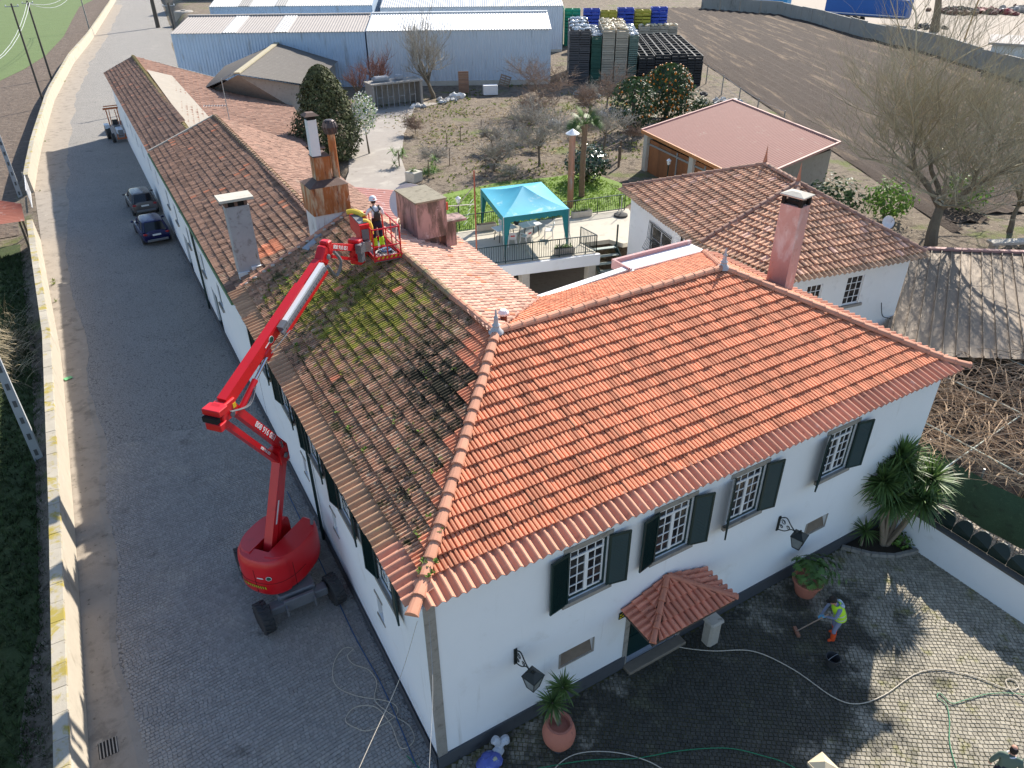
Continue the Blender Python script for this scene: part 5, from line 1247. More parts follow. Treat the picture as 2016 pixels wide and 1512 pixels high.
# ---------------------------------------------------------------- people
def skin_mesh(joints, edges, labels, mats_order, root, sub=2):
    """joints {name:(pos,rx,ry)}, edges [(a,b,label)]; returns one continuous mesh with a material per region"""
    names = list(joints); idx = {n: i for i, n in enumerate(names)}
    me = bpy.data.meshes.new('tmp'); me.from_pydata([joints[n][0] for n in names], [(idx[a], idx[b]) for a, b, _ in edges], [])
    o = bpy.data.objects.new('tmp', me); col.objects.link(o)
    md = o.modifiers.new('s', 'SKIN'); md.use_smooth_shade = True
    sv = me.skin_vertices[0].data
    for n in names:
        sv[idx[n]].radius = (joints[n][1], joints[n][2]); sv[idx[n]].use_root = (n == root)
    s2 = o.modifiers.new('d', 'SUBSURF'); s2.levels = sub; s2.render_levels = sub
    dg = bpy.context.evaluated_depsgraph_get(); r = bpy.data.meshes.new_from_object(o.evaluated_get(dg)); bpy.data.objects.remove(o)
    r.materials.clear()
    for m in mats_order: r.materials.append(m)
    segs = [(V(joints[a][0]), V(joints[b][0]), lb) for a, b, lb in edges]
    for p in r.polygons:
        c = p.center; best = None
        for a, b, lb in segs:
            ab = b - a; t = max(0, min(1, (c - a).dot(ab) / max(ab.length_squared, 1e-9))); d = (a + ab*t - c).length
            if best is None or d < best[0]: best = (d, lb)
        p.material_index = best[1]; p.use_smooth = True
    return r
M_skin = mat('skin', (.50, .27, .19), .6, .08, 8); M_hair = mat('dark_hair', (.025, .018, .014), .8, .2, 12)
M_hivis = mat('hivis_yellow', (.50, .80, .03), .7, .06, 6); M_hivis_s = mat('reflective_grey', (.55, .57, .56), .4, .05, 6); M_or = mat('hivis_orange', (.75, .09, .02), .7, .08, 6)
M_navy = mat('navy_cloth', (.016, .020, .045), .9, .15, 8); M_bluegrey = mat('blue_grey_cloth', (.21, .235, .34), .9, .12, 8); M_teew = mat('white_cloth', (.72, .72, .76), .9, .06, 8); M_glove = mat('blue_glove', (.10, .34, .55), .7, .1, 8); M_sage = mat('sage_sweater', (.115, .155, .125), .95, .12, 9); M_boot = mat('dark_boot', (.03, .026, .022), .7, .2, 8)
def hand(mb_parent, wrist, fwd, palm_n, m, name='hand', curl=1.0, s=1.0):
    """palm with four bent fingers and a thumb leaving its side"""
    f = V(fwd).normalized(); n = V(palm_n); n = (n - f*n.dot(f)).normalized(); sd = f.cross(n); w = V(wrist); t = MB()
    t.tube([w - f*.02*s, w + f*.03*s, w + f*.085*s], [.026*s, .036*s, .034*s], 8)
    for k, L in enumerate((.068, .078, .074, .058)):
        b = w + f*.075*s + sd*((k - 1.5)*.020*s); a1_ = b + (f*.75 + n*.35*curl).normalized()*L*.45*s; a2_ = a1_ + (f*.25 + n*1.0*curl).normalized()*L*.35*s; a3_ = a2_ + (f*-.35*curl + n*.8).normalized()*L*.28*s
        t.tube([b, a1_, a2_, a3_], [.010*s, .0095*s, .009*s, .007*s], 6)
    b = w + f*.03*s - sd*.032*s; t.tube([b, b - sd*.022*s + f*.028*s + n*.012*s, b - sd*.016*s + f*.05*s + n*.04*s], [.012*s, .011*s, .008*s], 6)
    return t.build(name, m, mb_parent, smooth=True)
def head(parent, c, face, up, s, hair=True, helmet=None, cap=None, bald=False):
    c = V(c); f = V(face).normalized(); u = V(up); u = (u - f*u.dot(f)).normalized(); r = u.cross(f).normalized() * -1; r = f.cross(u)
    M3 = Matrix((f, r, u)).transposed(); t = MB()
    t.blob(c, (.098*s, .078*s, .118*s), 14, 12, M=M3)
    t.blob(c + f*.035*s - u*.075*s, (.055*s, .052*s, .045*s), 10, 8, M=M3)                # jaw
    t.tube([c + f*.088*s + u*.018*s, c + f*.113*s - u*.022*s, c + f*.094*s - u*.030*s], [.010*s, .015*s, .009*s], 6)   # nose
    for a in (-1, 1): t.blob(c + r*(.078*s*a) - u*.005*s, (.022*s, .009*s, .033*s), 8, 6, M=M3)   # ears
    h = t.build('head', M_skin, parent, smooth=True)
    e = MB()
    for a in (-1, 1): e.blob(c + f*.089*s + r*(.032*s*a) + u*.010*s, (.008*s, .013*s, .008*s), 6, 4, M=M3)
    e.cbox(c + f*.092*s - u*.062*s, (.01*s, .045*s, .008*s), M3); e.build('features', M_hair, h)
    if hair:
        q = MB(); q.blob(c - f*.016*s + u*(.016*s if not bald else -.004*s), (.100*s, .087*s, .116*s), 14, 12, M=M3)
        q2 = MB(); keep = [k for k, fc in enumerate(q.f) if (sum((V(q.v[i]) - c).dot(f) for i in fc)/len(fc) < .045*s or sum((V(q.v[i]) - c).dot(u) for i in fc)/len(fc) > .07*s) and sum((V(q.v[i]) - c).dot(u) for i in fc)/len(fc) > -.06*s and not (bald and sum((V(q.v[i]) - c).dot(u) for i in fc)/len(fc) > .085*s)]
        q2.v = q.v; q2.f = [q.f[k] for k in keep]; q2.mi = [0]*len(keep); q2.t = [.5]*len(keep); q2.build('hair', M_hair, h, smooth=True)
    if helmet:
        q = MB(); prof = [(.145*s, -.01*s), (.15*s, 0), (.126*s, .008*s), (.122*s, .06*s), (.10*s, .11*s), (.06*s, .14*s), (0, .15*s)]; q.lathe(prof, c + u*.035*s, 18, M=M3); q.cbox(c + f*.15*s + u*.035*s, (.09*s, .16*s, .012*s), M3); hm = q.build('helmet', helmet, parent, smooth=True)
        q = MB(); q.cbox(c - f*.118*s + u*.075*s, (.012*s, .05*s, .03*s), M3); q.build('helmet_logo', M_or, hm)
    if cap:
        q = MB(); q.lathe([(.107*s, -.015*s), (.108*s, .03*s), (.096*s, .08*s), (.05*s, .105*s), (0, .11*s)], c + u*.04*s, 16, M=M3); q.blob(c + f*.12*s + u*.035*s, (.075*s, .075*s, .010*s), 10, 6, M=M3); q.build('cap', cap, parent, smooth=True)
    return h

def person(name, label, loc, rz, J, mats, edges=None, s=1.0):
    t = thing(name, label, 'person', loc, rz, local=True)
    E = edges or [('pel', 'bel', 0), ('bel', 'che', 1), ('che', 'nk', 1), ('nk', 'hd', 2), ('che', 'shl', 1), ('shl', 'ell', 3), ('ell', 'wrl', 4), ('che', 'shr', 1), ('shr', 'elr', 3), ('elr', 'wrr', 4), ('pel', 'hil', 0), ('hil', 'knl', 0), ('knl', 'anl', 5), ('anl', 'tol', 6), ('pel', 'hir', 0), ('hir', 'knr', 0), ('knr', 'anr', 5), ('anr', 'tor', 6)]
    me = skin_mesh(J, E, None, mats, 'pel'); link('body', me, t); return t
def std(pose, k=1.0):
    R_ = dict(pel=(.135, .105), bel=(.135, .105), che=(.15, .11), nk=(.055, .055), hd=(.05, .05), shl=(.068, .068), shr=(.068, .068), ell=(.048, .048), elr=(.048, .048), wrl=(.033, .033), wrr=(.033, .033), hil=(.095, .095), hir=(.095, .095), knl=(.066, .066), knr=(.066, .066), anl=(.05, .05), anr=(.05, .05), tol=(.045, .035), tor=(.045, .035))
    return {n: (tuple(c*k for c in pose[n]), R_[n][0]*k, R_[n][1]*k) for n in R_}

# worker in the basket, seen from behind: white shirt and helmet, navy trousers, yellow cuffs (local x = forward)
k_ = 1.0
pose = dict(pel=(0, 0, .93), bel=(.02, 0, 1.10), che=(.05, 0, 1.32), nk=(.09, 0, 1.48), hd=(.13, 0, 1.55), shl=(.05, .19, 1.40), shr=(.05, -.19, 1.40), ell=(.14, .33, 1.17), elr=(.10, -.30, 1.16), wrl=(.36, .34, 1.13), wrr=(.30, -.30, 1.10), hil=(0, .10, .88), hir=(0, -.10, .88), knl=(.03, .12, .48), knr=(.04, -.12, .48), anl=(0, .12, .09), anr=(0, -.12, .09), tol=(.17, .14, .045), tor=(.17, -.14, .045))
J = std(pose)
yaw = radians(88); wl_ = BP(.02, .10, .03)
w1 = person('person', 'worker in white helmet and shirt, navy trousers and safety harness standing in the lift basket', tuple(wl_), yaw, J, [M_navy, M_teew, M_skin, M_teew, M_skin, M_navy, M_boot])
head(w1, (.155, 0, 1.63), (1, 0, -.15), (.1, 0, 1), 1.0, helmet=M_teew)
hand(w1, (.36, .34, 1.13), (1, .0, -.2), (0, 0, -1), M_skin); hand(w1, (.30, -.30, 1.10), (1, 0, -.2), (0, 0, -1), M_skin)
t_ = MB()
for a in (-1, 1): t_.lathe([(.088, .13), (.085, .30), (.075, .42), (.072, .42)], (.015, a*.12, 0), 12)
t_.build('hivis_cuff', M_hivis, w1, smooth=True)
t_ = MB(); 
for a in (-1, 1): t_.lathe([(.075, .0), (.08, .10), (.075, .16)], (.0, a*.12, 0), 10)
t_.build('boot_cover', M_or, w1, smooth=True)
t_ = MB(); 
for a in (-1, 1): t_.tube(spline([(.12, a*.13, 1.42), (.02, a*.14, 1.50), (-.10, a*.10, 1.40), (-.13, a*.02, 1.22), (-.12, a*.08, 1.08)], 5), .022, 6)
t_.blob((-.14, 0, 1.20), (.06, .12, .17), 8, 6, jit=.1); t_.lathe([(.155, 1.04), (.16, 1.07), (.155, 1.10)], (0, 0, 0), 14); t_.build('harness', M_boot, w1, smooth=True)
t_ = MB(); t_.tube(spline([(-.05, .20, 1.10), (-.08, .26, .8), (-.05, .28, .45), (.05, .27, .2)], 6), .014, 5); t_.build('lanyard', M_hivis, w1)
# things in the basket
yj = thing('hivis_jacket', 'yellow and orange work jacket draped over the basket console', 'jacket', tuple(BP(-bw - .1, .1, 1.15)))
t_ = MB(); rg = random.Random(3)
t_.tube(spline([BP(-bw - .34, .62, 1.30), BP(-bw - .18, .5, 1.34), BP(-bw + .0, .3, 1.30), BP(-bw + .06, .1, 1.22)], 5), [.09]*16, 8); t_.tube(spline([BP(-bw - .1, -.35, 1.26), BP(-bw + .04, -.40, 1.22), BP(-bw + .10, -.46, 1.05), BP(-bw + .10, -.48, .82)], 5), [.085]*16, 8); t_.build('sleeve', mat('yellow_oilskin', (.75, .52, .06), .6, .15, 5), yj, smooth=True)
t_ = MB(); t_.tube(spline([BP(-bw - .05, .45, 1.28), BP(-bw + .06, .25, 1.20), BP(-bw + .08, -.2, 1.15), BP(-bw + .10, -.4, .75)], 5), .06, 8); t_.build('orange_strap', M_or, yj, smooth=True)
def coil(name, label, c, r, n, m, th=.018, ax=V((0, 0, 1)), jit=.15, cat='hose', ell=1.0):
    rg = random.Random(len(label)); pts = []; Mx = V((0, 0, 1)).rotation_difference(ax).to_matrix()
    for i in range(n * 14): a = 2*pi*i/14; q = r*(1 + jit*sin(i*.37 + 1) * .6); pts.append(V(c) + Mx @ V((q*cos(a), q*sin(a)*ell, .012*i/14 + rg.uniform(0, .01))))
    t = MB(); t.tube(pts, th, 5); return tag(t.build(name, m, smooth=True), label, cat)
M_hose_w = mat('cream_hose', (.55, .48, .38), .6, .1, 6); M_hose_g = mat('grey_hose', (.34, .34, .33), .6, .12, 6); M_hose_gr = mat('green_hose', (.015, .20, .09), .5, .12, 6); M_hose_b = mat('blue_hose', (.05, .10, .20), .6, .1, 6)
coil('hose', 'cream hose hanging in long loops from the right side of the basket', tuple(BP(bw + .16, -.18, .62)), .30, 2, M_hose_w, .024, Bx + By*-.55, .05, ell=1.7)
coil('hose', 'grey hose coiled on the floor of the lift basket', tuple(BP(.05, -.45, .06)), .30, 4, M_hose_g, .02)
coil('rope', 'light blue rope bundle on the floor of the lift basket', tuple(BP(.15, -.25, .07)), .16, 4, mat('blue_rope', (.15, .32, .55), .7, .2, 8), .018, cat='rope')
rb = MB(); rg = random.Random(9)
for i in range(22): rb.blob(BP(rg.uniform(-.36, .38), rg.uniform(-.85, -.62), .06 + rg.uniform(0, .06)), rg.uniform(.03, .07), 6, 5, jit=.25, rg=rg)
tag(rb.build('debris', mat('tile_debris', (.50, .46, .42), .9, .25, 8)), 'heap of pale moss debris and rag at the front of the basket floor', 'debris')

# worker sweeping in the yard: hi-vis vest, blue-grey clothes, orange boots, dark cap
pose = dict(pel=(-.05, 0, .90), bel=(.02, 0, 1.06), che=(.12, 0, 1.27), nk=(.22, 0, 1.42), hd=(.28, 0, 1.48), shl=(.14, .19, 1.35), shr=(.14, -.19, 1.35), ell=(.25, .26, 1.10), elr=(.28, -.22, 1.10), wrl=(.44, .08, 1.00), wrr=(.50, -.06, .88), hil=(-.04, .10, .86), hir=(-.04, -.10, .86), knl=(.10, .15, .47), knr=(-.02, -.13, .46), anl=(.06, .16, .09), anr=(-.12, -.13, .09), tol=(.22, .18, .045), tor=(.05, -.15, .045))
J = std(pose)
wy = radians(152)
w2 = person('person', 'worker in yellow hi-vis vest, dark cap and orange boots sweeping the shaded yard', (11.72, -2.36, .03), wy, J, [M_bluegrey, M_bluegrey, M_skin, M_bluegrey, M_bluegrey, M_bluegrey, M_or])
head(w2, (.315, 0, 1.55), (1, 0, -.35), (.3, 0, 1), 1.0, cap=M_hair)
hand(w2, (.44, .08, 1.00), (.8, -.3, -.4), (0, -1, -.3), M_glove); hand(w2, (.50, -.06, .88), (.7, .3, -.5), (0, 1, -.3), M_glove)
def torso_loft(secs, n=16):
    m = MB()
    for c, rx, ry in secs:
        for k in range(n): th = 2*pi*k/n; m.v.append((c[0] + rx*cos(th), c[1] + ry*sin(th), c[2] - rx*cos(th)*.28))
    for i in range(len(secs)-1):
        for k in range(n): k2 = (k+1) % n; m.f.append((i*n+k, i*n+k2, (i+1)*n+k2, (i+1)*n+k)); m.mi.append(0); m.t.append(.5)
    return m
v_ = torso_loft([((-.05, 0, .84), .175, .215), ((-.01, 0, 1.0), .165, .20), ((.06, 0, 1.15), .165, .205), ((.12, 0, 1.28), .155, .20), ((.16, 0, 1.38), .12, .17), ((.19, 0, 1.425), .085, .115)]).build('vest', M_hivis, w2, smooth=True)
for c, rx, ry in (((-.035, 0, .92), .175, .212), ((.02, 0, 1.07), .170, .206)): torso_loft([((c[0], 0, c[2] - .022), rx, ry), ((c[0] + .01, 0, c[2] + .022), rx, ry)]).build('reflective_band', M_hivis_s, v_, smooth=True)
t_ = MB(); t_.tube(spline([(.10, .09, 1.46), (.02, .10, 1.40), (-.02, 0, 1.36), (.02, -.10, 1.40), (.10, -.09, 1.46)], 5), .04, 8); t_.build('hood', mat('pale_hood', (.42, .50, .58), .9, .1, 6), w2, smooth=True)
t_ = MB()
for a, x, x2 in ((.155, .08, .06), (-.13, -.06, -.12)): t_.tube([(x2, a, .06), (x2 + .01, a, .2), (x, a, .36)], [.07, .075, .082], 10)
t_.build('boot', M_or, w2, smooth=True)
br = thing('broom', 'long wooden-handled broom held by the worker in the yard', 'broom', (11.0, -2.1, .03))
Rz = Matrix.Rotation(wy, 3, 'Z'); hp = lambda x, y, z: V((11.72, -2.36, .03)) + Rz @ V((x, y, z))
t_ = MB(); t_.tube([hp(.40, .12, 1.14), hp(1.0, -.18, .09)], .018, 8); t_.build('handle', mat('broom_handle', (.36, .26, .20), .7, .15, 6), br); t_ = MB(); q = hp(1.0, -.18, .07); t_.cbox(q, (.09, .34, .06), Rz); t_.cbox(q - V((0, 0, .045)), (.07, .32, .05), Rz); t_.build('broom_head', mat('broom_bristle', (.30, .14, .09), .9, .2, 6), br)
bk = thing('bucket', 'black plastic bucket standing on the cobbles beside the sweeping worker', 'bucket', (10.9, -3.0, .03)); t_ = MB(); t_.lathe([(.14, 0), (.19, .30), (.205, .32), (.185, .32), (.135, .03), (0, .03)], (10.9, -3.0, .03), 18); t_.build('bucket_body', M_rub, bk, smooth=True); t_ = MB(); t_.tube([V((10.9 + .2*cos(a), -3.0 + .2*sin(a)*.7 - .12*sin(a), .35 + .0)) for a in [pi*i/10 for i in range(11)]], .006, 5); t_.build('bucket_handle', M_grey_metal, bk)

# man at the lower right corner, seen from above and behind
pose = dict(pel=(0, 0, .95), bel=(.01, 0, 1.12), che=(.02, 0, 1.33), nk=(.05, 0, 1.50), hd=(.07, 0, 1.56), shl=(.02, .20, 1.42), shr=(.02, -.20, 1.42), ell=(-.02, .30, 1.15), elr=(.0, -.29, 1.14), wrl=(.10, .27, .92), wrr=(.14, -.25, .93), hil=(0, .10, .9), hir=(0, -.10, .9), knl=(.03, .12, .49), knr=(.0, -.12, .49), anl=(0, .12, .09), anr=(-.03, -.12, .09), tol=(.17, .14, .045), tor=(.14, -.14, .045))
J = std(pose); J = {n: (p, a*1.12, b*1.12) for n, (p, a, b) in J.items()}
w3 = person('person', 'man with thinning dark hair in a sage green sweater at the lower right corner', (11.22, -7.42, .03), radians(30), J, [M_navy, M_sage, M_skin, M_sage, M_sage, M_navy, M_boot])
head(w3, (.085, 0, 1.64), (1, 0, -.1), (0, 0, 1), 1.0, bald=True)
hand(w3, (.10, .27, .92), (.5, -.1, -.9), (0, -1, 0), M_skin); hand(w3, (.14, -.25, .93), (.5, .1, -.9), (0, 1, 0), M_skin)
t_ = MB(); t_.tube([V((.05 + .085*cos(a), .09*sin(a), 1.475 + .02*sin(a*2))) for a in [2*pi*i/14 for i in range(15)]], .020, 6); t_.build('collar', M_teew, w3, smooth=True)
# ---------------------------------------------------------------- plants and things of the front yard
def leaf_strip(mb, p, d, up, L, w, droop, mi=0, n=3, t=.5):
    p, d, up = V(p), V(d).normalized(), V(up); sd = d.cross(up)
    if sd.length < 1e-3: sd = d.cross(V((1, 0, 0)))
    sd.normalize(); o = len(mb.v); q = p.copy(); dd = d.copy()
    for i in range(n + 1):
        f = i / n; ww = w * (.6 + .8*f if f < .4 else (1 - f) * 1.45) if i < n else 0
        mb.v += [tuple(q + sd*ww/2), tuple(q - sd*ww/2)]
        dd = (dd - V((0, 0, 1)) * droop * (1.0/n)).normalized(); q = q + dd * (L / n)
    for i in range(n): mb.f.append((o+2*i, o+2*i+1, o+2*i+3, o+2*i+2)); mb.mi.append(mi); mb.t.append(t)
M_yuc = mat('yucca_leaf', (.10, .165, .045), .5, .3, 3, tint=.45, spec=.45, transl=.25); M_leafd = mat('dark_leaf', (.040, .075, .024), .55, .3, 2, tint=.5, spec=.4, transl=.25); M_leafl = mat('light_leaf', (.12, .22, .04), .6, .25, 3, tint=.4, transl=.3)
M_stem = mat('pale_stem', (.26, .20, .14), .9, .2, 6)
def rosette(mb, c, L, n, rg, w=.055):
    for i in range(n):
        ph = math.acos(rg.uniform(-.25, 1)); th = rg.uniform(0, 2*pi); d = V((sin(ph)*cos(th), sin(ph)*sin(th), cos(ph)))
        leaf_strip(mb, V(c) + d*.04, d, (0, 0, 1) if abs(d.z) < .9 else (1, 0, 0), L*rg.uniform(.75, 1.1), w, .35 + .5*(1 - d.z), t=rg.random())
def yucca(label, base, stems, group=None, L=.6, n=90, w=.055, seed=1, leafm=None, parent_mats=None):
    t = thing('yucca_plant', label, 'plant', base, group=group); rg = random.Random(seed)
    for k, (top, r0) in enumerate(stems):
        m = MB(); b = V(base) + V(((V(top) - V(base)).x*.1, (V(top) - V(base)).y*.1, 0)); mid = b.lerp(V(top), .5) + V((rg.uniform(-.08, .08), rg.uniform(-.08, .08), 0))
        m.tube(spline([b, mid, top], 5), [r0*(1 - .35*i/10) for i in range(11)], 8); m.build('stem', M_stem, t, smooth=True)
        m = MB(); rosette(m, top, L, n, rg, w); m.build('leaves', leafm or M_yuc, t)
    return t
M_terra = mat('terracotta_pot', (.46, .17, .115), .8, .12, 3, layers=[((.20, .08, .06), 2.5, .60, .74), ((.55, .30, .22), 4, .62, .78)], bump=.005, bs=40)
M_earth = mat('potting_soil', (.05, .038, .026), .95, .3, 10)
pt = thing('plant_pot', 'large round terracotta urn on a dark foot by the white wall corner', 'pot', (2.82, -1.12, .03))
t_ = MB(); t_.lathe([(.13, 0), (.11, .12), (.16, .22)], (2.82, -1.12, .03), 14); t_.build('foot', M_plinth, pt, smooth=True)
t_ = MB(); t_.lathe([(.17, .22), (.31, .36), (.40, .55), (.425, .74), (.39, .92), (.32, 1.04), (.30, 1.08), (.33, 1.12), (.27, 1.12), (.25, 1.0), (0, .98)], (2.82, -1.12, .03), 28); t_.build('urn', M_terra, pt, smooth=True)
yucca('two-stemmed yucca growing in the terracotta urn', (2.82, -1.12, 1.0), [((2.78, -.85, 1.62), .035), ((3.18, -.72, 1.78), .035)], L=.50, n=110, w=.05, seed=3)
pt = thing('plant_pot', 'wide terracotta pot with leafy shrub below the right wall lantern', 'pot', (12.35, -.80, .03))
t_ = MB(); t_.lathe([(.24, 0), (.30, .06), (.36, .30), (.43, .55), (.47, .57), (.47, .64), (.41, .64), (.38, .56), (0, .55)], (12.35, -.80, .03), 24); t_.build('pot_body', M_terra, pt, smooth=True)
fa = thing('shrub', 'fatsia with big palmate leaves growing in the wide terracotta pot', 'plant', (12.35, -.80, .6)); rg = random.Random(12)
t_ = MB()
for k in range(5): a = 2*pi*k/5; t_.tube([(12.35, -.80, .58), (12.35 + .25*cos(a), -.80 + .25*sin(a), 1.15)], .014, 5)
t_.build('stem', M_stem, fa)
t_ = MB()
for k in range(170):
    ph = math.acos(rg.uniform(-.1, 1)); th = rg.uniform(0, 2*pi); c = V((12.35, -.80, 1.0)) + V((sin(ph)*cos(th)*.62, sin(ph)*sin(th)*.62, cos(ph)*.45)) * rg.uniform(.6, 1.05)
    if rg.random() < .18: c += V((.35, -.28, .0))
    nn_ = (c - V((12.35, -.8, .75))).normalized(); a1_ = nn_.orthogonal().normalized(); a2_ = nn_.cross(a1_); s_ = rg.uniform(.13, .22); tt = rg.random()
    for j in range(7):
        an = (j - 3) * .62; d = a1_*cos(an) + a2_*sin(an); leaf_strip(t_, c, d, nn_, s_*(1 - .08*abs(j - 3)), s_*.30, .25, mi=0 if rg.random() > .0 else 1, n=2, t=tt)
t_.build('leaves', mat('fatsia_leaf', (.075, .15, .03), .5, .3, 3, tint=.4, transl=.15), fa)
# tall yucca clump in the planting bed by the right wall
yucca('tall multi-stemmed yucca clump in the bed between house and yard wall', (16.35, -.75, .05), [((15.75, -.35, 2.75), .09), ((16.45, -.35, 3.05), .10), ((17.15, -1.05, 2.75), .10), ((16.7, -.15, 3.3), .08), ((17.0, -.5, 2.6), .09), ((15.95, -.7, 2.2), .07), ((16.6, -1.25, 2.3), .07)], L=1.0, n=190, w=.085, seed=5)
yucca('low young yucca rosette at the house end of the planting bed', (15.65, -.35, .05), [((15.6, -.38, .75), .05)], L=.6, n=60, seed=6)
bed = struct(MB().add([(15.05, -.06, .06), (15.6, -.75, .06), (16.2, -1.2, .06), (17.0, -1.45, .06), (17.05, -.06, .06)], [(0, 1, 2, 3, 4)]).build('planting_bed', M_earth))
kb_ = thing('bed_kerb', 'row of low stone kerb pieces edging the planting bed', 'kerb', (15.9, -.9, 0)); kp = [(15.0, -.06), (15.55, -.8), (16.15, -1.26), (17.02, -1.5)]
for a, b in zip(kp, kp[1:]):
    for j in range(3): p, q = V((a[0], a[1], .07)).lerp(V((b[0], b[1], .07)), j/3 + .01), V((a[0], a[1], .07)).lerp(V((b[0], b[1], .07)), (j+1)/3 - .01); t_ = MB(); t_.beam(p, q, .12, .16); t_.build('kerb_stone', M_stone, kb_)
def bush(label, c, r, n, rg_seed, m=M_leafd, ls=.12, core=True, name='shrub', cat='plant', squash=.8, stems=True, extra=None, group=None, hollow=.55, oval=False):
    t = thing(name, label, cat, (c[0], c[1], c[2]), group=group); rg = random.Random(rg_seed); mb = MB(); C_ = V((c[0], c[1], c[2] + r*squash))
    if stems:
        s = MB()
        for k in range(7): a = rg.uniform(0, 2*pi); s.tube([V(c), V(c) + V((cos(a)*r*.35, sin(a)*r*.35, r*squash*.9)), V(c) + V((cos(a)*r*.6, sin(a)*r*.6, r*squash*1.3))], [.03, .02, .008], 5)
        s.build('stem', M_bark, t)
    for i in range(n):
        d = V((rg.gauss(0, 1), rg.gauss(0, 1), rg.gauss(0, 1))).normalized(); f = rg.uniform(hollow, 1.0) * (1 + .22*noise.noise(d*2.3 + V((rg_seed, 0, 0))))
        if noise.noise(d*3.1 + V((0, rg_seed, 5))) < -.32: continue
        p = C_ + V((d.x*r*f, d.y*r*f, d.z*r*f*squash))
        if p.z < c[2] + .02: continue
        nn_ = (d + V((rg.uniform(-.7, .7), rg.uniform(-.7, .7), rg.uniform(-.2, .8)))).normalized(); a1_ = nn_.orthogonal().normalized(); an = rg.uniform(0, 6.28); a2_ = nn_.cross(a1_); e = a1_*cos(an) + a2_*sin(an); g_ = nn_.cross(e); L = ls*rg.uniform(.7, 1.3)
        mb.add([tuple(p - e*L*.5), tuple(p + g_*L*.28), tuple(p + e*L*.5 + nn_*-L*.1), tuple(p - g_*L*.28)], [(0, 1, 2, 3)], 0, rg.random())
        if extra and rg.random() < extra[1]: mb.blob(p + d*.05, extra[2], 6, 4, mi=1, rg=rg)
    mb.build('leaves', [m] + ([extra[0]] if extra else []), t); return t
bush('leafy green ground plants at the foot of the tall yucca clump', (16.75, -1.05, .06), .38, 140, 8, M_leafl, .13, squash=.7)

# right-hand yard wall with scalloped dark green metal edging
yw = thing('yard_wall', 'white yard wall on the right topped by dark coping', 'wall', (17.1, -4, 0))
t_ = MB(); t_.box(17.05, -11, -.02, 17.35, -.06, 1.30); t_.build('wall_body', M_white, yw)
t_ = MB(); t_.box(17.0, -11, 1.304, 17.40, -.06, 1.36); t_.build('coping', mat('dark_coping', (.10, .09, .075), .85, .25, 4), yw)
sf = thing('scalloped_fence', 'dark green scalloped metal panels fixed along the top of the yard wall', 'fence', (17.3, -4, 1.36))
M_scal = mat('blackish_green_metal', (.010, .022, .016), .38, .2, 4, spec=.5)
for k in range(18):
    y0 = -.4 - k*.58; m = MB(); nseg = 9; w_ = .56
    for x in (17.24, 17.28):
        m.v.append((x, y0, 1.38)); m.v.append((x, y0 - w_, 1.38))
        for i in range(nseg + 1): a = pi*i/nseg; m.v.append((x + .22*sin(a)*1.0, y0 - w_/2 + cos(a)*w_/2, 1.55 + sin(a)*.36))
    n2 = nseg + 3; m.f = [tuple([1, 0] + list(range(2, n2))), tuple([n2, n2 + 1] + list(range(2*n2 - 1, n2 + 1, -1)))] + [(2 + i, 3 + i, n2 + 3 + i, n2 + 2 + i) for i in range(nseg)]; m.mi = [0]*len(m.f); m.t = [.5]*len(m.f)
    m.build('panel', M_scal, sf)
# paved side path, green netting, vine pergola
M_path = mat('pale_path_setts', (.40, .345, .285), .9, .12, 1.2, layers=[((.24, .20, .16), 6, .56, .7)], bump=.012, bs=9)
sp_ = struct(MB().add([(17.36, -12, .006), (21.5, -12, .006), (21.0, .9, .006), (17.9, .9, .006)], [(0, 1, 2, 3)]).build('side_path', M_path))
cobbles(sp_, lambda x, y: True, 17.5, 20.9, -6.5, .8, .16, .14, mat('path_setts', (.42, .365, .30), .85, .12, 1.2, tint=.16, layers=[((.26, .22, .17), 1.4, .58, .74)]), ang=.35, n_ind=120, h=.03, seed=9)
nf = thing('netting_fence', 'dark green windbreak netting fence bulging along the side path', 'fence', (19.9, -3, 0))
t_ = MB(); ny, nz = 60, 8
for j in range(nz + 1):
    for i in range(ny + 1):
        y = .9 - 10.5*i/ny; z = .12 + 1.95*j/nz + .12*noise.noise(V((y*.5, 0, 3))); x = 20.0 + .12*sin(y*1.1) + .10*noise.noise(V((y*1.3, z*1.2, 0))) - .25*(j/nz)
        t_.v.append((x, y, z))
for j in range(nz):
    for i in range(ny): t_.f.append((j*(ny+1)+i, j*(ny+1)+i+1, (j+1)*(ny+1)+i+1, (j+1)*(ny+1)+i)); t_.mi.append(0); t_.t.append(.5)
t_.build('netting', mat('green_netting', (.018, .050, .030), .9, .4, 3, layers=[((.04, .085, .05), 5, .56, .72), ((.008, .02, .014), 1.6, .55, .72)], bump=.02, bs=25), nf, smooth=True)
for k in range(6): t_ = MB(); y = .7 - k*2.0; t_.tube([(20.06, y, 0), (20.0, y, 2.2)], .035, 6); t_.build('post', M_grey_metal, nf)
pg = thing('vine_pergola', 'pergola of pale poles overgrown by leafless tangled brown vines at the right', 'pergola', (24, 0, 0))
rg = random.Random(17)
for x in (20.6, 24.2, 27.8):
    for y in (-6.5, -2.5, 1.5, 4.6): t_ = MB(); t_.tube([(x, y, 0), (x, y, 2.3)], .05, 6); t_.build('post', M_wood, pg)
M_pole = mat('pale_green_pole', (.42, .46, .40), .8, .15, 4)
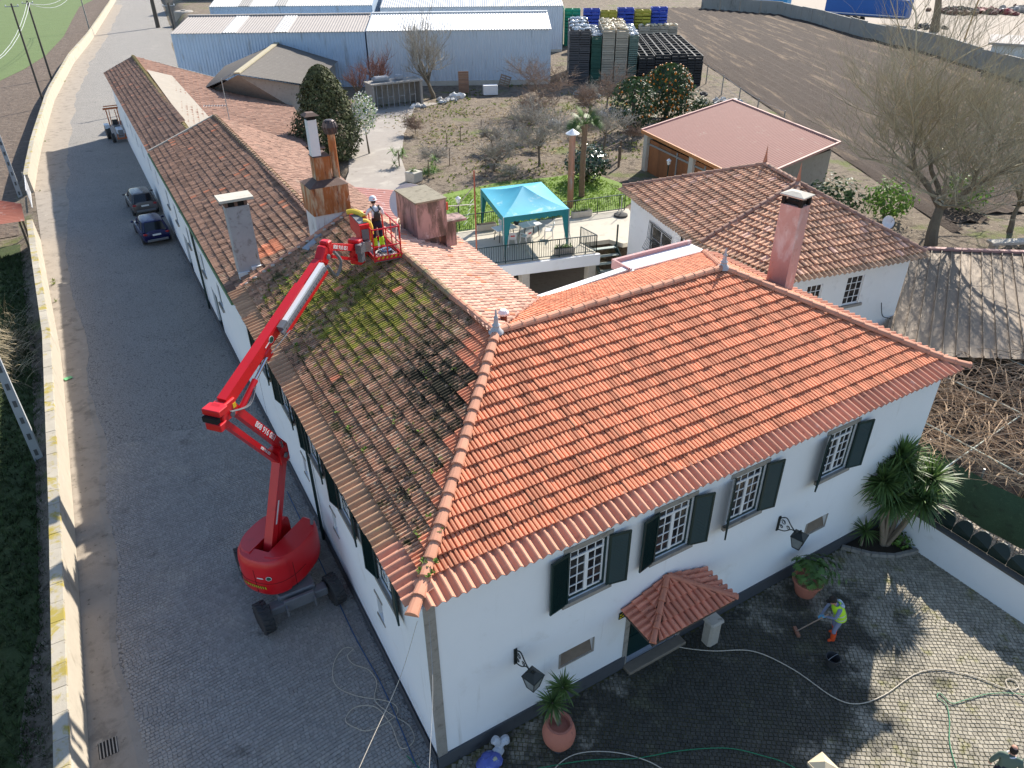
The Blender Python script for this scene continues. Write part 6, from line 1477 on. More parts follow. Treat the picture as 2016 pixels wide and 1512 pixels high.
for a, b in (((18.4, 1.0, 2.25), (28.2, 4.4, 2.35)), ((18.6, -.6, 2.2), (29, .2, 2.3)), ((20.5, -3.4, 2.25), (30, -3.0, 2.3)), ((24.2, -8, 2.3), (24.2, 5, 2.35)), ((20.6, -8, 2.28), (20.6, 5, 2.33)), ((27.8, -8, 2.3), (27.8, 5, 2.35))): t_ = MB(); t_.tube([a, b], .03, 6); t_.build('rail', M_pole, pg)
vn = MB(); struct(MB().add([(20.3, -9, .01), (33, -14, .01), (36, 3, .01), (25, 6.4, .01), (18.3, 6.2, .01), (18.3, 1.2, .01)], [(0, 1, 2, 3, 4, 5)]).build('vine_ground', mat('dark_vine_soil', (.075, .062, .052), .95, .3, 1.5, bump=.04, bs=8)))
def in_pergola(x, y): return x > 18.7 + max(0, (-y - .4))*.55 and y < 5.0 - (x - 22)*.15 and x < 30
for k in range(2400):
    x, y = rg.uniform(18.4, 29), rg.uniform(-8, 5.2)
    if not in_pergola(x, y): continue
    a = rg.uniform(0, 2*pi); z = rg.uniform(2.0, 2.7); pts = [V((x, y, z))]; L = rg.uniform(1.2, 3.4); n = 8; cv = rg.uniform(-.28, .28); vz = rg.uniform(-.02, .12)
    for i in range(n): a += cv*.5 + rg.uniform(-.18, .18); vz -= .03; z2 = max(pts[-1].z + vz*rg.uniform(.3, 1.5), 1.5); pts.append(V((pts[-1].x + cos(a)*L/n, pts[-1].y + sin(a)*L/n, z2)))
    if not in_pergola(pts[-1].x, pts[-1].y): continue
    r0 = rg.uniform(.010, .022); vn.tube(pts, [r0*(1 - .6*i/n) for i in range(n + 1)], 4, cap=False, t=rg.random())
for x in (20.6, 24.2, 27.8):
    for y in (-6.5, -2.5, 1.5, 4.6):
        for q in range(2): vn.tube(spline([(x + .1, y, 0), (x + rg.uniform(-.2, .2), y + .1, 1.2), (x + rg.uniform(-.5, .5), y + rg.uniform(-.5, .5), 2.4)], 4), .035, 5)
vn.build('vines', mat('vine_cane', (.46, .33, .215), .9, .2, 3, tint=.4), pg, kind='stuff')

# wall lanterns
def lantern(label, x, z):
    t = thing('wall_lantern', label, 'lantern', (x, 0, z)); m = MB()
    m.cbox((x, -.015, z - .1), (.09, .03, .55))
    m.tube(spline([(x, -.03, z + .12), (x + .02, -.22, z + .26), (x + .03, -.42, z + .10), (x + .05, -.60, z - .02)], 6), .018, 6)
    m.tube(spline([(x, -.03, z - .32), (x + .02, -.25, z - .22), (x + .04, -.45, z - .02), (x + .05, -.60, z - .02)], 6), .015, 6)
    for c, r in (((x + .01, -.16, z + .06), .085), ((x + .03, -.34, z - .04), .07), ((x + .01, -.12, z - .14), .06)): m.tube([V(c) + V((0, r*cos(a)*(1 - i/26), r*sin(a)*(1 - i/26))) for i, a in enumerate([2*pi*k/10 for k in range(17)])], .010, 5)
    m.build('bracket', M_black_iron, t)
    cx, cy, cz = x + .05, -.74, z - .42; m = MB(); ca = Matrix.Rotation(radians(18), 3, 'Z')
    P4 = lambda r, zz: [tuple(V((cx, cy, zz)) + ca @ V((r*a, r*b, 0))) for a, b in ((-1,-1),(1,-1),(1,1),(-1,1))]
    m.hexa(P4(.19, cz + .40) + P4(.06, cz + .52)); m.hexa(P4(.20, cz + .375) + P4(.20, cz + .398)); m.hexa(P4(.10, cz - .06) + P4(.11, cz - .03)); m.tube([(cx, cy, cz - .06), (cx, cy, cz - .14)], .02, 6); m.tube([(cx, cy, cz + .52), (cx, cy, cz + .60)], .025, 6); m.tube([(cx, cy, cz + .6), (x + .05, -.6, z - .02)], .014, 5)
    for a, b in ((-1,-1),(1,-1),(1,1),(-1,1)): m.tube([V((cx, cy, cz - .03)) + ca @ V((.105*a, .105*b, 0)), V((cx, cy, cz + .38)) + ca @ V((.185*a, .185*b, 0))], .012, 5)
    m.build('lantern_frame', M_black_iron, t); m = MB(); m.hexa(P4(.098, cz - .028) + P4(.178, cz + .372)); m.build('lantern_glass', mat('lantern_glass', (.22, .24, .24), .25, .15, 6), t)
lantern('black iron wall lantern above the terracotta urn', 2.22, 2.95); lantern('black scrolled wall lantern near the right-hand vent', 11.32, 2.95)
# carved stone post beside the canopy, gate post at the lower edge
sp2 = thing('stone_post', 'short pale carved stone post right of the tiled door canopy', 'post', (8.5, -.62, 0)); t_ = MB(); t_.cbox((8.5, -.62, .45), (.42, .36, .92), bevel=.06); t_.cbox((8.5, -.62, .95), (.50, .44, .12), bevel=.05); t_.build('shaft', mat('pale_limestone', (.42, .38, .32), .9, .15, 4, layers=[((.24, .21, .17), 5, .55, .72)]), sp2)
gp = thing('gate_post', 'cream gate post with pyramid cap at the lower edge of the yard', 'post', (7.33, -5.32, 0)); t_ = MB(); t_.box(7.15, -5.5, 0, 7.51, -5.14, 1.40); t_.build('shaft', M_conc_lt, gp)
t_ = MB(); t_.box(7.08, -5.57, 1.404, 7.58, -5.07, 1.47); t_.add([(7.10, -5.55, 1.474), (7.56, -5.55, 1.474), (7.56, -5.09, 1.474), (7.10, -5.09, 1.474), (7.33, -5.32, 1.64)], [(0, 1, 4), (1, 2, 4), (2, 3, 4), (3, 0, 4)]); t_.build('cap', mat('cream_stone', (.58, .48, .33), .85, .1, 4), gp)
# plastic bag by the corner
bg_ = thing('plastic_bag', 'tied blue and clear plastic bag lying by the house corner', 'bag', (1.25, -.50, .03)); t_ = MB(); rg = random.Random(4)
t_.blob((1.10, -.60, .19), (.34, .26, .19), 14, 10, jit=.10, rg=rg); t_.build('bag_body', mat('blue_bag', (.10, .13, .42), .35, .25, 4, layers=[((.32, .40, .62), 4, .52, .66)]), bg_, smooth=True)
t_ = MB(); t_.blob((1.42, -.48, .22), (.17, .13, .15), 10, 8, jit=.15, rg=rg); t_.tube(spline([(1.40, -.46, .25), (1.45, -.40, .42), (1.38, -.32, .55)], 4), [.05, .05, .06, .08, .10, .11, .12, .12, .10], 8); t_.tube(spline([(1.46, -.46, .28), (1.62, -.40, .38), (1.75, -.42, .36)], 4), [.05, .06, .08, .10, .12, .13, .13, .12, .10], 8); t_.build('bag_neck', mat('clear_bag', (.50, .52, .56), .3, .2, 6), bg_, smooth=True)
tg_ = MB(); tg_.cbox((1.20, -.70, .375), (.11, .09, .01)); tg_.build('bag_label', mat('bag_label', (.50, .48, .33), .6, .05, 5), bg_)
# hoses
def hose(label, pts, r, m, z=.055, name='hose'):
    pp = spline([(p[0], p[1], p[2] if len(p) > 2 else z) for p in pts], 8); t = MB(); t.tube(pp, r, 6); return tag(t.build(name, m, smooth=True), label, 'hose')
hose('pale grey hose snaking across the yard from under the door canopy', [(7.3, .0), (7.7, -.45), (8.34, -.95), (9.32, -1.55), (9.83, -2.56), (10.08, -3.75), (10.50, -4.23), (11.34, -4.41), (12.63, -4.43), (13.39, -4.70), (14.01, -5.36), (14.37, -6.01), (14.70, -6.15), (14.82, -5.95), (14.62, -5.85), (14.42, -6.1), (14.46, -6.6), (14.6, -7.5)], .014, M_hose_w)
hose('green garden hose running along the bottom of the yard past the urn', [(-.6, .7), (-.1, -.3), (1.6, -1.1), (3.21, -1.73), (4.35, -2.34), (5.48, -2.78), (6.53, -3.33), (7.16, -3.94), (7.59, -4.54), (7.8, -5.6)], .013, M_hose_gr)
hose('bright green hose curling in the sunlit part of the yard', [(10.84, -6.9), (11.5, -6.2), (12.15, -5.77), (12.50, -5.45), (12.50, -5.20), (12.68, -5.16), (12.66, -5.50), (13.09, -5.64), (13.86, -5.88), (14.61, -6.37), (15.3, -7.2)], .013, M_hose_gr)
hose('cream hose looping in the yard below the urn', [(1.8, -1.9), (2.5, -1.5), (3.2, -1.50), (4.0, -1.95), (4.6, -2.6), (4.9, -3.3)], .013, M_hose_w)
hose('cream hose tangled in loops on the street by the house corner', [(-.62, 4.54), (-.88, 4.66), (-1.29, 4.29), (-1.47, 3.63), (-1.11, 3.01), (-.35, 2.31), (-.38, 1.89), (-1.13, 1.83), (-1.45, 2.10), (-1.60, 2.45), (-1.24, 2.67), (-.76, 2.38), (-.61, 1.69), (-.64, .96), (-.27, .98), (-.21, 1.44), (-.5, 2.0), (-.7, 2.6), (-.45, 3.1), (-.5, 3.6), (-.8, 4.0), (-.85, 4.35), (-.6, 4.5)], .012, M_hose_w)
hose('blue-grey hose lying along the foot of the street wall', [(-.5, .3), (-.42, 1.5), (-.36, 3), (-.42, 5), (-.36, 7.5), (-.30, 10), (-.26, 12.5)], .018, M_hose_b)
# overhead service cables leaving the front corner
def cable(label, pts, r, m=M_hose_w):
    t = MB(); t.tube(spline(pts, 8), r, 5); return tag(t.build('overhead_cable', m, smooth=True), label, 'cable')
cable('twisted pale service cable running from the front roof corner over the street', [(-.22, -.15, 5.75), (-1.0, -.9, 5.25), (-2.2, -1.95, 5.0), (-5.5, -5.2, 4.9)], .007)
cable('thin pair of cables running from the corner pillar towards the viewer', [(.05, -.12, 5.7), (-.45, -1.3, 5.25), (-1.15, -2.6, 5.0), (-3, -6, 4.9)], .005, M_hose_g)
rg = random.Random(31); lt = MB()
# ---------------------------------------------------------------- parked cars
def car_paint(name, c): return mat(name, c, .22, .05, 2, spec=.6, metal=.3)
M_cglass = mat('car_glass', (.012, .014, .018), .08, .05, 3, spec=.7); M_tl = mat('tail_light', (.35, .015, .015), .25, .1, 6); M_plate = mat('number_plate', (.72, .72, .70), .4, .03, 6)
def car(label, loc, rz, paint, roof_split=None, L=4.15, W=1.76, H=1.5, suv=0.0):
    """hatchback, local +x forward"""
    t = thing('parked_car', label, 'car', loc, rz, group='cars parked beside the long building', local=True); h = .0 + suv
    # stations: x, half width, z bottom, z shoulder, bonnet/boot centre height
    st = [(-L/2, .62, .42, .72, .80), (-L/2 + .06, .78, .32, .86, .98), (-L/2 + .35, .86, .24, .92, 1.04), (-1.1, .88, .22, .93, 1.02), (-.2, .88, .22, .90, .98), (.7, .88, .22, .88, .95), (1.15, .87, .22, .86, .93), (1.7, .84, .24, .76, .84), (L/2 - .08, .74, .30, .62, .68), (L/2, .58, .38, .56, .58)]
    m = MB(); n = 10
    for x, w, zb_, zs, zc in st:
        w *= W/1.76; zb_ += h; zs += h; zc += h
        m.v += [(x, -w*.92, zb_), (x, -w, zb_ + .16), (x, -w*1.0, (zb_ + zs)/2 + .05), (x, -w*.97, zs), (x, -w*.55, zc), (x, w*.55, zc), (x, w*.97, zs), (x, w, (zb_ + zs)/2 + .05), (x, w, zb_ + .16), (x, w*.92, zb_)]
    for i in range(len(st) - 1):
        for k in range(n): k2 = (k + 1) % n; m.f.append((i*n+k, (i+1)*n+k, (i+1)*n+k2, i*n+k2)); m.mi.append(0); m.t.append(.5)
    m.f.append(tuple(range(n))); m.f.append(tuple((len(st)-1)*n + k for k in range(n-1, -1, -1))); m.mi += [0, 0]; m.t += [.5, .5]
    body = m.build('body', paint, t, smooth=True)
    # greenhouse: base ring, roof ring
    zb0, zt = .95 + h, H + h
    base = [(-1.92, .70), (-1.75, .80), (-.9, .83), (.4, .82), (1.08, .70)]; top = [(-1.50, .56), (-1.38, .62), (-.8, .65), (.05, .64), (.32, .54)]
    def ring(r, z, cz=0): return [(x, -w, z) for x, w in r] + [(x, w, z) for x, w in reversed(r)]
    b, tp_ = ring(base, zb0), ring(top, zt - .05); k = len(b); g = MB(); g.v = b + tp_
    for i in range(k): j = (i + 1) % k; g.f.append((i, j, k + j, k + i)); g.mi.append(0); g.t.append(.5)
    g.build('glass', M_cglass, t)
    rf = MB(); r2 = ring([(x, w*1.01) for x, w in top], zt - .06); r3 = ring([(x*.96 - .02, w*.9) for x, w in top], zt); r4 = ring([(x*.7 - .15, w*.45) for x, w in top], zt + .035); rf.v = r2 + r3 + r4
    for s_ in range(2):
        for i in range(k): j = (i+1) % k; rf.f.append((s_*k+i, s_*k+j, (s_+1)*k+j, (s_+1)*k+i)); rf.mi.append(0); rf.t.append(.5)
    rf.f.append(tuple(2*k + i for i in range(k))); rf.mi.append(0); rf.t.append(.5)
    for (x, w), (x2, w2) in zip(base, top):
        if (x, w) in (base[2],) or True:
            for a in (-1, 1): rf.beam((x, a*w, zb0), (x2, a*w2, zt - .06), .05, .06)
    rf.build('roof', roof_split or paint, t, smooth=True)
    for a in (-1, 1):
        p = MB(); p.blob((-L/2 + .10, a*.66*W/1.76, .82 + h), (.10, .17, .085), 8, 6); p.build('tail_light', M_tl, t, smooth=True)
        p = MB(); p.blob((.72, a*(.98), 1.0 + h), (.08, .11, .07), 8, 6); p.build('mirror', paint, t, smooth=True)
        p = MB(); p.blob((L/2 - .14, a*.6, .64 + h), (.12, .16, .07), 8, 6); p.build('headlight', M_plate, t, smooth=True)
        for x in (-1.28, 1.28): wheel((x, a*.80*W/1.76, .31), t, .31, .20, lugs=0, ax=V((0, 1, 0)))
    p = MB(); p.cbox((-L/2 - .012, 0, .76 + h), (.02, .52, .11)); p.build('number_plate', M_plate, t)
    p = MB(); p.cbox((-L/2 + .0, 0, .40 + h), (.10, 1.30, .16), bevel=.03); p.build('bumper', M_dgrey, t)
    return t
yaw_c = radians(90) - SK
car('dark blue hatchback parked nearest, close to the white wall', (xl(43.8) - .95 - .35, 43.9, 0), yaw_c + radians(4), car_paint('blue_car_paint', (.012, .014, .075)), L=4.1)
car('grey-brown compact car parked in front of the dark blue hatchback', (xl(49.5) - 1.2, 50.4, 0), yaw_c + radians(3), car_paint('grey_brown_car_paint', (.13, .115, .11)), L=4.1, suv=.08)
# tractor with raised front loader, facing the viewer
tc = thing('farm_tractor', 'small farm tractor with orange raised loader parked at the far end of the building', 'tractor', (.95, 74.6, 0), radians(-90 + 3), local=True)
for a in (-1, 1): wheel((-.9, a*.85, .65), tc, .65, .42, lugs=14, ax=V((0, 1, 0))); wheel((1.0, a*.72, .42), tc, .42, .30, lugs=12, ax=V((0, 1, 0)))
M_trw = mat('tractor_bonnet', (.50, .56, .64), .4, .08, 3); M_tro = mat('rusty_orange_paint', (.42, .12, .04), .7, .25, 4)
t_ = MB(); t_.cbox((.75, 0, .98), (1.3, .56, .55), bevel=.08); t_.build('bonnet', M_trw, tc); t_ = MB(); t_.cbox((1.41, 0, .95), (.04, .46, .42)); t_.cbox((0, 0, .7), (2.4, .4, .35)); t_.cbox((-.35, 0, 1.15), (.5, .5, .3)); t_.build('engine', M_dgrey, tc)
for a in (-1, 1): t_ = MB(); t_.cbox((-.9, a*.85, 1.36), (.95, .44, .06), bevel=.02); t_.cbox((-.45, a*.85, 1.2), (.06, .44, .32)); t_.build('fender', M_trw, tc)
t_ = MB(); t_.cbox((-.75, 0, 1.25), (.45, .5, .12), bevel=.03); t_.cbox((-.98, 0, 1.5), (.08, .5, .45), bevel=.03); t_.build('seat', M_rub, tc); t_ = MB(); t_.tube([(-.25, 0, 1.2), (-.4, 0, 1.5)], .03, 6); t_.lathe([(.17, 0), (.2, .02), (.17, .04)], (-.4, 0, 1.5), 14, M=Matrix.Rotation(radians(-30), 3, 'Y')); t_.build('steering_wheel', M_rub, tc)
t_ = MB()
for a in (-1, 1): t_.tube([(-1.15, a*.5, 1.1), (-1.2, a*.5, 2.75)], .05, 6)
t_.cbox((-1.2, 0, 2.75), (.14, 1.5, .16)); t_.cbox((-1.2, 0, 2.98), (.1, 1.3, .08)); t_.build('roll_bar', M_tro, tc); t_ = MB()
for a in (-1, 1): t_.tube([(-1.1, a*.32, 1.2), (-1.15, a*.25, 2.6)], .04, 5); t_.tube([(1.25, a*.35, .75), (1.5, a*.35, .35)], .05, 6)
t_.cbox((1.55, 0, .4), (.1, .9, .12)); t_.build('loader_arm', M_tro, tc); t_ = MB(); t_.tube([(.9, .38, 1.0), (.9, .38, 1.9)], .035, 6); t_.build('exhaust', M_dgrey, tc)
# ---------------------------------------------------------------- trees and garden plants
def branch_tree(label, base, h, spread, rg_seed, bark=M_bark, twig=None, r0=.16, levels=4, kids=(4, 4, 5, 6), trunk_h=.28, group=None, name='bare_tree', upright=.35, twig_r=.006, lean=(0, 0), shrink=.5, sub=3):
    t = thing(name, label, 'tree', base, group=group); rg = random.Random(rg_seed); tr_, cr = MB(), MB(); B = V(base)
    def grow(p, d, L, r, lv):
        n = 4 if lv < 2 else sub; pts = [p]; dd = d.copy()
        for i in range(n):
            wv = .14 if lv < 1 else .24; dd = (dd + V((rg.gauss(0, wv), rg.gauss(0, wv), rg.gauss(0, wv*.7) + .05*upright*lv))).normalized(); pts.append(pts[-1] + dd*(L/n))
        e = .55 if lv < levels else .3
        (tr_ if lv < 2 else cr).tube(pts, [r*(1 - (1 - e)*i/n) for i in range(n + 1)], 7 if lv == 0 else (5 if lv == 1 else 3), cap=False, t=rg.random())
        if lv >= levels: return
        k = kids[min(lv, len(kids) - 1)]
        for j in range(k):
            f = 1.0 if j == 0 else (rg.uniform(.35, 1.0) if lv > 0 else rg.uniform(.75, 1.0)); idx = f*n; i0 = min(int(idx), n - 1); q = pts[i0].lerp(pts[i0+1], idx - i0)
            az = 2*pi*(j + rg.random()*.7)/k; side = V((cos(az), sin(az), 0)); ndir_ = (dd*(.55 + .25*(lv > 1)) + side*spread*(1.0 if lv < 2 else .8) + V((0, 0, upright))).normalized()
            if j == 0 and lv > 0: ndir_ = (dd + side*.25).normalized()
            grow(q, ndir_, L*rg.uniform(.42, .95)*(1 if lv else (1 - trunk_h)/trunk_h*.55), max(r*(.56 if j == 0 and lv > 0 else shrink), twig_r), lv + 1)
    grow(B, V((lean[0], lean[1], 1)).normalized(), h*trunk_h, r0, 0)
    tr_.build('trunk', bark, t, smooth=True); cr.build('crown', twig or bark, t); return t
M_twig_ol = mat('lichen_twig', (.34, .31, .22), .95, .25, 3, tint=.35); M_twig_br = mat('brown_twig', (.30, .22, .165), .95, .25, 3, tint=.35); M_twig_gr = mat('grey_twig', (.36, .33, .28), .95, .25, 3, tint=.35); M_twig_rd = mat('reddish_twig', (.28, .15, .115), .95, .25, 3, tint=.35)
branch_tree('huge bare tree with olive-grey twigs filling the right side', (36.2, 11.6, GZ), 13.8, .92, 3, twig=M_twig_ol, r0=.36, levels=6, kids=(8, 6, 5, 5, 4, 4), trunk_h=.18, upright=.34, twig_r=.0045, shrink=.44)
branch_tree('smaller bare tree beside the huge one, near the right edge', (42.0, 10.5, GZ), 6.5, .9, 4, twig=M_twig_ol, r0=.18, levels=4, kids=(6, 5, 5, 5), trunk_h=.26, twig_r=.007, shrink=.46)
branch_tree('spreading bare tree in front of the white warehouse', (30.4, 63.8, GZ), 7.6, .62, 5, twig=M_twig_gr, r0=.26, levels=5, kids=(6, 5, 5, 4, 3), trunk_h=.22, upright=.5, twig_r=.014)
branch_tree('reddish pollarded bare tree beside the rabbit hutch', (25.4, 66.5, GZ), 4.6, .75, 6, twig=M_twig_rd, r0=.2, levels=4, kids=(6, 6, 5, 4), trunk_h=.34, upright=.45, twig_r=.012)
branch_tree('reddish pollarded bare tree left of the rabbit hutch', (22.6, 64.5, GZ), 4.2, .8, 16, twig=M_twig_rd, r0=.18, levels=4, kids=(5, 5, 5, 4), trunk_h=.34, upright=.4, twig_r=.012)
for i, (lab, b, h, sp, tw, lv) in enumerate((
    ('bushy brown bare fruit tree near the warehouse corner', (36.2, 52.6, GZ), 5.2, 1.1, M_twig_br, 5), ('grey bare fruit tree with dark trunk behind the gazebo', (26.2, 36.6, GZ), 4.6, .95, M_twig_gr, 5), ('forked bare fruit tree right of the palm', (32.6, 37.2, GZ), 4.4, .95, M_twig_gr, 5), ('low spreading bare fruit tree in the middle of the garden', (29.6, 44.2, GZ), 3.8, 1.1, M_twig_gr, 5), ('small bare fruit tree above the gazebo shrubs', (22.6, 37.2, GZ), 3.0, 1.0, M_twig_gr, 5), ('bare fruit tree behind the palm towards the crates', (38.2, 46.2, GZ), 4.2, 1.1, M_twig_br, 5), ('bare shrub tree left of the orange tree', (42.5, 50.0, GZ), 3.8, 1.1, M_twig_br, 5), ('bare twiggy tree at the back of the garden near the tarp', (33.2, 48.2, GZ), 3.8, 1.1, M_twig_br, 5), ('bare young tree among the weeds in mid garden', (25.2, 42.0, GZ), 3.0, 1.0, M_twig_gr, 5))):
    branch_tree(lab, b, h, sp, 20 + i, twig=tw, r0=.11, levels=lv, kids=(5, 5, 5, 5, 3), trunk_h=.32, upright=.15, shrink=.46, group='bare fruit trees in the garden', name='fruit_tree', twig_r=.013)
for i, (lab, b, h) in enumerate((('brush pile of pruned branches on the soil behind the gazebo', (22.6, 34.9, GZ), 1.5), ('low brown brush left of the dark-trunked fruit tree', (24.2, 39.0, GZ), 1.9), ('tangled brown thicket near the driveway bend', (19.4, 40.4, GZ), 2.2), ('brown thicket at the back left of the garden', (22.4, 50.5, GZ), 1.9), ('thin brown thicket in front of the tarpaulin heaps', (43.0, 53.5, GZ), 2.6), ('brown thicket below the palm crown', (34.6, 42.2, GZ), 2.4), ('dry brown thicket between the fruit trees', (28.4, 40.2, GZ), 1.8), ('wide dry thicket near the wooden fence', (36.2, 38.2, GZ), 2.2))):
    branch_tree(lab, b, h, 1.3, 70 + i, twig=M_twig_br if i % 2 else M_twig_gr, r0=.04, levels=4, kids=(9, 6, 5, 4), trunk_h=.3, upright=.1, shrink=.6, name='dry_thicket', group='dry thickets in the garden', twig_r=.014)
# dense conical evergreen by the driveway
def leafy_tree(label, base, h, r, n, seed, m, ls=.2, trunk=.25, shape='cone', name='evergreen_tree', extra=None, low=.08):
    t = thing(name, label, 'tree', base); rg = random.Random(seed); B = V(base); s = MB(); s.tube([B, B + V((0, 0, h*.5)), B + V((.05, 0, h*.92))], [trunk, trunk*.6, .03], 8)
    for k in range(14): a = rg.uniform(0, 6.28); z = rg.uniform(.15, .8)*h; q = r*(1 - z/h)*.8; s.tube([B + V((0, 0, z)), B + V((cos(a)*q, sin(a)*q, z + .3))], [.05, .015], 4)
    s.build('trunk', M_bark, t, smooth=True); mb = MB()
    for i in range(n):
        z = rg.uniform(low, 1)**.9; th = rg.uniform(0, 6.28)
        if shape == 'cone': q = r*min(1, (1 - z)*1.55 + .06)*(.75 + .25*min(1, z*6))
        elif shape == 'egg': q = r*(max(0, 1 - z)**.5)*min(1, .70 + z*1.2)
        else: q = r*sqrt(max(0, 1 - (2*z - 1.05)**2)) + .05
        q *= 1 + .30*noise.noise(V((cos(th)*1.8, sin(th)*1.8, z*4.5 + seed))) + .14*noise.noise(V((cos(th)*5, sin(th)*5, z*12)))
        f = rg.uniform(.62, 1.02); p = B + V((cos(th)*q*f, sin(th)*q*f, z*h)); d = V((cos(th), sin(th), .5)).normalized()
        nn_ = (d + V((rg.uniform(-.8, .8), rg.uniform(-.8, .8), rg.uniform(-.3, .8)))).normalized(); e0 = nn_.orthogonal().normalized(); an = rg.uniform(0, 6.28); e = e0*cos(an) + nn_.cross(e0)*sin(an); g_ = nn_.cross(e); L = ls*rg.uniform(.6, 1.3)
        mb.add([tuple(p - e*L*.5), tuple(p + g_*L*.3), tuple(p + e*L*.5), tuple(p - g_*L*.3)], [(0, 1, 2, 3)], 0, rg.random())
        if extra and rg.random() < extra[1]: mb.blob(p + d*.08, extra[2], 6, 4, mi=1, rg=rg)
    mb.build('crown', [m] + ([extra[0]] if extra else []), t); return t
M_conif = mat('conifer_leaf', (.085, .095, .038), .8, .3, 2, tint=.5, transl=.2, layers=[((.12, .12, .055), 3, .56, .7)])
leafy_tree('dense dark conical evergreen tree beside the driveway', (13.6, 47.2, GZ), 6.7, 3.1, 12000, 1, M_conif, .26, shape='egg', low=.02)
M_orng = mat('orange_fruit', (.70, .22, .02), .5, .1, 6)
leafy_tree('orange tree laden with fruit behind the garage', (44.5, 43.6, GZ), 4.6, 2.5, 3200, 2, M_leafd, .30, shape='round', name='orange_tree', extra=(M_orng, .05, .10))
leafy_tree('dark leafy citrus tree left of the garage corner', (38.6, 41.2, GZ), 4.4, 1.9, 2200, 3, M_leafd, .28, shape='round', name='citrus_tree', extra=(M_orng, .02, .09))
bush('low dark green bush right of the orange tree', (47.4, 42.2, GZ), 1.2, 700, 41, M_leafd, .25)
bush('round glossy camellia bush with bright highlights beside the palm', (27.0, 31.6, GZ), 1.75, 1700, 42, mat('glossy_leaf', (.040, .075, .030), .22, .3, 2, tint=.5, spec=.7), .24, squash=.75)
bush('dark leafy bush at the foot of the huge bare tree', (33.6, 16.5, GZ), 1.9, 1100, 43, M_leafd, .28)
bush('dark shrub growing behind the annex roof', (37.6, 15.6, GZ), 1.6, 800, 44, M_leafl, .26)
bush('green shrub in the far right corner below the bare branches', (43.5, 14.4, GZ), 1.5, 700, 45, M_leafl, .26)
wm_ = thing('glare_shrub', 'shrub with white blossom painted beside the evergreen tree', 'plant', (16.6, 46.6, GZ)); rg = random.Random(6); mb = MB()
for i in range(900):
    d = V((rg.gauss(0, 1), rg.gauss(0, 1), rg.gauss(0, 1))).normalized(); p = V((16.5, 46.7, GZ + 3.1)) + V((d.x*1.1, d.y*1.1, d.z*1.6))*rg.uniform(.5, 1); nn_ = V((rg.gauss(0, 1), rg.gauss(0, 1), rg.gauss(0, 1))).normalized(); e = nn_.orthogonal().normalized(); g_ = nn_.cross(e); L = .2; mb.add([tuple(p - e*L*.5), tuple(p + g_*L*.4), tuple(p + e*L*.5), tuple(p - g_*L*.4)], [(0, 1, 2, 3)], 0 if rg.random() < .7 else 1, rg.random())
mb.build('glare', [mat('white_glare', (.70, .70, .62), .8, .08, 4, tint=.2), M_leafl], wm_); mb = MB(); mb.tube([(16.6, 46.6, GZ), (16.5, 46.7, GZ + 2)], [.08, .04], 6); mb.build('stem', M_bark, wm_)  # white leaf colour stands for the glare next to the evergreen
# fan palm
pm = thing('palm_tree', 'slender fan palm rising behind the gazebo terrace', 'tree', (24.6, 28.9, GZ)); t_ = MB(); pth = [V((24.6, 28.9, GZ)), V((24.62, 28.95, GZ + 2)), V((24.8, 29.1, GZ + 4.6))]; pp = spline(pth, 12)
t_.tube(pp, [.19 + .02*(i % 2) - .001*i for i in range(len(pp))], 9); t_.build('trunk', mat('palm_trunk', (.20, .13, .085), .95, .3, 8, bump=.03, bs=18), pm); rg = random.Random(8); mb = MB(); top = pth[-1]
for k in range(34):
    th = rg.uniform(0, 6.28); ph = rg.uniform(.1, 2.1); d = V((sin(ph)*cos(th), sin(ph)*sin(th), cos(ph))); c = top + d*rg.uniform(.5, .8); mb.tube([top, c], .015, 4)
    e = d.orthogonal().normalized(); f_ = d.cross(e); tt = rg.random()
    for j in range(13): an = (j - 6)*.19; dd = (d*cos(an) + e*sin(an)).normalized(); leaf_strip(mb, c, dd, f_, .72*(1 - .03*abs(j - 6)), .06, .45, n=2, t=tt)
mb.build('fronds', mat('palm_frond', (.085, .15, .03), .6, .25, 3, tint=.45), pm)
for lab, b, r, sd in (('spiky agave-like plants at the driveway edge', (17.2, 42.0, GZ), .55, 1), ('tall cactus cluster by the concrete planter', (18.0, 38.5, GZ), .6, 2)):
    m = thing('garden_plant', lab, 'plant', b); q = MB(); rg = random.Random(sd); 
    for k in range(6): rosette(q, (b[0] + rg.uniform(-.5, .5), b[1] + rg.uniform(-.5, .5), GZ + rg.uniform(.2, 1.4)), .5, 26, rg, .07)
    q.build('leaves', M_leafl, m)
    q = MB(); q.tube([b, (b[0], b[1], GZ + 1.2)], .05, 5); q.build('stem', M_stem, m)
# weeds, grass tufts, lawn
def tufts(name, n, test, zf, hmin, hmax, m, seed, box, blades=6, w=.03):
    rg = random.Random(seed); mb = MB(); k = 0
    while k < n:
        x, y = rg.uniform(box[0], box[1]), rg.uniform(box[2], box[3]); k += 1
        if not test(x, y): continue
        s = rg.uniform(hmin, hmax); tt = rg.random()
        for _ in range(blades):
            a = rg.uniform(0, 6.28); l = s*rg.uniform(.3, .8); d = V((cos(a), sin(a), 0)); e = V((-d.y, d.x, 0))*w*rg.uniform(.7, 1.4); p = V((x, y, zf(x, y))) + d*.03
            mb.add([tuple(p + e), tuple(p - e), tuple(p + d*l + V((0, 0, s*rg.uniform(.5, 1))))], [(0, 1, 2)], 0, tt)
    o = mb.build(name, m, kind='stuff'); return o
M_weed = mat('weed_blade', (.17, .21, .05), .9, .3, 1.2, tint=.3, transl=.5); M_dry = mat('dry_grass', (.46, .38, .26), .95, .2, 2, tint=.3, transl=.5); M_lawn = mat('lawn_blade', (.19, .30, .04), .85, .2, 1.5, tint=.3, transl=.45)
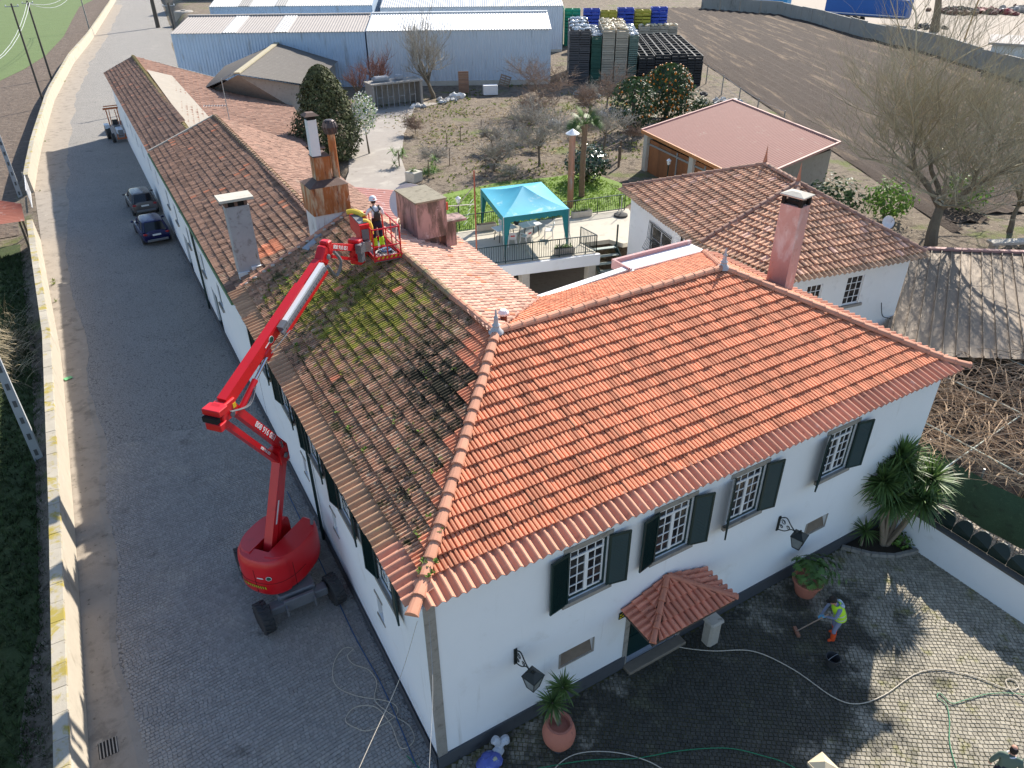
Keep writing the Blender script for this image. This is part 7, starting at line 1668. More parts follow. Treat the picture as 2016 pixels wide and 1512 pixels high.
lw = struct(MB().add([(11, 27.6, GZ + .02), (25.6, 25.6, GZ + .02), (29.0, 27.6, GZ + .02), (28.3, 33.3, GZ + .02), (25.4, 33.6, GZ + .02), (22, 34.6, GZ + .02), (17.2, 34.2, GZ + .02), (14.5, 33.2, GZ + .02), (11.6, 33, GZ + .02)], [tuple(range(9))]).build('lawn', mat('lawn', (.14, .22, .03), .9, .25, 1.0, layers=[((.22, .27, .06), 1.6, .55, .72), ((.08, .12, .03), .8, .55, .72)], bump=.03, bs=12)))
o = tufts('lawn_grass', 5000, lambda x, y: 27.4 - (x - 13)*.12 < y < 33.4, lambda x, y: GZ + .02, .06, .14, M_lawn, 3, (12.5, 28, 25.5, 34), 5, .02); tag(o, 'bright green lawn blades behind the terrace railing', 'grass')
gz_ = lambda x, y: hgt(x, y)
o = tufts('weeds', 3600, lambda x, y: noise.noise(V((x*.22, y*.22, 2))) > .02 and not (15 < x < 21 and y > 38) and hgt(x, y) > 2.5, gz_, .07, .20, M_weed, 5, (17, 52, 34, 66), 6, .05); tag(o, 'green weeds scattered over the bare garden soil', 'weeds')
o = tufts('dry_grass', 4200, lambda x, y: noise.noise(V((x*.3, y*.3, 9))) > -.1 and not (15 < x < 21 and y > 38) and hgt(x, y) > 2.5, gz_, .05, .16, M_dry, 6, (17, 50, 34, 60), 6, .05); tag(o, 'dry straw-coloured grass over the garden soil', 'grass')
o = tufts('verge_weeds', 420, lambda x, y: xwall(y) < x < xwall(y) + .5 + .4*noise.noise(V((y*.4, 0, 0))) and noise.noise(V((y*.35, 3, 0))) > .05, lambda x, y: .03, .08, .3, M_weed, 7, (-8, 2, 10, 125), 6, .04); tag(o, 'weeds growing along the foot of the road wall', 'weeds')
o = tufts('field_grass', 14000, lambda x, y: x < xwall(y) - .6, lambda x, y: -.31, .10, .28, mat('dark_grass_blade', (.04, .065, .018), .9, .3, 1, tint=.5), 8, (-13, -7.6, -6, 46), 5, .02); tag(o, 'dark grass in the field left of the road wall', 'grass')
dg_ = thing('dry_reeds', 'tall pale dry grass clump behind the road wall', 'plant', (-8.7, 31, -.3)); mb = MB(); rg = random.Random(11)
for k in range(420):
    b = V((rg.gauss(-8.9, .45), rg.gauss(30.5, 2.0), -.3)); a = rg.uniform(0, 6.28); leaf_strip(mb, b, V((cos(a)*.5, sin(a)*.5, 1)), (1, 0, 0), rg.uniform(1.0, 2.2), .03, 1.1, n=4, t=rg.random())
mb.build('blades', mat('dry_reed', (.36, .30, .20), .95, .2, 3, tint=.4), dg_)
# ---------------------------------------------------------------- terrace furniture
gz1 = thing('gazebo', 'turquoise fabric gazebo with scalloped valance standing on the terrace', 'gazebo', (17.2, 24.2, TZ))
G = [V((14.75, 22.15, 5.0)), V((18.45, 21.5, 5.0)), V((19.8, 26.4, 5.0)), V((16.1, 27.1, 5.0))]; ap = V((17.25, 24.3, 5.72))
M_gaz = mat('turquoise_fabric', (.05, .36, .50), .7, .15, 1.0, layers=[((.30, .52, .55), 1.1, .58, .74), ((.28, .36, .36), 2.6, .64, .76)]); M_gazd = mat('teal_fabric', (.02, .20, .21), .75, .1, 3)
t_ = MB(); n = 8
for s_ in range(4):
    a, b = G[s_], G[(s_+1) % 4]; o = len(t_.v)
    for i in range(n + 1):
        f = i/n
        for j in range(n + 1): g_ = j/n; q = a.lerp(b, g_).lerp(ap, f); q.z = 5.0 + .72*f**1.0 - .16*sin(pi*g_)*(1 - f)*f*1.5 - .10*sin(pi*f); t_.v.append(tuple(q))
    for i in range(n):
        for j in range(n): t_.f.append((o + i*(n+1) + j, o + i*(n+1) + j + 1, o + (i+1)*(n+1) + j + 1, o + (i+1)*(n+1) + j)); t_.mi.append(0); t_.t.append(.5)
t_.build('canopy', M_gaz, gz1, smooth=True)
for s_ in range(4):
    a, b = G[s_], G[(s_+1) % 4]; t_ = MB(); k = 72; out_ = (a.lerp(b, .5) - V((17.25, 24.3, 5))).normalized() * .01
    for i in range(k + 1): q = a.lerp(b, i/k) + out_; t_.v += [tuple(q), tuple(q - V((0, 0, .26 + .06*abs(sin(pi*i/6)))))]
    for i in range(k): t_.f.append((2*i, 2*i+1, 2*i+3, 2*i+2)); t_.mi.append(0); t_.t.append(.5)
    t_.build('valance', M_gazd, gz1)
    t_ = MB(); t_.tube([(a.x, a.y, TZ), (a.x, a.y, 5.0)], .03, 6); t_.build('leg', M_grey_metal, gz1)
    t_ = MB(); d1_, d2_ = (G[(s_+1) % 4] - a).normalized(), (G[(s_-1) % 4] - a).normalized()
    for dd in (d1_, d2_): t_.add([tuple(a - V((0, 0, .02))), tuple(a + dd*.42 - V((0, 0, .26))), tuple(a + dd*.24 + V((0, 0, -1.2))), tuple(V((a.x, a.y, TZ + .1)) + dd*.05), tuple(V((a.x, a.y, TZ + .1)))], [(0, 1, 2, 3, 4)])
    t_.build('corner_curtain', M_gazd, gz1)
M_plas = mat('white_plastic', (.78, .77, .76), .45, .04, 4)
for lab, c in (('white table end under the gazebo, nearer the left leg', (16.2, 24.6)), ('white table beside it under the gazebo, nearer the lone chair', (17.7, 24.35))):
    t = thing('table', lab, 'table', (c[0], c[1], TZ)); q = MB(); q.cbox((c[0], c[1], TZ + .72), (1.3, .8, .05), bevel=.02); q.build('table_top', M_plas, t)
    for a in (-1, 1):
        for b in (-1, 1): q = MB(); q.tube([(c[0] + a*.5, c[1] + b*.3, TZ), (c[0] + a*.42, c[1] + b*.25, TZ + .70)], .025, 5); q.build('leg', M_black_iron, t)
ch0 = None
def chair(label, x, y, rz):
    global ch0
    if ch0 is None:
        ch0 = thing('garden_chair', label, 'chair', (x, y, TZ), rz, 'white plastic chairs under the gazebo', local=True)
        q = MB(); q.cbox((0, 0, .43), (.46, .46, .04), bevel=.015); q.build('seat', M_plas, ch0)
        q = MB(); q.hexa([(-.22, -.22, .44), (-.18, -.22, .44), (-.18, .22, .44), (-.22, .22, .44), (-.34, -.2, .86), (-.31, -.2, .86), (-.31, .2, .86), (-.34, .2, .86)]); b_ = q.build('backrest', M_plas, ch0)
        q = MB(); q.hexa([(-.330, -.13, .64), (-.318, -.13, .64), (-.318, .13, .64), (-.330, .13, .64), (-.342, -.13, .72), (-.33, -.13, .72), (-.33, .13, .72), (-.342, .13, .72)]); q2 = MB(); q2.cbox((-.305, 0, .66), (.02, .24, .07)); q2.cbox((-.285, 0, .66), (.012, .24, .07)); q2.build('backrest_print', mat('red_print', (.55, .05, .04), .5, .05, 6), b_)
        for a in (-1, 1):
            for b in (-1, 1): q = MB(); q.tube([(a*.24, b*.25, 0), (a*.2, b*.2, .43)], .025, 5); q.build('leg', M_plas, ch0)
            q = MB(); q.tube([(-.28, a*.24, .64), (.2, a*.25, .64), (.22, a*.23, .43)], .022, 5); q.build('armrest', M_plas, ch0)
        return
    c = copy_tree(ch0); c.location = (x, y, TZ); c.rotation_euler = (0, 0, rz); c['label'] = label
chair('white plastic chair right of the tables under the gazebo', 18.55, 23.6, radians(150)); chair('white plastic chair in front of the tables, back to the viewer', 16.95, 23.5, radians(110)); chair('white plastic chair nearest the gazebo left leg', 16.1, 23.6, radians(70)); chair('white plastic chair behind the tables under the gazebo', 16.7, 25.4, radians(-70))
def planter(label, c, L, rz, plant=True, m=None):
    t = thing('planter', label, 'planter', (c[0], c[1], TZ)); M3 = Matrix.Rotation(rz, 3, 'Z'); q = MB(); q.cbox((c[0], c[1], TZ + .19), (L, .36, .38), M3, bevel=.03); q.build('box', m or M_conc_lt, t); q = MB(); q.cbox((c[0], c[1], TZ + .385), (L - .1, .27, .02), M3); q.build('soil', M_earth, t)
    if plant:
        q = MB(); rg = random.Random(int(c[0]*10))
        for k in range(8): rosette(q, V((c[0], c[1], TZ + .42)) + M3 @ V((rg.uniform(-L/2.6, L/2.6), 0, 0)), .2, 14, rg, .05)
        q.build('plant', M_leafl, t)
planter('long concrete planter against the back railing left of the gazebo', (16.1, 26.55), 1.2, radians(-10), False); planter('concrete planter with grey plant by the flue pipe', (22.2, 25.5), 1.3, radians(-10)); planter('stone planter with green succulents at the front railing', (17.9, 21.05), 1.1, radians(-15), True, M_conc)
q = thing('potted_plant', 'dark potted plant standing on the gazebo table', 'plant', (17.0, 24.6, TZ + .75)); t_ = MB(); t_.lathe([(.12, 0), (.16, .25)], (17.0, 24.6, TZ + .75), 10); t_.build('pot', M_rub, q); t_ = MB(); rosette(t_, (17, 24.6, TZ + 1.0), .22, 40, random.Random(2), .05); t_.build('leaves', M_leafd, q)
q = thing('parasol_base', 'round dark parasol base with stub pole at the terrace corner', 'parasol base', (24.3, 24.3, TZ)); t_ = MB(); t_.lathe([(.42, 0), (.42, .12), (.2, .18), (0, .18)], (24.3, 24.3, TZ), 16); t_.build('base', M_rub, q); t_ = MB(); t_.tube([(24.3, 24.3, TZ + .18), (24.3, 24.3, TZ + 1.2)], .03, 6); t_.build('stub', M_grey_metal, q)
q = thing('clothes_airer', 'folded metal clothes airer on the terrace near the stairs', 'airer', (19.0, 22.4, TZ)); t_ = MB()
for a in (-1, 1): t_.tube([(19.0 + a*.1, 22.3, TZ), (19.0 + a*.22, 22.5, TZ + 1.1)], .014, 5); t_.tube([(19.0 - a*.28, 22.3, TZ), (19.0 - a*.02, 22.5, TZ + 1.1)], .014, 5)
t_.tube([(18.75, 22.5, TZ + 1.1), (19.25, 22.5, TZ + 1.1)], .014, 5); t_.build('frame', M_grey_metal, q)
fp = thing('flue_pipe', 'tall copper-brown barbecue flue pipe with white conical cap', 'flue', (22.75, 27.55, 2.6)); t_ = MB(); t_.lathe([(.20, 2.6), (.20, 4.75), (.215, 4.76), (.215, 4.85), (.20, 4.86), (.20, 7.1)], (22.75, 27.55, 0), 14); t_.build('pipe', mat('coppery_pipe', (.36, .19, .13), .5, .15, 2, metal=.3, layers=[((.30, .27, .26), 1.6, .54, .72, (1, 1, .4))]), fp, smooth=True); t_ = MB(); t_.lathe([(.42, 7.16), (.42, 7.20), (0, 7.48)], (22.75, 27.55, 0), 16); t_.build('cap', M_white_paint, fp); t_ = MB(); t_.lathe([(.15, 7.1), (.15, 7.17)], (22.75, 27.55, 0), 10); t_.build('cap_neck', M_soot_void, fp)
for lab, x, y in (('white-headed garden lamp post left of the gazebo', 14.9, 27.7), ('white-headed garden lamp post by the garage doors', 30.6, 27.4)):
    q = thing('garden_lamp', lab, 'lamp post', (x, y, GZ)); t_ = MB(); t_.tube([(x, y, GZ), (x, y, GZ + 1.6)], .04, 6); t_.build('post', M_green, q); t_ = MB(); t_.lathe([(.09, 1.6), (.15, 1.85), (.18, 1.87), (.03, 2.0)], (x, y, GZ), 6); t_.build('lamp_head', M_white_paint, q)
q = thing('steel_rod', 'tall thin rusty mast rising from the rear eave of the house', 'mast', (11.1, 17.9, 0)); t_ = MB(); t_.tube([(11.15, 18.4, 2.7), (11.15, 18.4, 8.9)], .035, 6); t_.build('rod', mat('rusty_rod', (.30, .10, .06), .8, .2, 5), q)
at = thing('tv_antenna', 'red and white television antenna boom in front of the gazebo', 'antenna', (11.1, 18.2, 6)); t_ = MB()
t_.tube([(11.1, 18.4, 7.4), (9.2, 18.9, 7.45)], .02, 5)
for z in (-.12, 0, .12): t_.tube([(9.9, 18.7, 7.45 + z), (8.9, 18.95, 7.45 + z*1.5)], .022, 5)
t_.build('boom', mat('white_alu', (.65, .62, .58), .5, .1, 5), at); t_ = MB(); t_.cbox((8.9, 18.95, 7.45), (.06, .06, .42)); t_.cbox((9.9, 18.7, 7.45), (.08, .08, .34)); t_.build('clip', mat('red_clip', (.50, .08, .03), .6, .1, 5), at); t_ = MB(); t_.tube([(11.0, 18.3, 8.2), (10.4, 18.9, 7.2)], .02, 5); 
for k in range(6): p = V((10.9, 18.4, 7.5)).lerp(V((10.6, 18.5, 6.5)), k/5); t_.tube([p, p + V((.3, .25, .05))], .012, 4)
t_.build('reflector', M_grey_metal, at)
def dish(label, c, r, dirv, m):
    t = thing('satellite_dish', label, 'dish', c); Mx = V((0, 0, 1)).rotation_difference(V(dirv).normalized()).to_matrix(); q = MB(); q.lathe([(0, 0), (r*.4, r*.04), (r*.75, r*.13), (r, r*.24), (r*1.01, r*.22), (r*.75, r*.10), (0, -.03)], c, 24, M=Mx); q.build('reflector', m, t, smooth=True); q = MB(); q.tube([V(c) - V(dirv).normalized()*.05, V(c) - V(dirv).normalized()*.2 - V((0, 0, .9))], .05, 6); q.build('mast', M_grey_metal, t); q = MB(); q.tube([V(c) + Mx @ V((r*.8, 0, .2*r)), V(c) + Mx @ V((0, 0, r*.9))], .02, 5); q.build('feed_arm', M_grey_metal, t)
dish('large pale mesh satellite dish behind the box chimney', (9.6, 22.2, 6.6), .95, (-.25, -.6, .5), mat('dish_grey', (.58, .57, .56), .6, .05, 3)); dish('small white satellite dish above the annex roof edge', (27.8, 9.3, 6.2), .30, (-.3, -.7, .3), M_white_paint)

# ---------------------------------------------------------------- garden driveway, hutch, junk
dv_ = struct(MB().add([(10.2, 33.4, GZ + .024), (13.5, 33.2, GZ + .024), (16.4, 38.5, GZ + .024), (18.2, 44, GZ + .024), (21.5, 51, GZ + .024), (26.5, 60, GZ + .024), (30, 61, GZ + .024), (26, 64.5, GZ + .024), (20.5, 61, GZ + .024), (17.0, 52.5, GZ + .024), (13.4, 42.5, GZ + .024), (11.2, 38, GZ + .024)], [tuple(range(12))]).build('driveway', mat('dusty_driveway', (.33, .295, .26), .95, .14, 1.0, layers=[((.42, .38, .33), .5, .52, .72), ((.22, .19, .16), 2.2, .60, .74)], bump=.01, bs=20)))
hu = thing('rabbit_hutch', 'long open-fronted concrete hutch with bath tubs on its roof', 'hutch', (25.6, 62.2, GZ)); d_ = V((1, -.08, 0)).normalized()
t_ = MB(); t_.box(23.0, 63.4, GZ, 28.3, 63.6, GZ + 2.2); t_.box(22.9, 61.6, GZ + 2.2, 28.4, 63.7, GZ + 2.34)
t_.box(28.1, 61.7, GZ, 28.3, 63.4, GZ + 2.2); t_.box(23.0, 61.7, GZ, 23.2, 63.4, GZ + 2.2); t_.build('shell', M_conc, hu)
for k in range(9): x = 23.4 + k*.58; t_ = MB(); t_.box(x, 61.75, GZ, x + .07, 61.82, GZ + 2.19); t_.build('bar', M_grey_metal, hu)
t_ = MB()
for k in range(4): x = 23.4 + k*1.16; t_.box(x + .07, 61.76, GZ + 1.0, x + .58, 61.8, GZ + 1.06)
t_.build('crossbar', M_grey_metal, hu)
for lab, x, L in (('grey bath tub upturned on the hutch roof, larger one', 24.3, 1.6), ('small grey tub on the hutch roof', 26.2, .8)): q = thing('tub', lab, 'tub', (x, 62.6, GZ + 2.35)); t_ = MB(); t_.cbox((x, 62.6, GZ + 2.6), (L, .7, .48), bevel=.12); t_.build('shell', mat('dull_enamel', (.30, .31, .33), .6, .1, 4), q); t_ = MB(); t_.cbox((x, 62.6, GZ + 2.37), (L + .1, .8, .03)); t_.build('rim', mat('dull_enamel', (.3, .3, .3)), q)
def rocks(name, label, c, r, n, m, seed, smin=.1, smax=.35, cat='rubble'):
    rg = random.Random(seed); q = MB()
    for k in range(n): q.blob((c[0] + rg.gauss(0, r*.5), c[1] + rg.gauss(0, r*.5), c[2] + rg.uniform(0, .2)), (rg.uniform(smin, smax), rg.uniform(smin, smax), rg.uniform(smin, smax)*.7), 6, 5, jit=.25, rg=rg, t=rg.random())
    return tag(q.build(name, m), label, cat)
M_junk = mat('pale_junk', (.46, .45, .43), .8, .25, 2, tint=.45)
rocks('rubble_heap', 'heap of pale sacks and rubble left of the brown door leaf', (30.8, 61.5, GZ), 1.1, 24, M_junk, 1); rocks('rubble_heap', 'white tarpaulin bundle lying by the warehouse wall', (32.2, 62.6, GZ + .1), .6, 7, mat('white_tarp', (.62, .62, .61), .7, .12, 2), 2, .3, .6); rocks('rubble_heap', 'row of pale stones in front of the hutch', (27.2, 60.8, GZ), .9, 14, M_junk, 3); rocks('rubble_heap', 'white and green tarpaulin heap before the crate stacks', (44.9, 56.0, GZ), 1.3, 14, mat('pale_tarp', (.45, .48, .44), .7, .2, 2), 4, .3, .7); rocks('rubble_heap', 'green netting heap in front of the crate stacks', (47.4, 56.4, GZ), 1.0, 9, mat('green_tarp', (.05, .25, .18), .7, .2, 2), 5, .3, .6); rocks('rubble_heap', 'dark red and black scrap heap below the pale crates', (50.2, 56.6, GZ), 1.1, 12, mat('dark_scrap', (.14, .05, .045), .8, .4, 2), 6, .25, .55); rocks('rubble_heap', 'grey plastic sheet heap beside the orange tree', (41.6, 46.8, GZ), 1.6, 16, M_junk, 7, .25, .6); rocks('rubble_heap', 'white boulder-like sack at the back of the garden', (34.2, 46.6, GZ + .1), .3, 4, M_junk, 8, .4, .7); rocks('rubble_heap', 'pale bags along the wire fence by the tyres', (54.2, 45.5, GZ), 1.6, 18, M_junk, 9, .25, .55)
q = thing('door_leaf', 'brown slatted door leaf leaning on the warehouse', 'door', (34.2, 64.2, GZ)); 
for k in range(9): t_ = MB(); t_.cbox((34.2, 64.2, GZ + .2 + k*.24), (1.1, .08, .22), Matrix.Rotation(radians(-25), 3, 'Z')); t_.build('plank', mat('brown_slats', (.28, .165, .11), .8, .2, 4, obj_var=.15), q)
q = thing('appliance', 'white chest freezer standing by the warehouse wall', 'freezer', (36.2, 62.0, GZ)); t_ = MB(); t_.cbox((36.2, 62.0, GZ + .5), (1.5, .8, .9), Matrix.Rotation(radians(-20), 3, 'Z'), bevel=.04); t_.build('cabinet', M_plas, q); t_ = MB(); t_.cbox((36.2, 62.0, GZ + .985), (1.52, .82, .06), Matrix.Rotation(radians(-20), 3, 'Z')); t_.build('lid', M_plas, q)
q = thing('pallet', 'wooden pallet leaning against the white warehouse', 'pallet', (39.5, 64.6, GZ)); Mq = Matrix.Rotation(radians(-28), 3, 'Z') @ Matrix.Rotation(radians(18), 3, 'Y')
for k in range(5): t_ = MB(); t_.cbox(V((39.5, 64.6, GZ + .75)) + Mq @ V((0, -.06, -.5 + k*.25)), (1.2, .03, .14), Mq); t_.build('slat', mat('pallet_wood', (.30, .21, .15), .85, .2, 5), q)
for k in range(3): t_ = MB(); t_.cbox(V((39.5, 64.6, GZ + .75)) + Mq @ V((-.52 + k*.52, 0, 0)), (.1, .09, 1.14), Mq); t_.build('bearer', mat('pallet_wood', (.3, .21, .15)), q)
q = thing('concrete_planter', 'square concrete planter on the driveway edge', 'planter', (16.6, 38.0, GZ)); t_ = MB(); t_.cbox((16.6, 38.0, GZ + .35), (.9, .9, .7), Matrix.Rotation(.4, 3, 'Z'), bevel=.04); t_.build('box', M_conc_lt, q); t_ = MB(); rosette(t_, (16.6, 38, GZ + .8), .5, 40, random.Random(1), .06); t_.build('plant', M_leafl, q)
for k, (x, y) in enumerate(((22.4, 44.5), (27.0, 47.2), (24.4, 46.0), (20.5, 40.2), (30.4, 47.4), (21.6, 36.6))):
    q = tag(MB().tube([(x, y, GZ), (x + .05, y, GZ + 1.3)], .03, 6).build('garden_stake', M_wood), 'weathered wooden stake in the garden soil, ' + ['left of mid garden', 'at the back row', 'in the second row', 'by the driveway edge', 'nearest the bushy fruit tree', 'behind the lawn'][k], 'stake', 'wooden stakes in the garden')
q = thing('wooden_fence', 'rough timber rail fence beside the garage path', 'fence', (30.3, 33.5, GZ)); 
for x, y in ((29.6, 33.6), (31.0, 33.2), (32.2, 34.6)): t_ = MB(); t_.tube([(x, y, GZ), (x, y, GZ + 1.5)], .09, 6); t_.build('post', M_wood, q)
t_ = MB(); t_.tube([(29.6, 33.6, GZ + 1.3), (32.2, 34.6, GZ + 1.4)], .05, 5); t_.build('rail', M_wood, q)
tb = thing('bench', 'pale concrete bench under the huge bare tree', 'bench', (39.2, 9.0, GZ)); t_ = MB(); t_.cbox((39.2, 9.0, GZ + .45), (2.4, .6, .14), Matrix.Rotation(-.45, 3, 'Z')); t_.build('seat', M_conc_lt, tb)
for a in (-1, 1): t_ = MB(); t_.cbox(V((39.2, 9.0, GZ + .19)) + Matrix.Rotation(-.45, 3, 'Z') @ V((a*.9, 0, 0)), (.2, .5, .38), Matrix.Rotation(-.45, 3, 'Z')); t_.build('leg', M_conc_lt, tb)
def tyre(label, c, tilt=0):
    t = thing('old_tyre', label, 'tyre', c); q = MB(); q.lathe([(.24, -.1), (.36, -.13), (.42, -.08), (.42, .08), (.36, .13), (.24, .1), (.24, -.1)], (c[0], c[1], c[2] + .14), 18, M=Matrix.Rotation(tilt, 3, 'X')); q.build('tread', M_rub, t, smooth=True)
tyre('worn tyre lying on the pale bags by the wire fence', (53.6, 48.4, GZ + .35), .2); tyre('second worn tyre nearer the orange tree', (52.2, 44.4, GZ + .3), .1)
wf = thing('wire_fence', 'wire mesh fence of thin concrete posts beside the ploughed field', 'fence', (55, 48, GZ)); prev = None
for k, (x, y) in enumerate(((59.8, 54.6), (56.6, 48.9), (53.0, 43.0), (50.6, 38.4), (48.6, 33.6))):
    t_ = MB(); t_.tube([(x, y, GZ), (x, y, GZ + 2.0)], .06, 6); t_.build('post', M_conc, wf)
    if prev:
        t_ = MB()
        for z in (.3, 1.0, 1.9): t_.tube([(prev[0], prev[1], GZ + z), (x, y, GZ + z)], .012, 4)
        t_.build('wire', M_grey_metal, wf)
    prev = (x, y)

# ---------------------------------------------------------------- stacked crates beside the warehouse
def crate_stack(label, c, rz, w, d, h, m, rows, cols=2, top=None, group='crate stacks beside the warehouse', z=GZ, gap=.03):
    """wrapped pallet of crates: each crate is a part"""
    t = thing('crate_stack', label, 'crates', (c[0], c[1], z), rz, group, local=True); ch_ = h / rows
    key = ('crate', w, d, round(ch_, 3), m.name, cols)
    if key not in SHARED:
        q = MB(); cw_ = w/cols - gap; dd = d - gap; th = .06
        q.box(0, 0, 0, cw_, dd, ch_*.10); q.box(0, 0, 0, cw_, th, ch_*.42); q.box(0, 0, ch_*.55, cw_, th, ch_*.93); q.box(0, dd - th, 0, cw_, dd, ch_*.93); q.box(0, th, 0, th, dd - th, ch_*.93); q.box(cw_ - th, th, 0, cw_, dd - th, ch_*.93)
        SHARED[key] = q.mesh('crate', m)
    for r in range(rows):
        for k in range(cols): o = link('crate', SHARED[key], t); o.location = (-w/2 + k*w/cols + rnd.uniform(-.015, .015), -d/2 + rnd.uniform(-.02, .02), r*ch_)
    if top:
        q = MB(); rg = random.Random(int(c[0]*7))
        for k in range(10): q.blob((rg.uniform(-w/2.4, w/2.4), rg.uniform(-d/2.4, d/2.4), h + .08), (rg.uniform(.15, .35), rg.uniform(.15, .3), rg.uniform(.08, .2)), 6, 5, jit=.25, rg=rg)
        q.build('wrapping', top, t)
    return t
cm = lambda n_, c: mat(n_, c, .55, .18, 2, obj_var=.12)
C_dk, C_gr, C_cr, C_gb, C_bk = cm('charcoal_crate', (.075, .075, .082)), cm('green_crate', (.025, .095, .07)), cm('cream_crate', (.44, .39, .31)), cm('pale_green_crate', (.13, .19, .16)), cm('black_crate', (.020, .022, .026))
C_te, C_bl, C_ye = cm('bright_green_crate', (.01, .30, .16)), cm('blue_crate', (.03, .07, .40)), cm('yellow_crate', (.45, .40, .05))
W_film = mat('stretch_film', (.50, .53, .56), .25, .2, 2); W_cream = mat('cream_film', (.62, .52, .36), .5, .2, 2)
cd = V((.835, -.55, 0)).normalized(); cn = V((.55, .835, 0)).normalized(); rzc = atan2(cd.y, cd.x); o0 = V((46.9, 63.4, 0))
names_row = ['front row', 'second row', 'third row', 'fourth row', 'fifth row']
for r in range(4):
    p = o0 + cn*(r*2.6)
    ex = 'in the ' + names_row[r]
    crate_stack('charcoal film-wrapped crate stack next to the white warehouse, ' + ex, p + cd*1.3, rzc, 2.3, 1.9, 5.5 + .1*r, C_dk, 12, 2, W_film)
    crate_stack('narrow dark green crate stack between charcoal and cream ones, ' + ex, p + cd*3.15, rzc, 1.1, 1.9, 4.9, C_gr, 12, 1, W_film)
    crate_stack('cream wrapped crate stack on the left of its pair, ' + ex, p + cd*4.45, rzc, 1.35, 1.9, 5.6, C_cr, 16, 1, W_cream)
    crate_stack('cream wrapped crate stack on the right of its pair, ' + ex, p + cd*5.9, rzc, 1.35, 1.9, 5.6, C_cr, 16, 1, W_cream)
    crate_stack('pale green wrapped crate stack beside the low black crates, ' + ex, p + cd*7.2, rzc, 1.0, 1.9, 5.0, C_gb, 12, 1, W_film)
for r in range(9):
    for k in range(4):
        p = o0 + cn*(r*2.0 - .6) + cd*(8.7 + k*1.75)
        crate_stack('low black crate stack, %s from the front and %s from the pale green ones' % (['first', 'second', 'third', 'fourth', 'fifth', 'sixth', 'seventh', 'eighth', 'ninth'][r], ['first', 'second', 'third', 'fourth'][k]), p, rzc, 1.7, 1.9, 3.1 + .12*((r*3 + k) % 3), C_bk, 6, 2, None, 'low black crate stacks')
for k, (mm, lab) in enumerate(((C_te, 'bright green'), (C_te, 'bright green'), (C_bl, 'blue'), (C_ye, 'yellow'), (C_bl, 'blue'), (C_ye, 'yellow'), (C_bl, 'blue'))):
    p = V((60.5, 86.0, 0)) + V((.93, -.36, 0))*(k*2.5) + (V((.5, .83, 0))*4 if k < 2 else V((0, 0, 0)))
    crate_stack('%s crate stack at the top edge, %s in its row' % (lab, ['first', 'second', 'third', 'fourth', 'fifth', 'sixth', 'seventh'][k]), p, rzc, 2.3, 1.9, 5.2 - .3*(k % 2), mm, 6, 2, None, 'coloured crate stacks at the top edge')
for k in range(4):
    p = V((71.0, 79.5, 0)) + V((.8, -.3, 0))*(k*1.6); crate_stack('low cream pallet stack at the far end, %s from the left' % ['first', 'second', 'third', 'fourth'][k], p, rzc, 1.5, 1.8, 3.0, C_cr, 7, 1, W_cream, 'low cream stacks behind the black crates')

# ---------------------------------------------------------------- ploughed field, far wall, scrapyard, lorry
fu, fv = V((.497, .868, 0)), V((.868, -.497, 0)); fo = V((48.5, 29.5, 0)); pf = MB(); nu, nv = 90, 140
for j in range(nv + 1):
    s_ = j*.62
    for i in range(nu + 1):
        u_ = -26 + i*1.55; p = fo + fu*u_ + fv*(s_ + .4); z = GZ + .03 + .16*(1 if j % 2 else 0) + .07*noise.noise(V((p.x*.9, p.y*.9, 0))) + .05*noise.noise(V((p.x*2.3, p.y*2.3, 4))); pf.v.append((p.x, p.y, z))
for j in range(nv):
    for i in range(nu):
        c = V(pf.v[j*(nu+1)+i]); 
        if c.x > 124 - max(0, 100 - c.y)*.53: continue
        if c.y < 12: continue
        pf.f.append((j*(nu+1)+i, (j+1)*(nu+1)+i, (j+1)*(nu+1)+i+1, j*(nu+1)+i+1)); pf.mi.append(0); pf.t.append(.5)
def plough():
    t = NT('ploughed_soil'); mp = t.n('ShaderNodeMapping'); mp.inputs['Rotation'].default_value = (0, 0, -atan2(fu.y, fu.x)); t.l(t.pos, mp.inputs['Vector'])
    st_ = t.noise(1.0, 6, .7, vec=mp.outputs[0], stretch=(.055, .75, 1)); c = t.mix(t.noise(1.2, 7, .7), (.045, .032, .025), (.088, .064, .05)); c = t.mix(t.ramp(st_, .52, .66), c, (.20, .145, .098)); c = t.mix(t.ramp(t.noise(3, 6), .6, .72), c, (.045, .033, .027)); return t.fin(c, .95, 0, .2, t.noise(4, 8, .75), .14)
struct(pf.build('ploughed_field', plough(), smooth=True))
fw = thing('field_wall', 'long grey concrete wall between the ploughed field and scrapyard', 'wall', (106, 70, GZ)); wp = [(118, 118), (122.0, 100.0), (114.5, 84), (106.8, 69.8), (103.0, 60.0), (100.0, 52.7), (91.5, 40.0), (86, 30)]
M_fw = mat('field_wall_concrete', (.30, .285, .255), .9, .18, .5, layers=[((.17, .155, .135), .8, .54, .72, (1, 1, .4)), ((.42, .40, .36), .4, .56, .72)])
for a, b in zip(wp, wp[1:]):
    a, b = V((a[0], a[1], GZ)), V((b[0], b[1], GZ)); n_ = max(1, int((b - a).length/4.2))
    for i in range(n_): p, q2 = a.lerp(b, i/n_ + .004), a.lerp(b, (i + 1)/n_ - .004); t_ = MB(); h_ = 2.3 + rnd.uniform(-.12, .12); t_.beam(p + V((0, 0, h_/2)), q2 + V((0, 0, h_/2)), .25 + rnd.uniform(0, .05), h_); t_.build('panel', M_fw, fw)
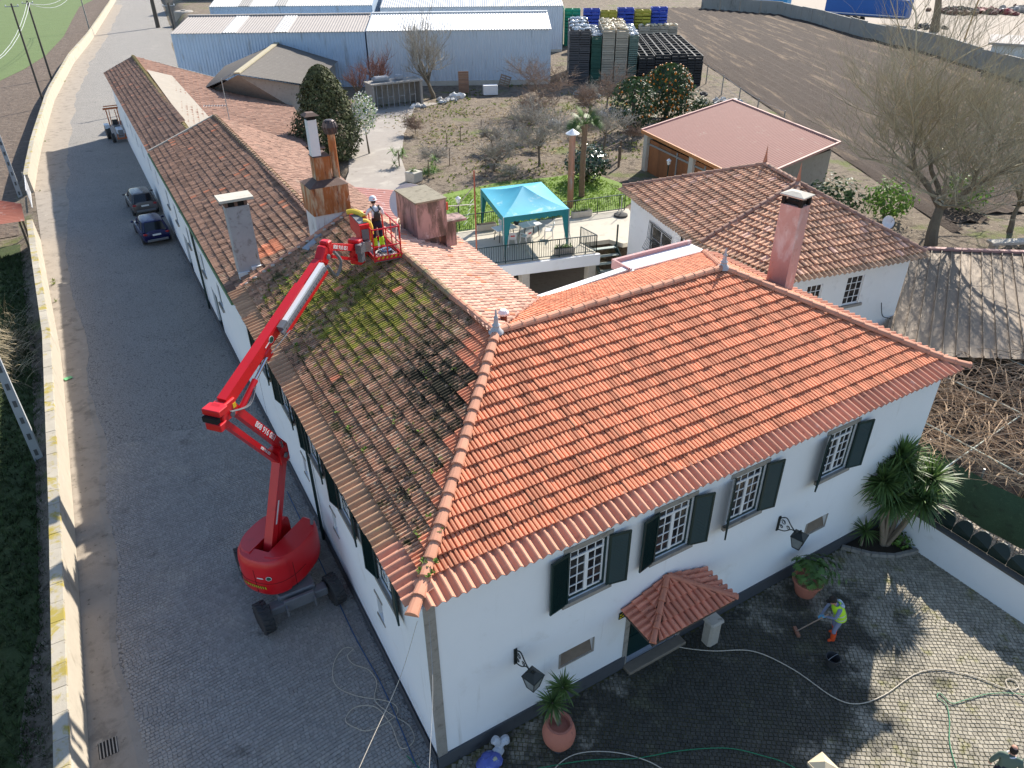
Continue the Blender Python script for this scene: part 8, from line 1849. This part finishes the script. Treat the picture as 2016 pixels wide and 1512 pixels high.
syd = struct(MB().add([(123, 122, GZ + .02), (123.5, 100, GZ + .02), (108, 70, GZ + .02), (101.5, 52, GZ + .02), (93, 40, GZ + .02), (150, 20, GZ + .02), (260, 60, GZ + .02), (260, 160, GZ + .02)], [tuple(range(7, -1, -1))]).build('scrapyard', mat('dusty_yard', (.37, .31, .25), .95, .12, .25, layers=[((.34, .29, .24), .4, .55, .72)])))
lo = thing('lorry_trailer', 'blue tarpaulin lorry trailer parked behind the field wall', 'trailer', (124, 83, GZ)); pA, pB = V((121, 89, 0)), V((124.5, 76, 0)); ld_ = (pB - pA).normalized(); Ml = Matrix.Rotation(atan2(ld_.y, ld_.x), 3, 'Z'); lc = pA.lerp(pB, .5) + V((1.2, .3, 0))
t_ = MB(); t_.cbox((lc.x, lc.y, GZ + 2.65), (14.2, 2.5, 2.8), Ml, bevel=.05); t_.build('curtain_box', mat('blue_tarpaulin', (.02, .11, .38), .5, .1, 1), lo); t_ = MB(); t_.cbox((lc.x, lc.y, GZ + 1.15), (14.0, 2.3, .2), Ml); t_.build('chassis', M_dgrey, lo); t_ = MB(); t_.cbox(V((lc.x, lc.y, GZ + 1.5)) + Ml @ V((0, -1.262, 0)), (14.2, .02, .12), Ml); t_.build('trim', M_plas, lo)
for k in range(3):
    for a in (-1, 1): c = V((lc.x, lc.y, GZ + .5)) + Ml @ V((-3.6 + k*1.35, a*1.0, 0)); wheel(c, lo, .5, .35, lugs=0, ax=Ml @ V((0, 1, 0)))
bt_ = thing('blue_tank', 'turquoise blue container at the top edge behind the field wall', 'container', (128, 108, GZ)); t_ = MB(); t_.cbox((129, 109, GZ + 1.5), (7, 2.6, 2.6), Matrix.Rotation(-1.2, 3, 'Z'), bevel=.1); t_.build('shell', mat('turquoise_paint', (.04, .28, .55), .5, .1, 2), bt_); t_ = MB(); t_.cbox((129, 109, GZ + .1), (6.8, 2.2, .2), Matrix.Rotation(-1.2, 3, 'Z')); t_.build('skid', M_dgrey, bt_)
rg = random.Random(77)
for k in range(14):
    x, y = 150 + k*4.5 + rg.uniform(-2, 2), 84 - k*2.1 + rg.uniform(-3, 3); mm = mat('scrap_%s' % ['rust', 'dark', 'red', 'pale'][k % 4], [(.13, .06, .045), (.05, .05, .055), (.24, .04, .05), (.38, .37, .36)][k % 4], .7, .4, 1, tint=.5); rocks('scrap_heap', '%s heap of scrap metal in the yard behind the field wall, %s from the lorry' % (['rusty', 'dark', 'reddish', 'pale'][k % 4], ['first', 'second', 'third', 'fourth', 'fifth', 'sixth', 'seventh', 'eighth', 'ninth', 'tenth', 'eleventh', 'twelfth', 'thirteenth', 'fourteenth'][k]), (x, y, GZ + .3), 3.2, 26, mm, 100 + k, .3, 1.1, 'scrap')
rocks('scrap_heap', 'pile of branches and a tyre beside the lorry trailer', (127, 72, GZ), 2.6, 30, mat('scrap_dark', (.05, .05, .055)), 130, .2, .7, 'scrap')
branch_tree('thick bare trunk standing at the field wall by the lorry', (122.5, 68.5, GZ), 13, .6, 61, r0=.75, levels=3, kids=(4, 4, 4), trunk_h=.45, twig_r=.03)
q = tag(MB().tube([(118, 60.5, GZ), (118.6, 60, GZ + 11)], .12, 6).build('yellow_pole', mat('ochre_pole', (.36, .24, .10), .7, .1, 2)), 'ochre pole leaning behind the field wall at the right', 'pole')
ht = thing('concrete_hut', 'small flat-roofed concrete hut by the field wall at the right edge', 'hut', (98, 43, GZ)); t_ = MB(); t_.prism([(93.0, 42.5), (96.8, 35.0), (103.5, 38.5), (99.5, 46)], GZ - .1, GZ + 3.0); t_.build('wall', M_white_old, ht); t_ = MB(); t_.prism([(92.2, 42.6), (96.5, 34.2), (104.3, 38.2), (99.8, 46.8)], GZ + 3.004, GZ + 3.25); t_.build('roof_slab', mat('hut_slab', (.40, .36, .33), .9, .15, 1, layers=[((.52, .47, .43), 3, .55, .7)]), ht)
t_ = MB(); t_.box(104, 39, GZ - .1, 110, 44, GZ + 5); tag(t_.build('concrete_block', M_fw), 'tall grey concrete block wall behind the hut at the right edge', 'wall')

# ---------------------------------------------------------------- poles and wires on the left
def pole(label, x, y, h, m, r=.11, lat=False, lean=(0, 0), name='utility_pole'):
    t = thing(name, label, 'pole', (x, y, -.3)); q = MB()
    if lat:
        tp = V((x + lean[0], y + lean[1], h)); q.beam((x, y, -.3), tp, .34, .24, up=(0, 1, 0), w2=.20, h2=.16); q.build('shaft', m, t); q = MB(); n_ = int(h/.7)
        for k in range(n_): f = (k + .5)/n_; c = V((x, y, -.3)).lerp(tp, f); q.cbox(c + V((0, -.128 + .03*f, 0)), (.12, .012, .28))
        q.build('recess', mat('pole_recess', (.10, .10, .10), .9, .1, 3), t)
    else: q.tube([(x, y, -.3), (x + lean[0], y + lean[1], h)], [r, r*.7], 8); q.build('shaft', m, t, smooth=True)
    q = MB(); tp = V((x + lean[0], y + lean[1], h)); q.beam(tp - V((.7, 0, .3)), tp + V((.7, 0, -.3)), .08, .08); q.build('crossarm', M_grey_metal, t)
    for a in (-.6, 0, .6): q = MB(); q.lathe([(.04, 0), (.06, .08), (.03, .16)], tp + V((a, 0, -.26)), 8); q.build('insulator', M_white_paint, t)
    return t
pole('concrete lattice pole rising from the dark grass close to the road wall', -8.25, 20.2, 9, mat('pole_concrete', (.36, .37, .38), .85, .1, 2), lat=True)
pole('concrete lattice pole beside the white gate', -8.15, 59.6, 9, mat('pole_concrete', (.36, .37, .38)), lat=True)
M_pl = mat('dark_timber_pole', (.10, .085, .07), .9, .2, 3)
pole('thin dark timber pole on the left rising over the soil strip', -4.9, 97.6, 10.8, M_pl, .13); pole('taller timber pole carrying the sagging wires', -3.2, 119.2, 9.6, M_pl, .15); pole('far pole with round lamp beside the curving wall', 6.6, 179, 9, M_conc, .14); pole('dark thick pole at the corner of the blue-white warehouse', 10.6, 90.5, 10.5, M_pl, .16, lean=(0.05, 1.6)); pole('broad dark pole with transformer at the pale forecourt', 19.2, 174, 12, M_pl, .45)
tb_ = thing('concrete_bollard', 'round concrete tank beside the transformer pole', 'tank', (24, 176, .3)); t_ = MB(); t_.lathe([(2.0, 0), (2.0, 2.4), (1.7, 2.6), (0, 2.6)], (25, 175, .2), 16); t_.build('shell', M_conc, tb_); t_ = MB(); t_.lathe([(.5, 2.6), (.5, 2.8), (0, 2.8)], (25, 175, .2), 12); t_.build('lid', M_conc, tb_)
sl_ = thing('street_lamp', 'street lamp head reaching in from the left edge', 'street lamp', (-11.5, 62, -.3)); t_ = MB(); t_.tube([(-11.5, 62, -.3), (-11.4, 62, 8.6), (-10.3, 62, 9.0)], [.09, .07, .05], 7); t_.build('column', M_grey_metal, sl_, smooth=True); t_ = MB(); t_.blob((-9.9, 62, 9.05), (.5, .2, .12), 10, 6); t_.build('lamp_head', M_white_paint, sl_, smooth=True)
for k, dz in enumerate((0, .25)):
    a, b = V((-3.2 + .3*k, 119.2, 9.4)), V((-11, 62 + k, 8.6 + dz)); pts = [a.lerp(b, i/10) - V((0, 0, (2.4 + .3*k)*4*(i/10)*(1 - i/10))) for i in range(11)]
    tag(MB().tube(pts, .03, 4).build('power_cable', M_grey_metal), ['upper', 'lower'][k] + ' sagging wire from the timber pole to the left edge', 'cable')
for k in range(2):
    a, b = V((-3.2, 119.2, 9.3)), V((6.6, 179, 8.8 - .3*k)); pts = [a.lerp(b, i/10) - V((0, 0, (1.6 + .5*k)*4*(i/10)*(1 - i/10))) for i in range(11)]
    tag(MB().tube(pts, .03, 4).build('power_cable', M_grey_metal), ['higher', 'lower-hanging'][k] + ' wire running to the far lamp pole', 'cable')
gt_ = thing('metal_gate', 'white barred metal gate in the gap of the road wall', 'gate', (-7.2, 53, 0))
t_ = MB(); t_.tube([(-7.45, 59.3, .05), (-7.45, 59.3, 1.7)], .06, 6); t_.build('gate_post', M_conc, gt_)
for k in range(9): y = 58.8 - k*.5; t_ = MB(); t_.tube([(-7.35, y, .1), (-7.35, y, 1.6)], .03, 5); t_.build('bar', M_white_paint, gt_)
t_ = MB(); t_.tube([(-7.35, 59, .25), (-7.35, 54.5, .25)], .03, 5); t_.tube([(-7.35, 59, 1.5), (-7.35, 54.5, 1.5)], .03, 5); t_.build('rail', M_white_paint, gt_)
rr = thing('lean_to', 'rust-red corrugated lean-to roof behind the road wall gap', 'shed', (-10, 46, -.3)); t_ = MB(); corrugated(t_, (-7.5, 45.6, 1.9), (-7.6, 49.2, 2.0), (-12.5, 53.2, 2.7), (-13.5, 43.5, 2.6), .25, .07); t_.build('roof_sheet', mat('rust_red_sheet', (.30, .10, .065), .7, .2, 1.5, layers=[((.40, .24, .20), 2, .55, .72)]), rr); t_ = MB()
for p in ((-7.9, 46, 1.85), (-7.9, 48.8, 1.9), (-12.5, 51.5, 2.6), (-12.8, 44.5, 2.5)): t_ = MB(); t_.box(p[0], p[1], -.3, p[0] + .12, p[1] + .12, p[2]); t_.build('post', M_wood, rr)
tag(MB().cbox((-7.6, 33.0, .05), (.25, .18, .01)).build('litter', mat('green_litter', (.15, .45, .2), .6, .1, 5)), 'small scrap of bright green litter on the sandy road edge', 'litter') if False else None
fy = tag(MB().cbox((-6.75, 25.9, .055), (.34, .26, .012), Matrix.Rotation(.4, 3, 'Z')).build('litter', mat('green_litter', (.15, .45, .2), .6, .1, 5)), 'scrap of bright green litter on the sandy road edge', 'litter')
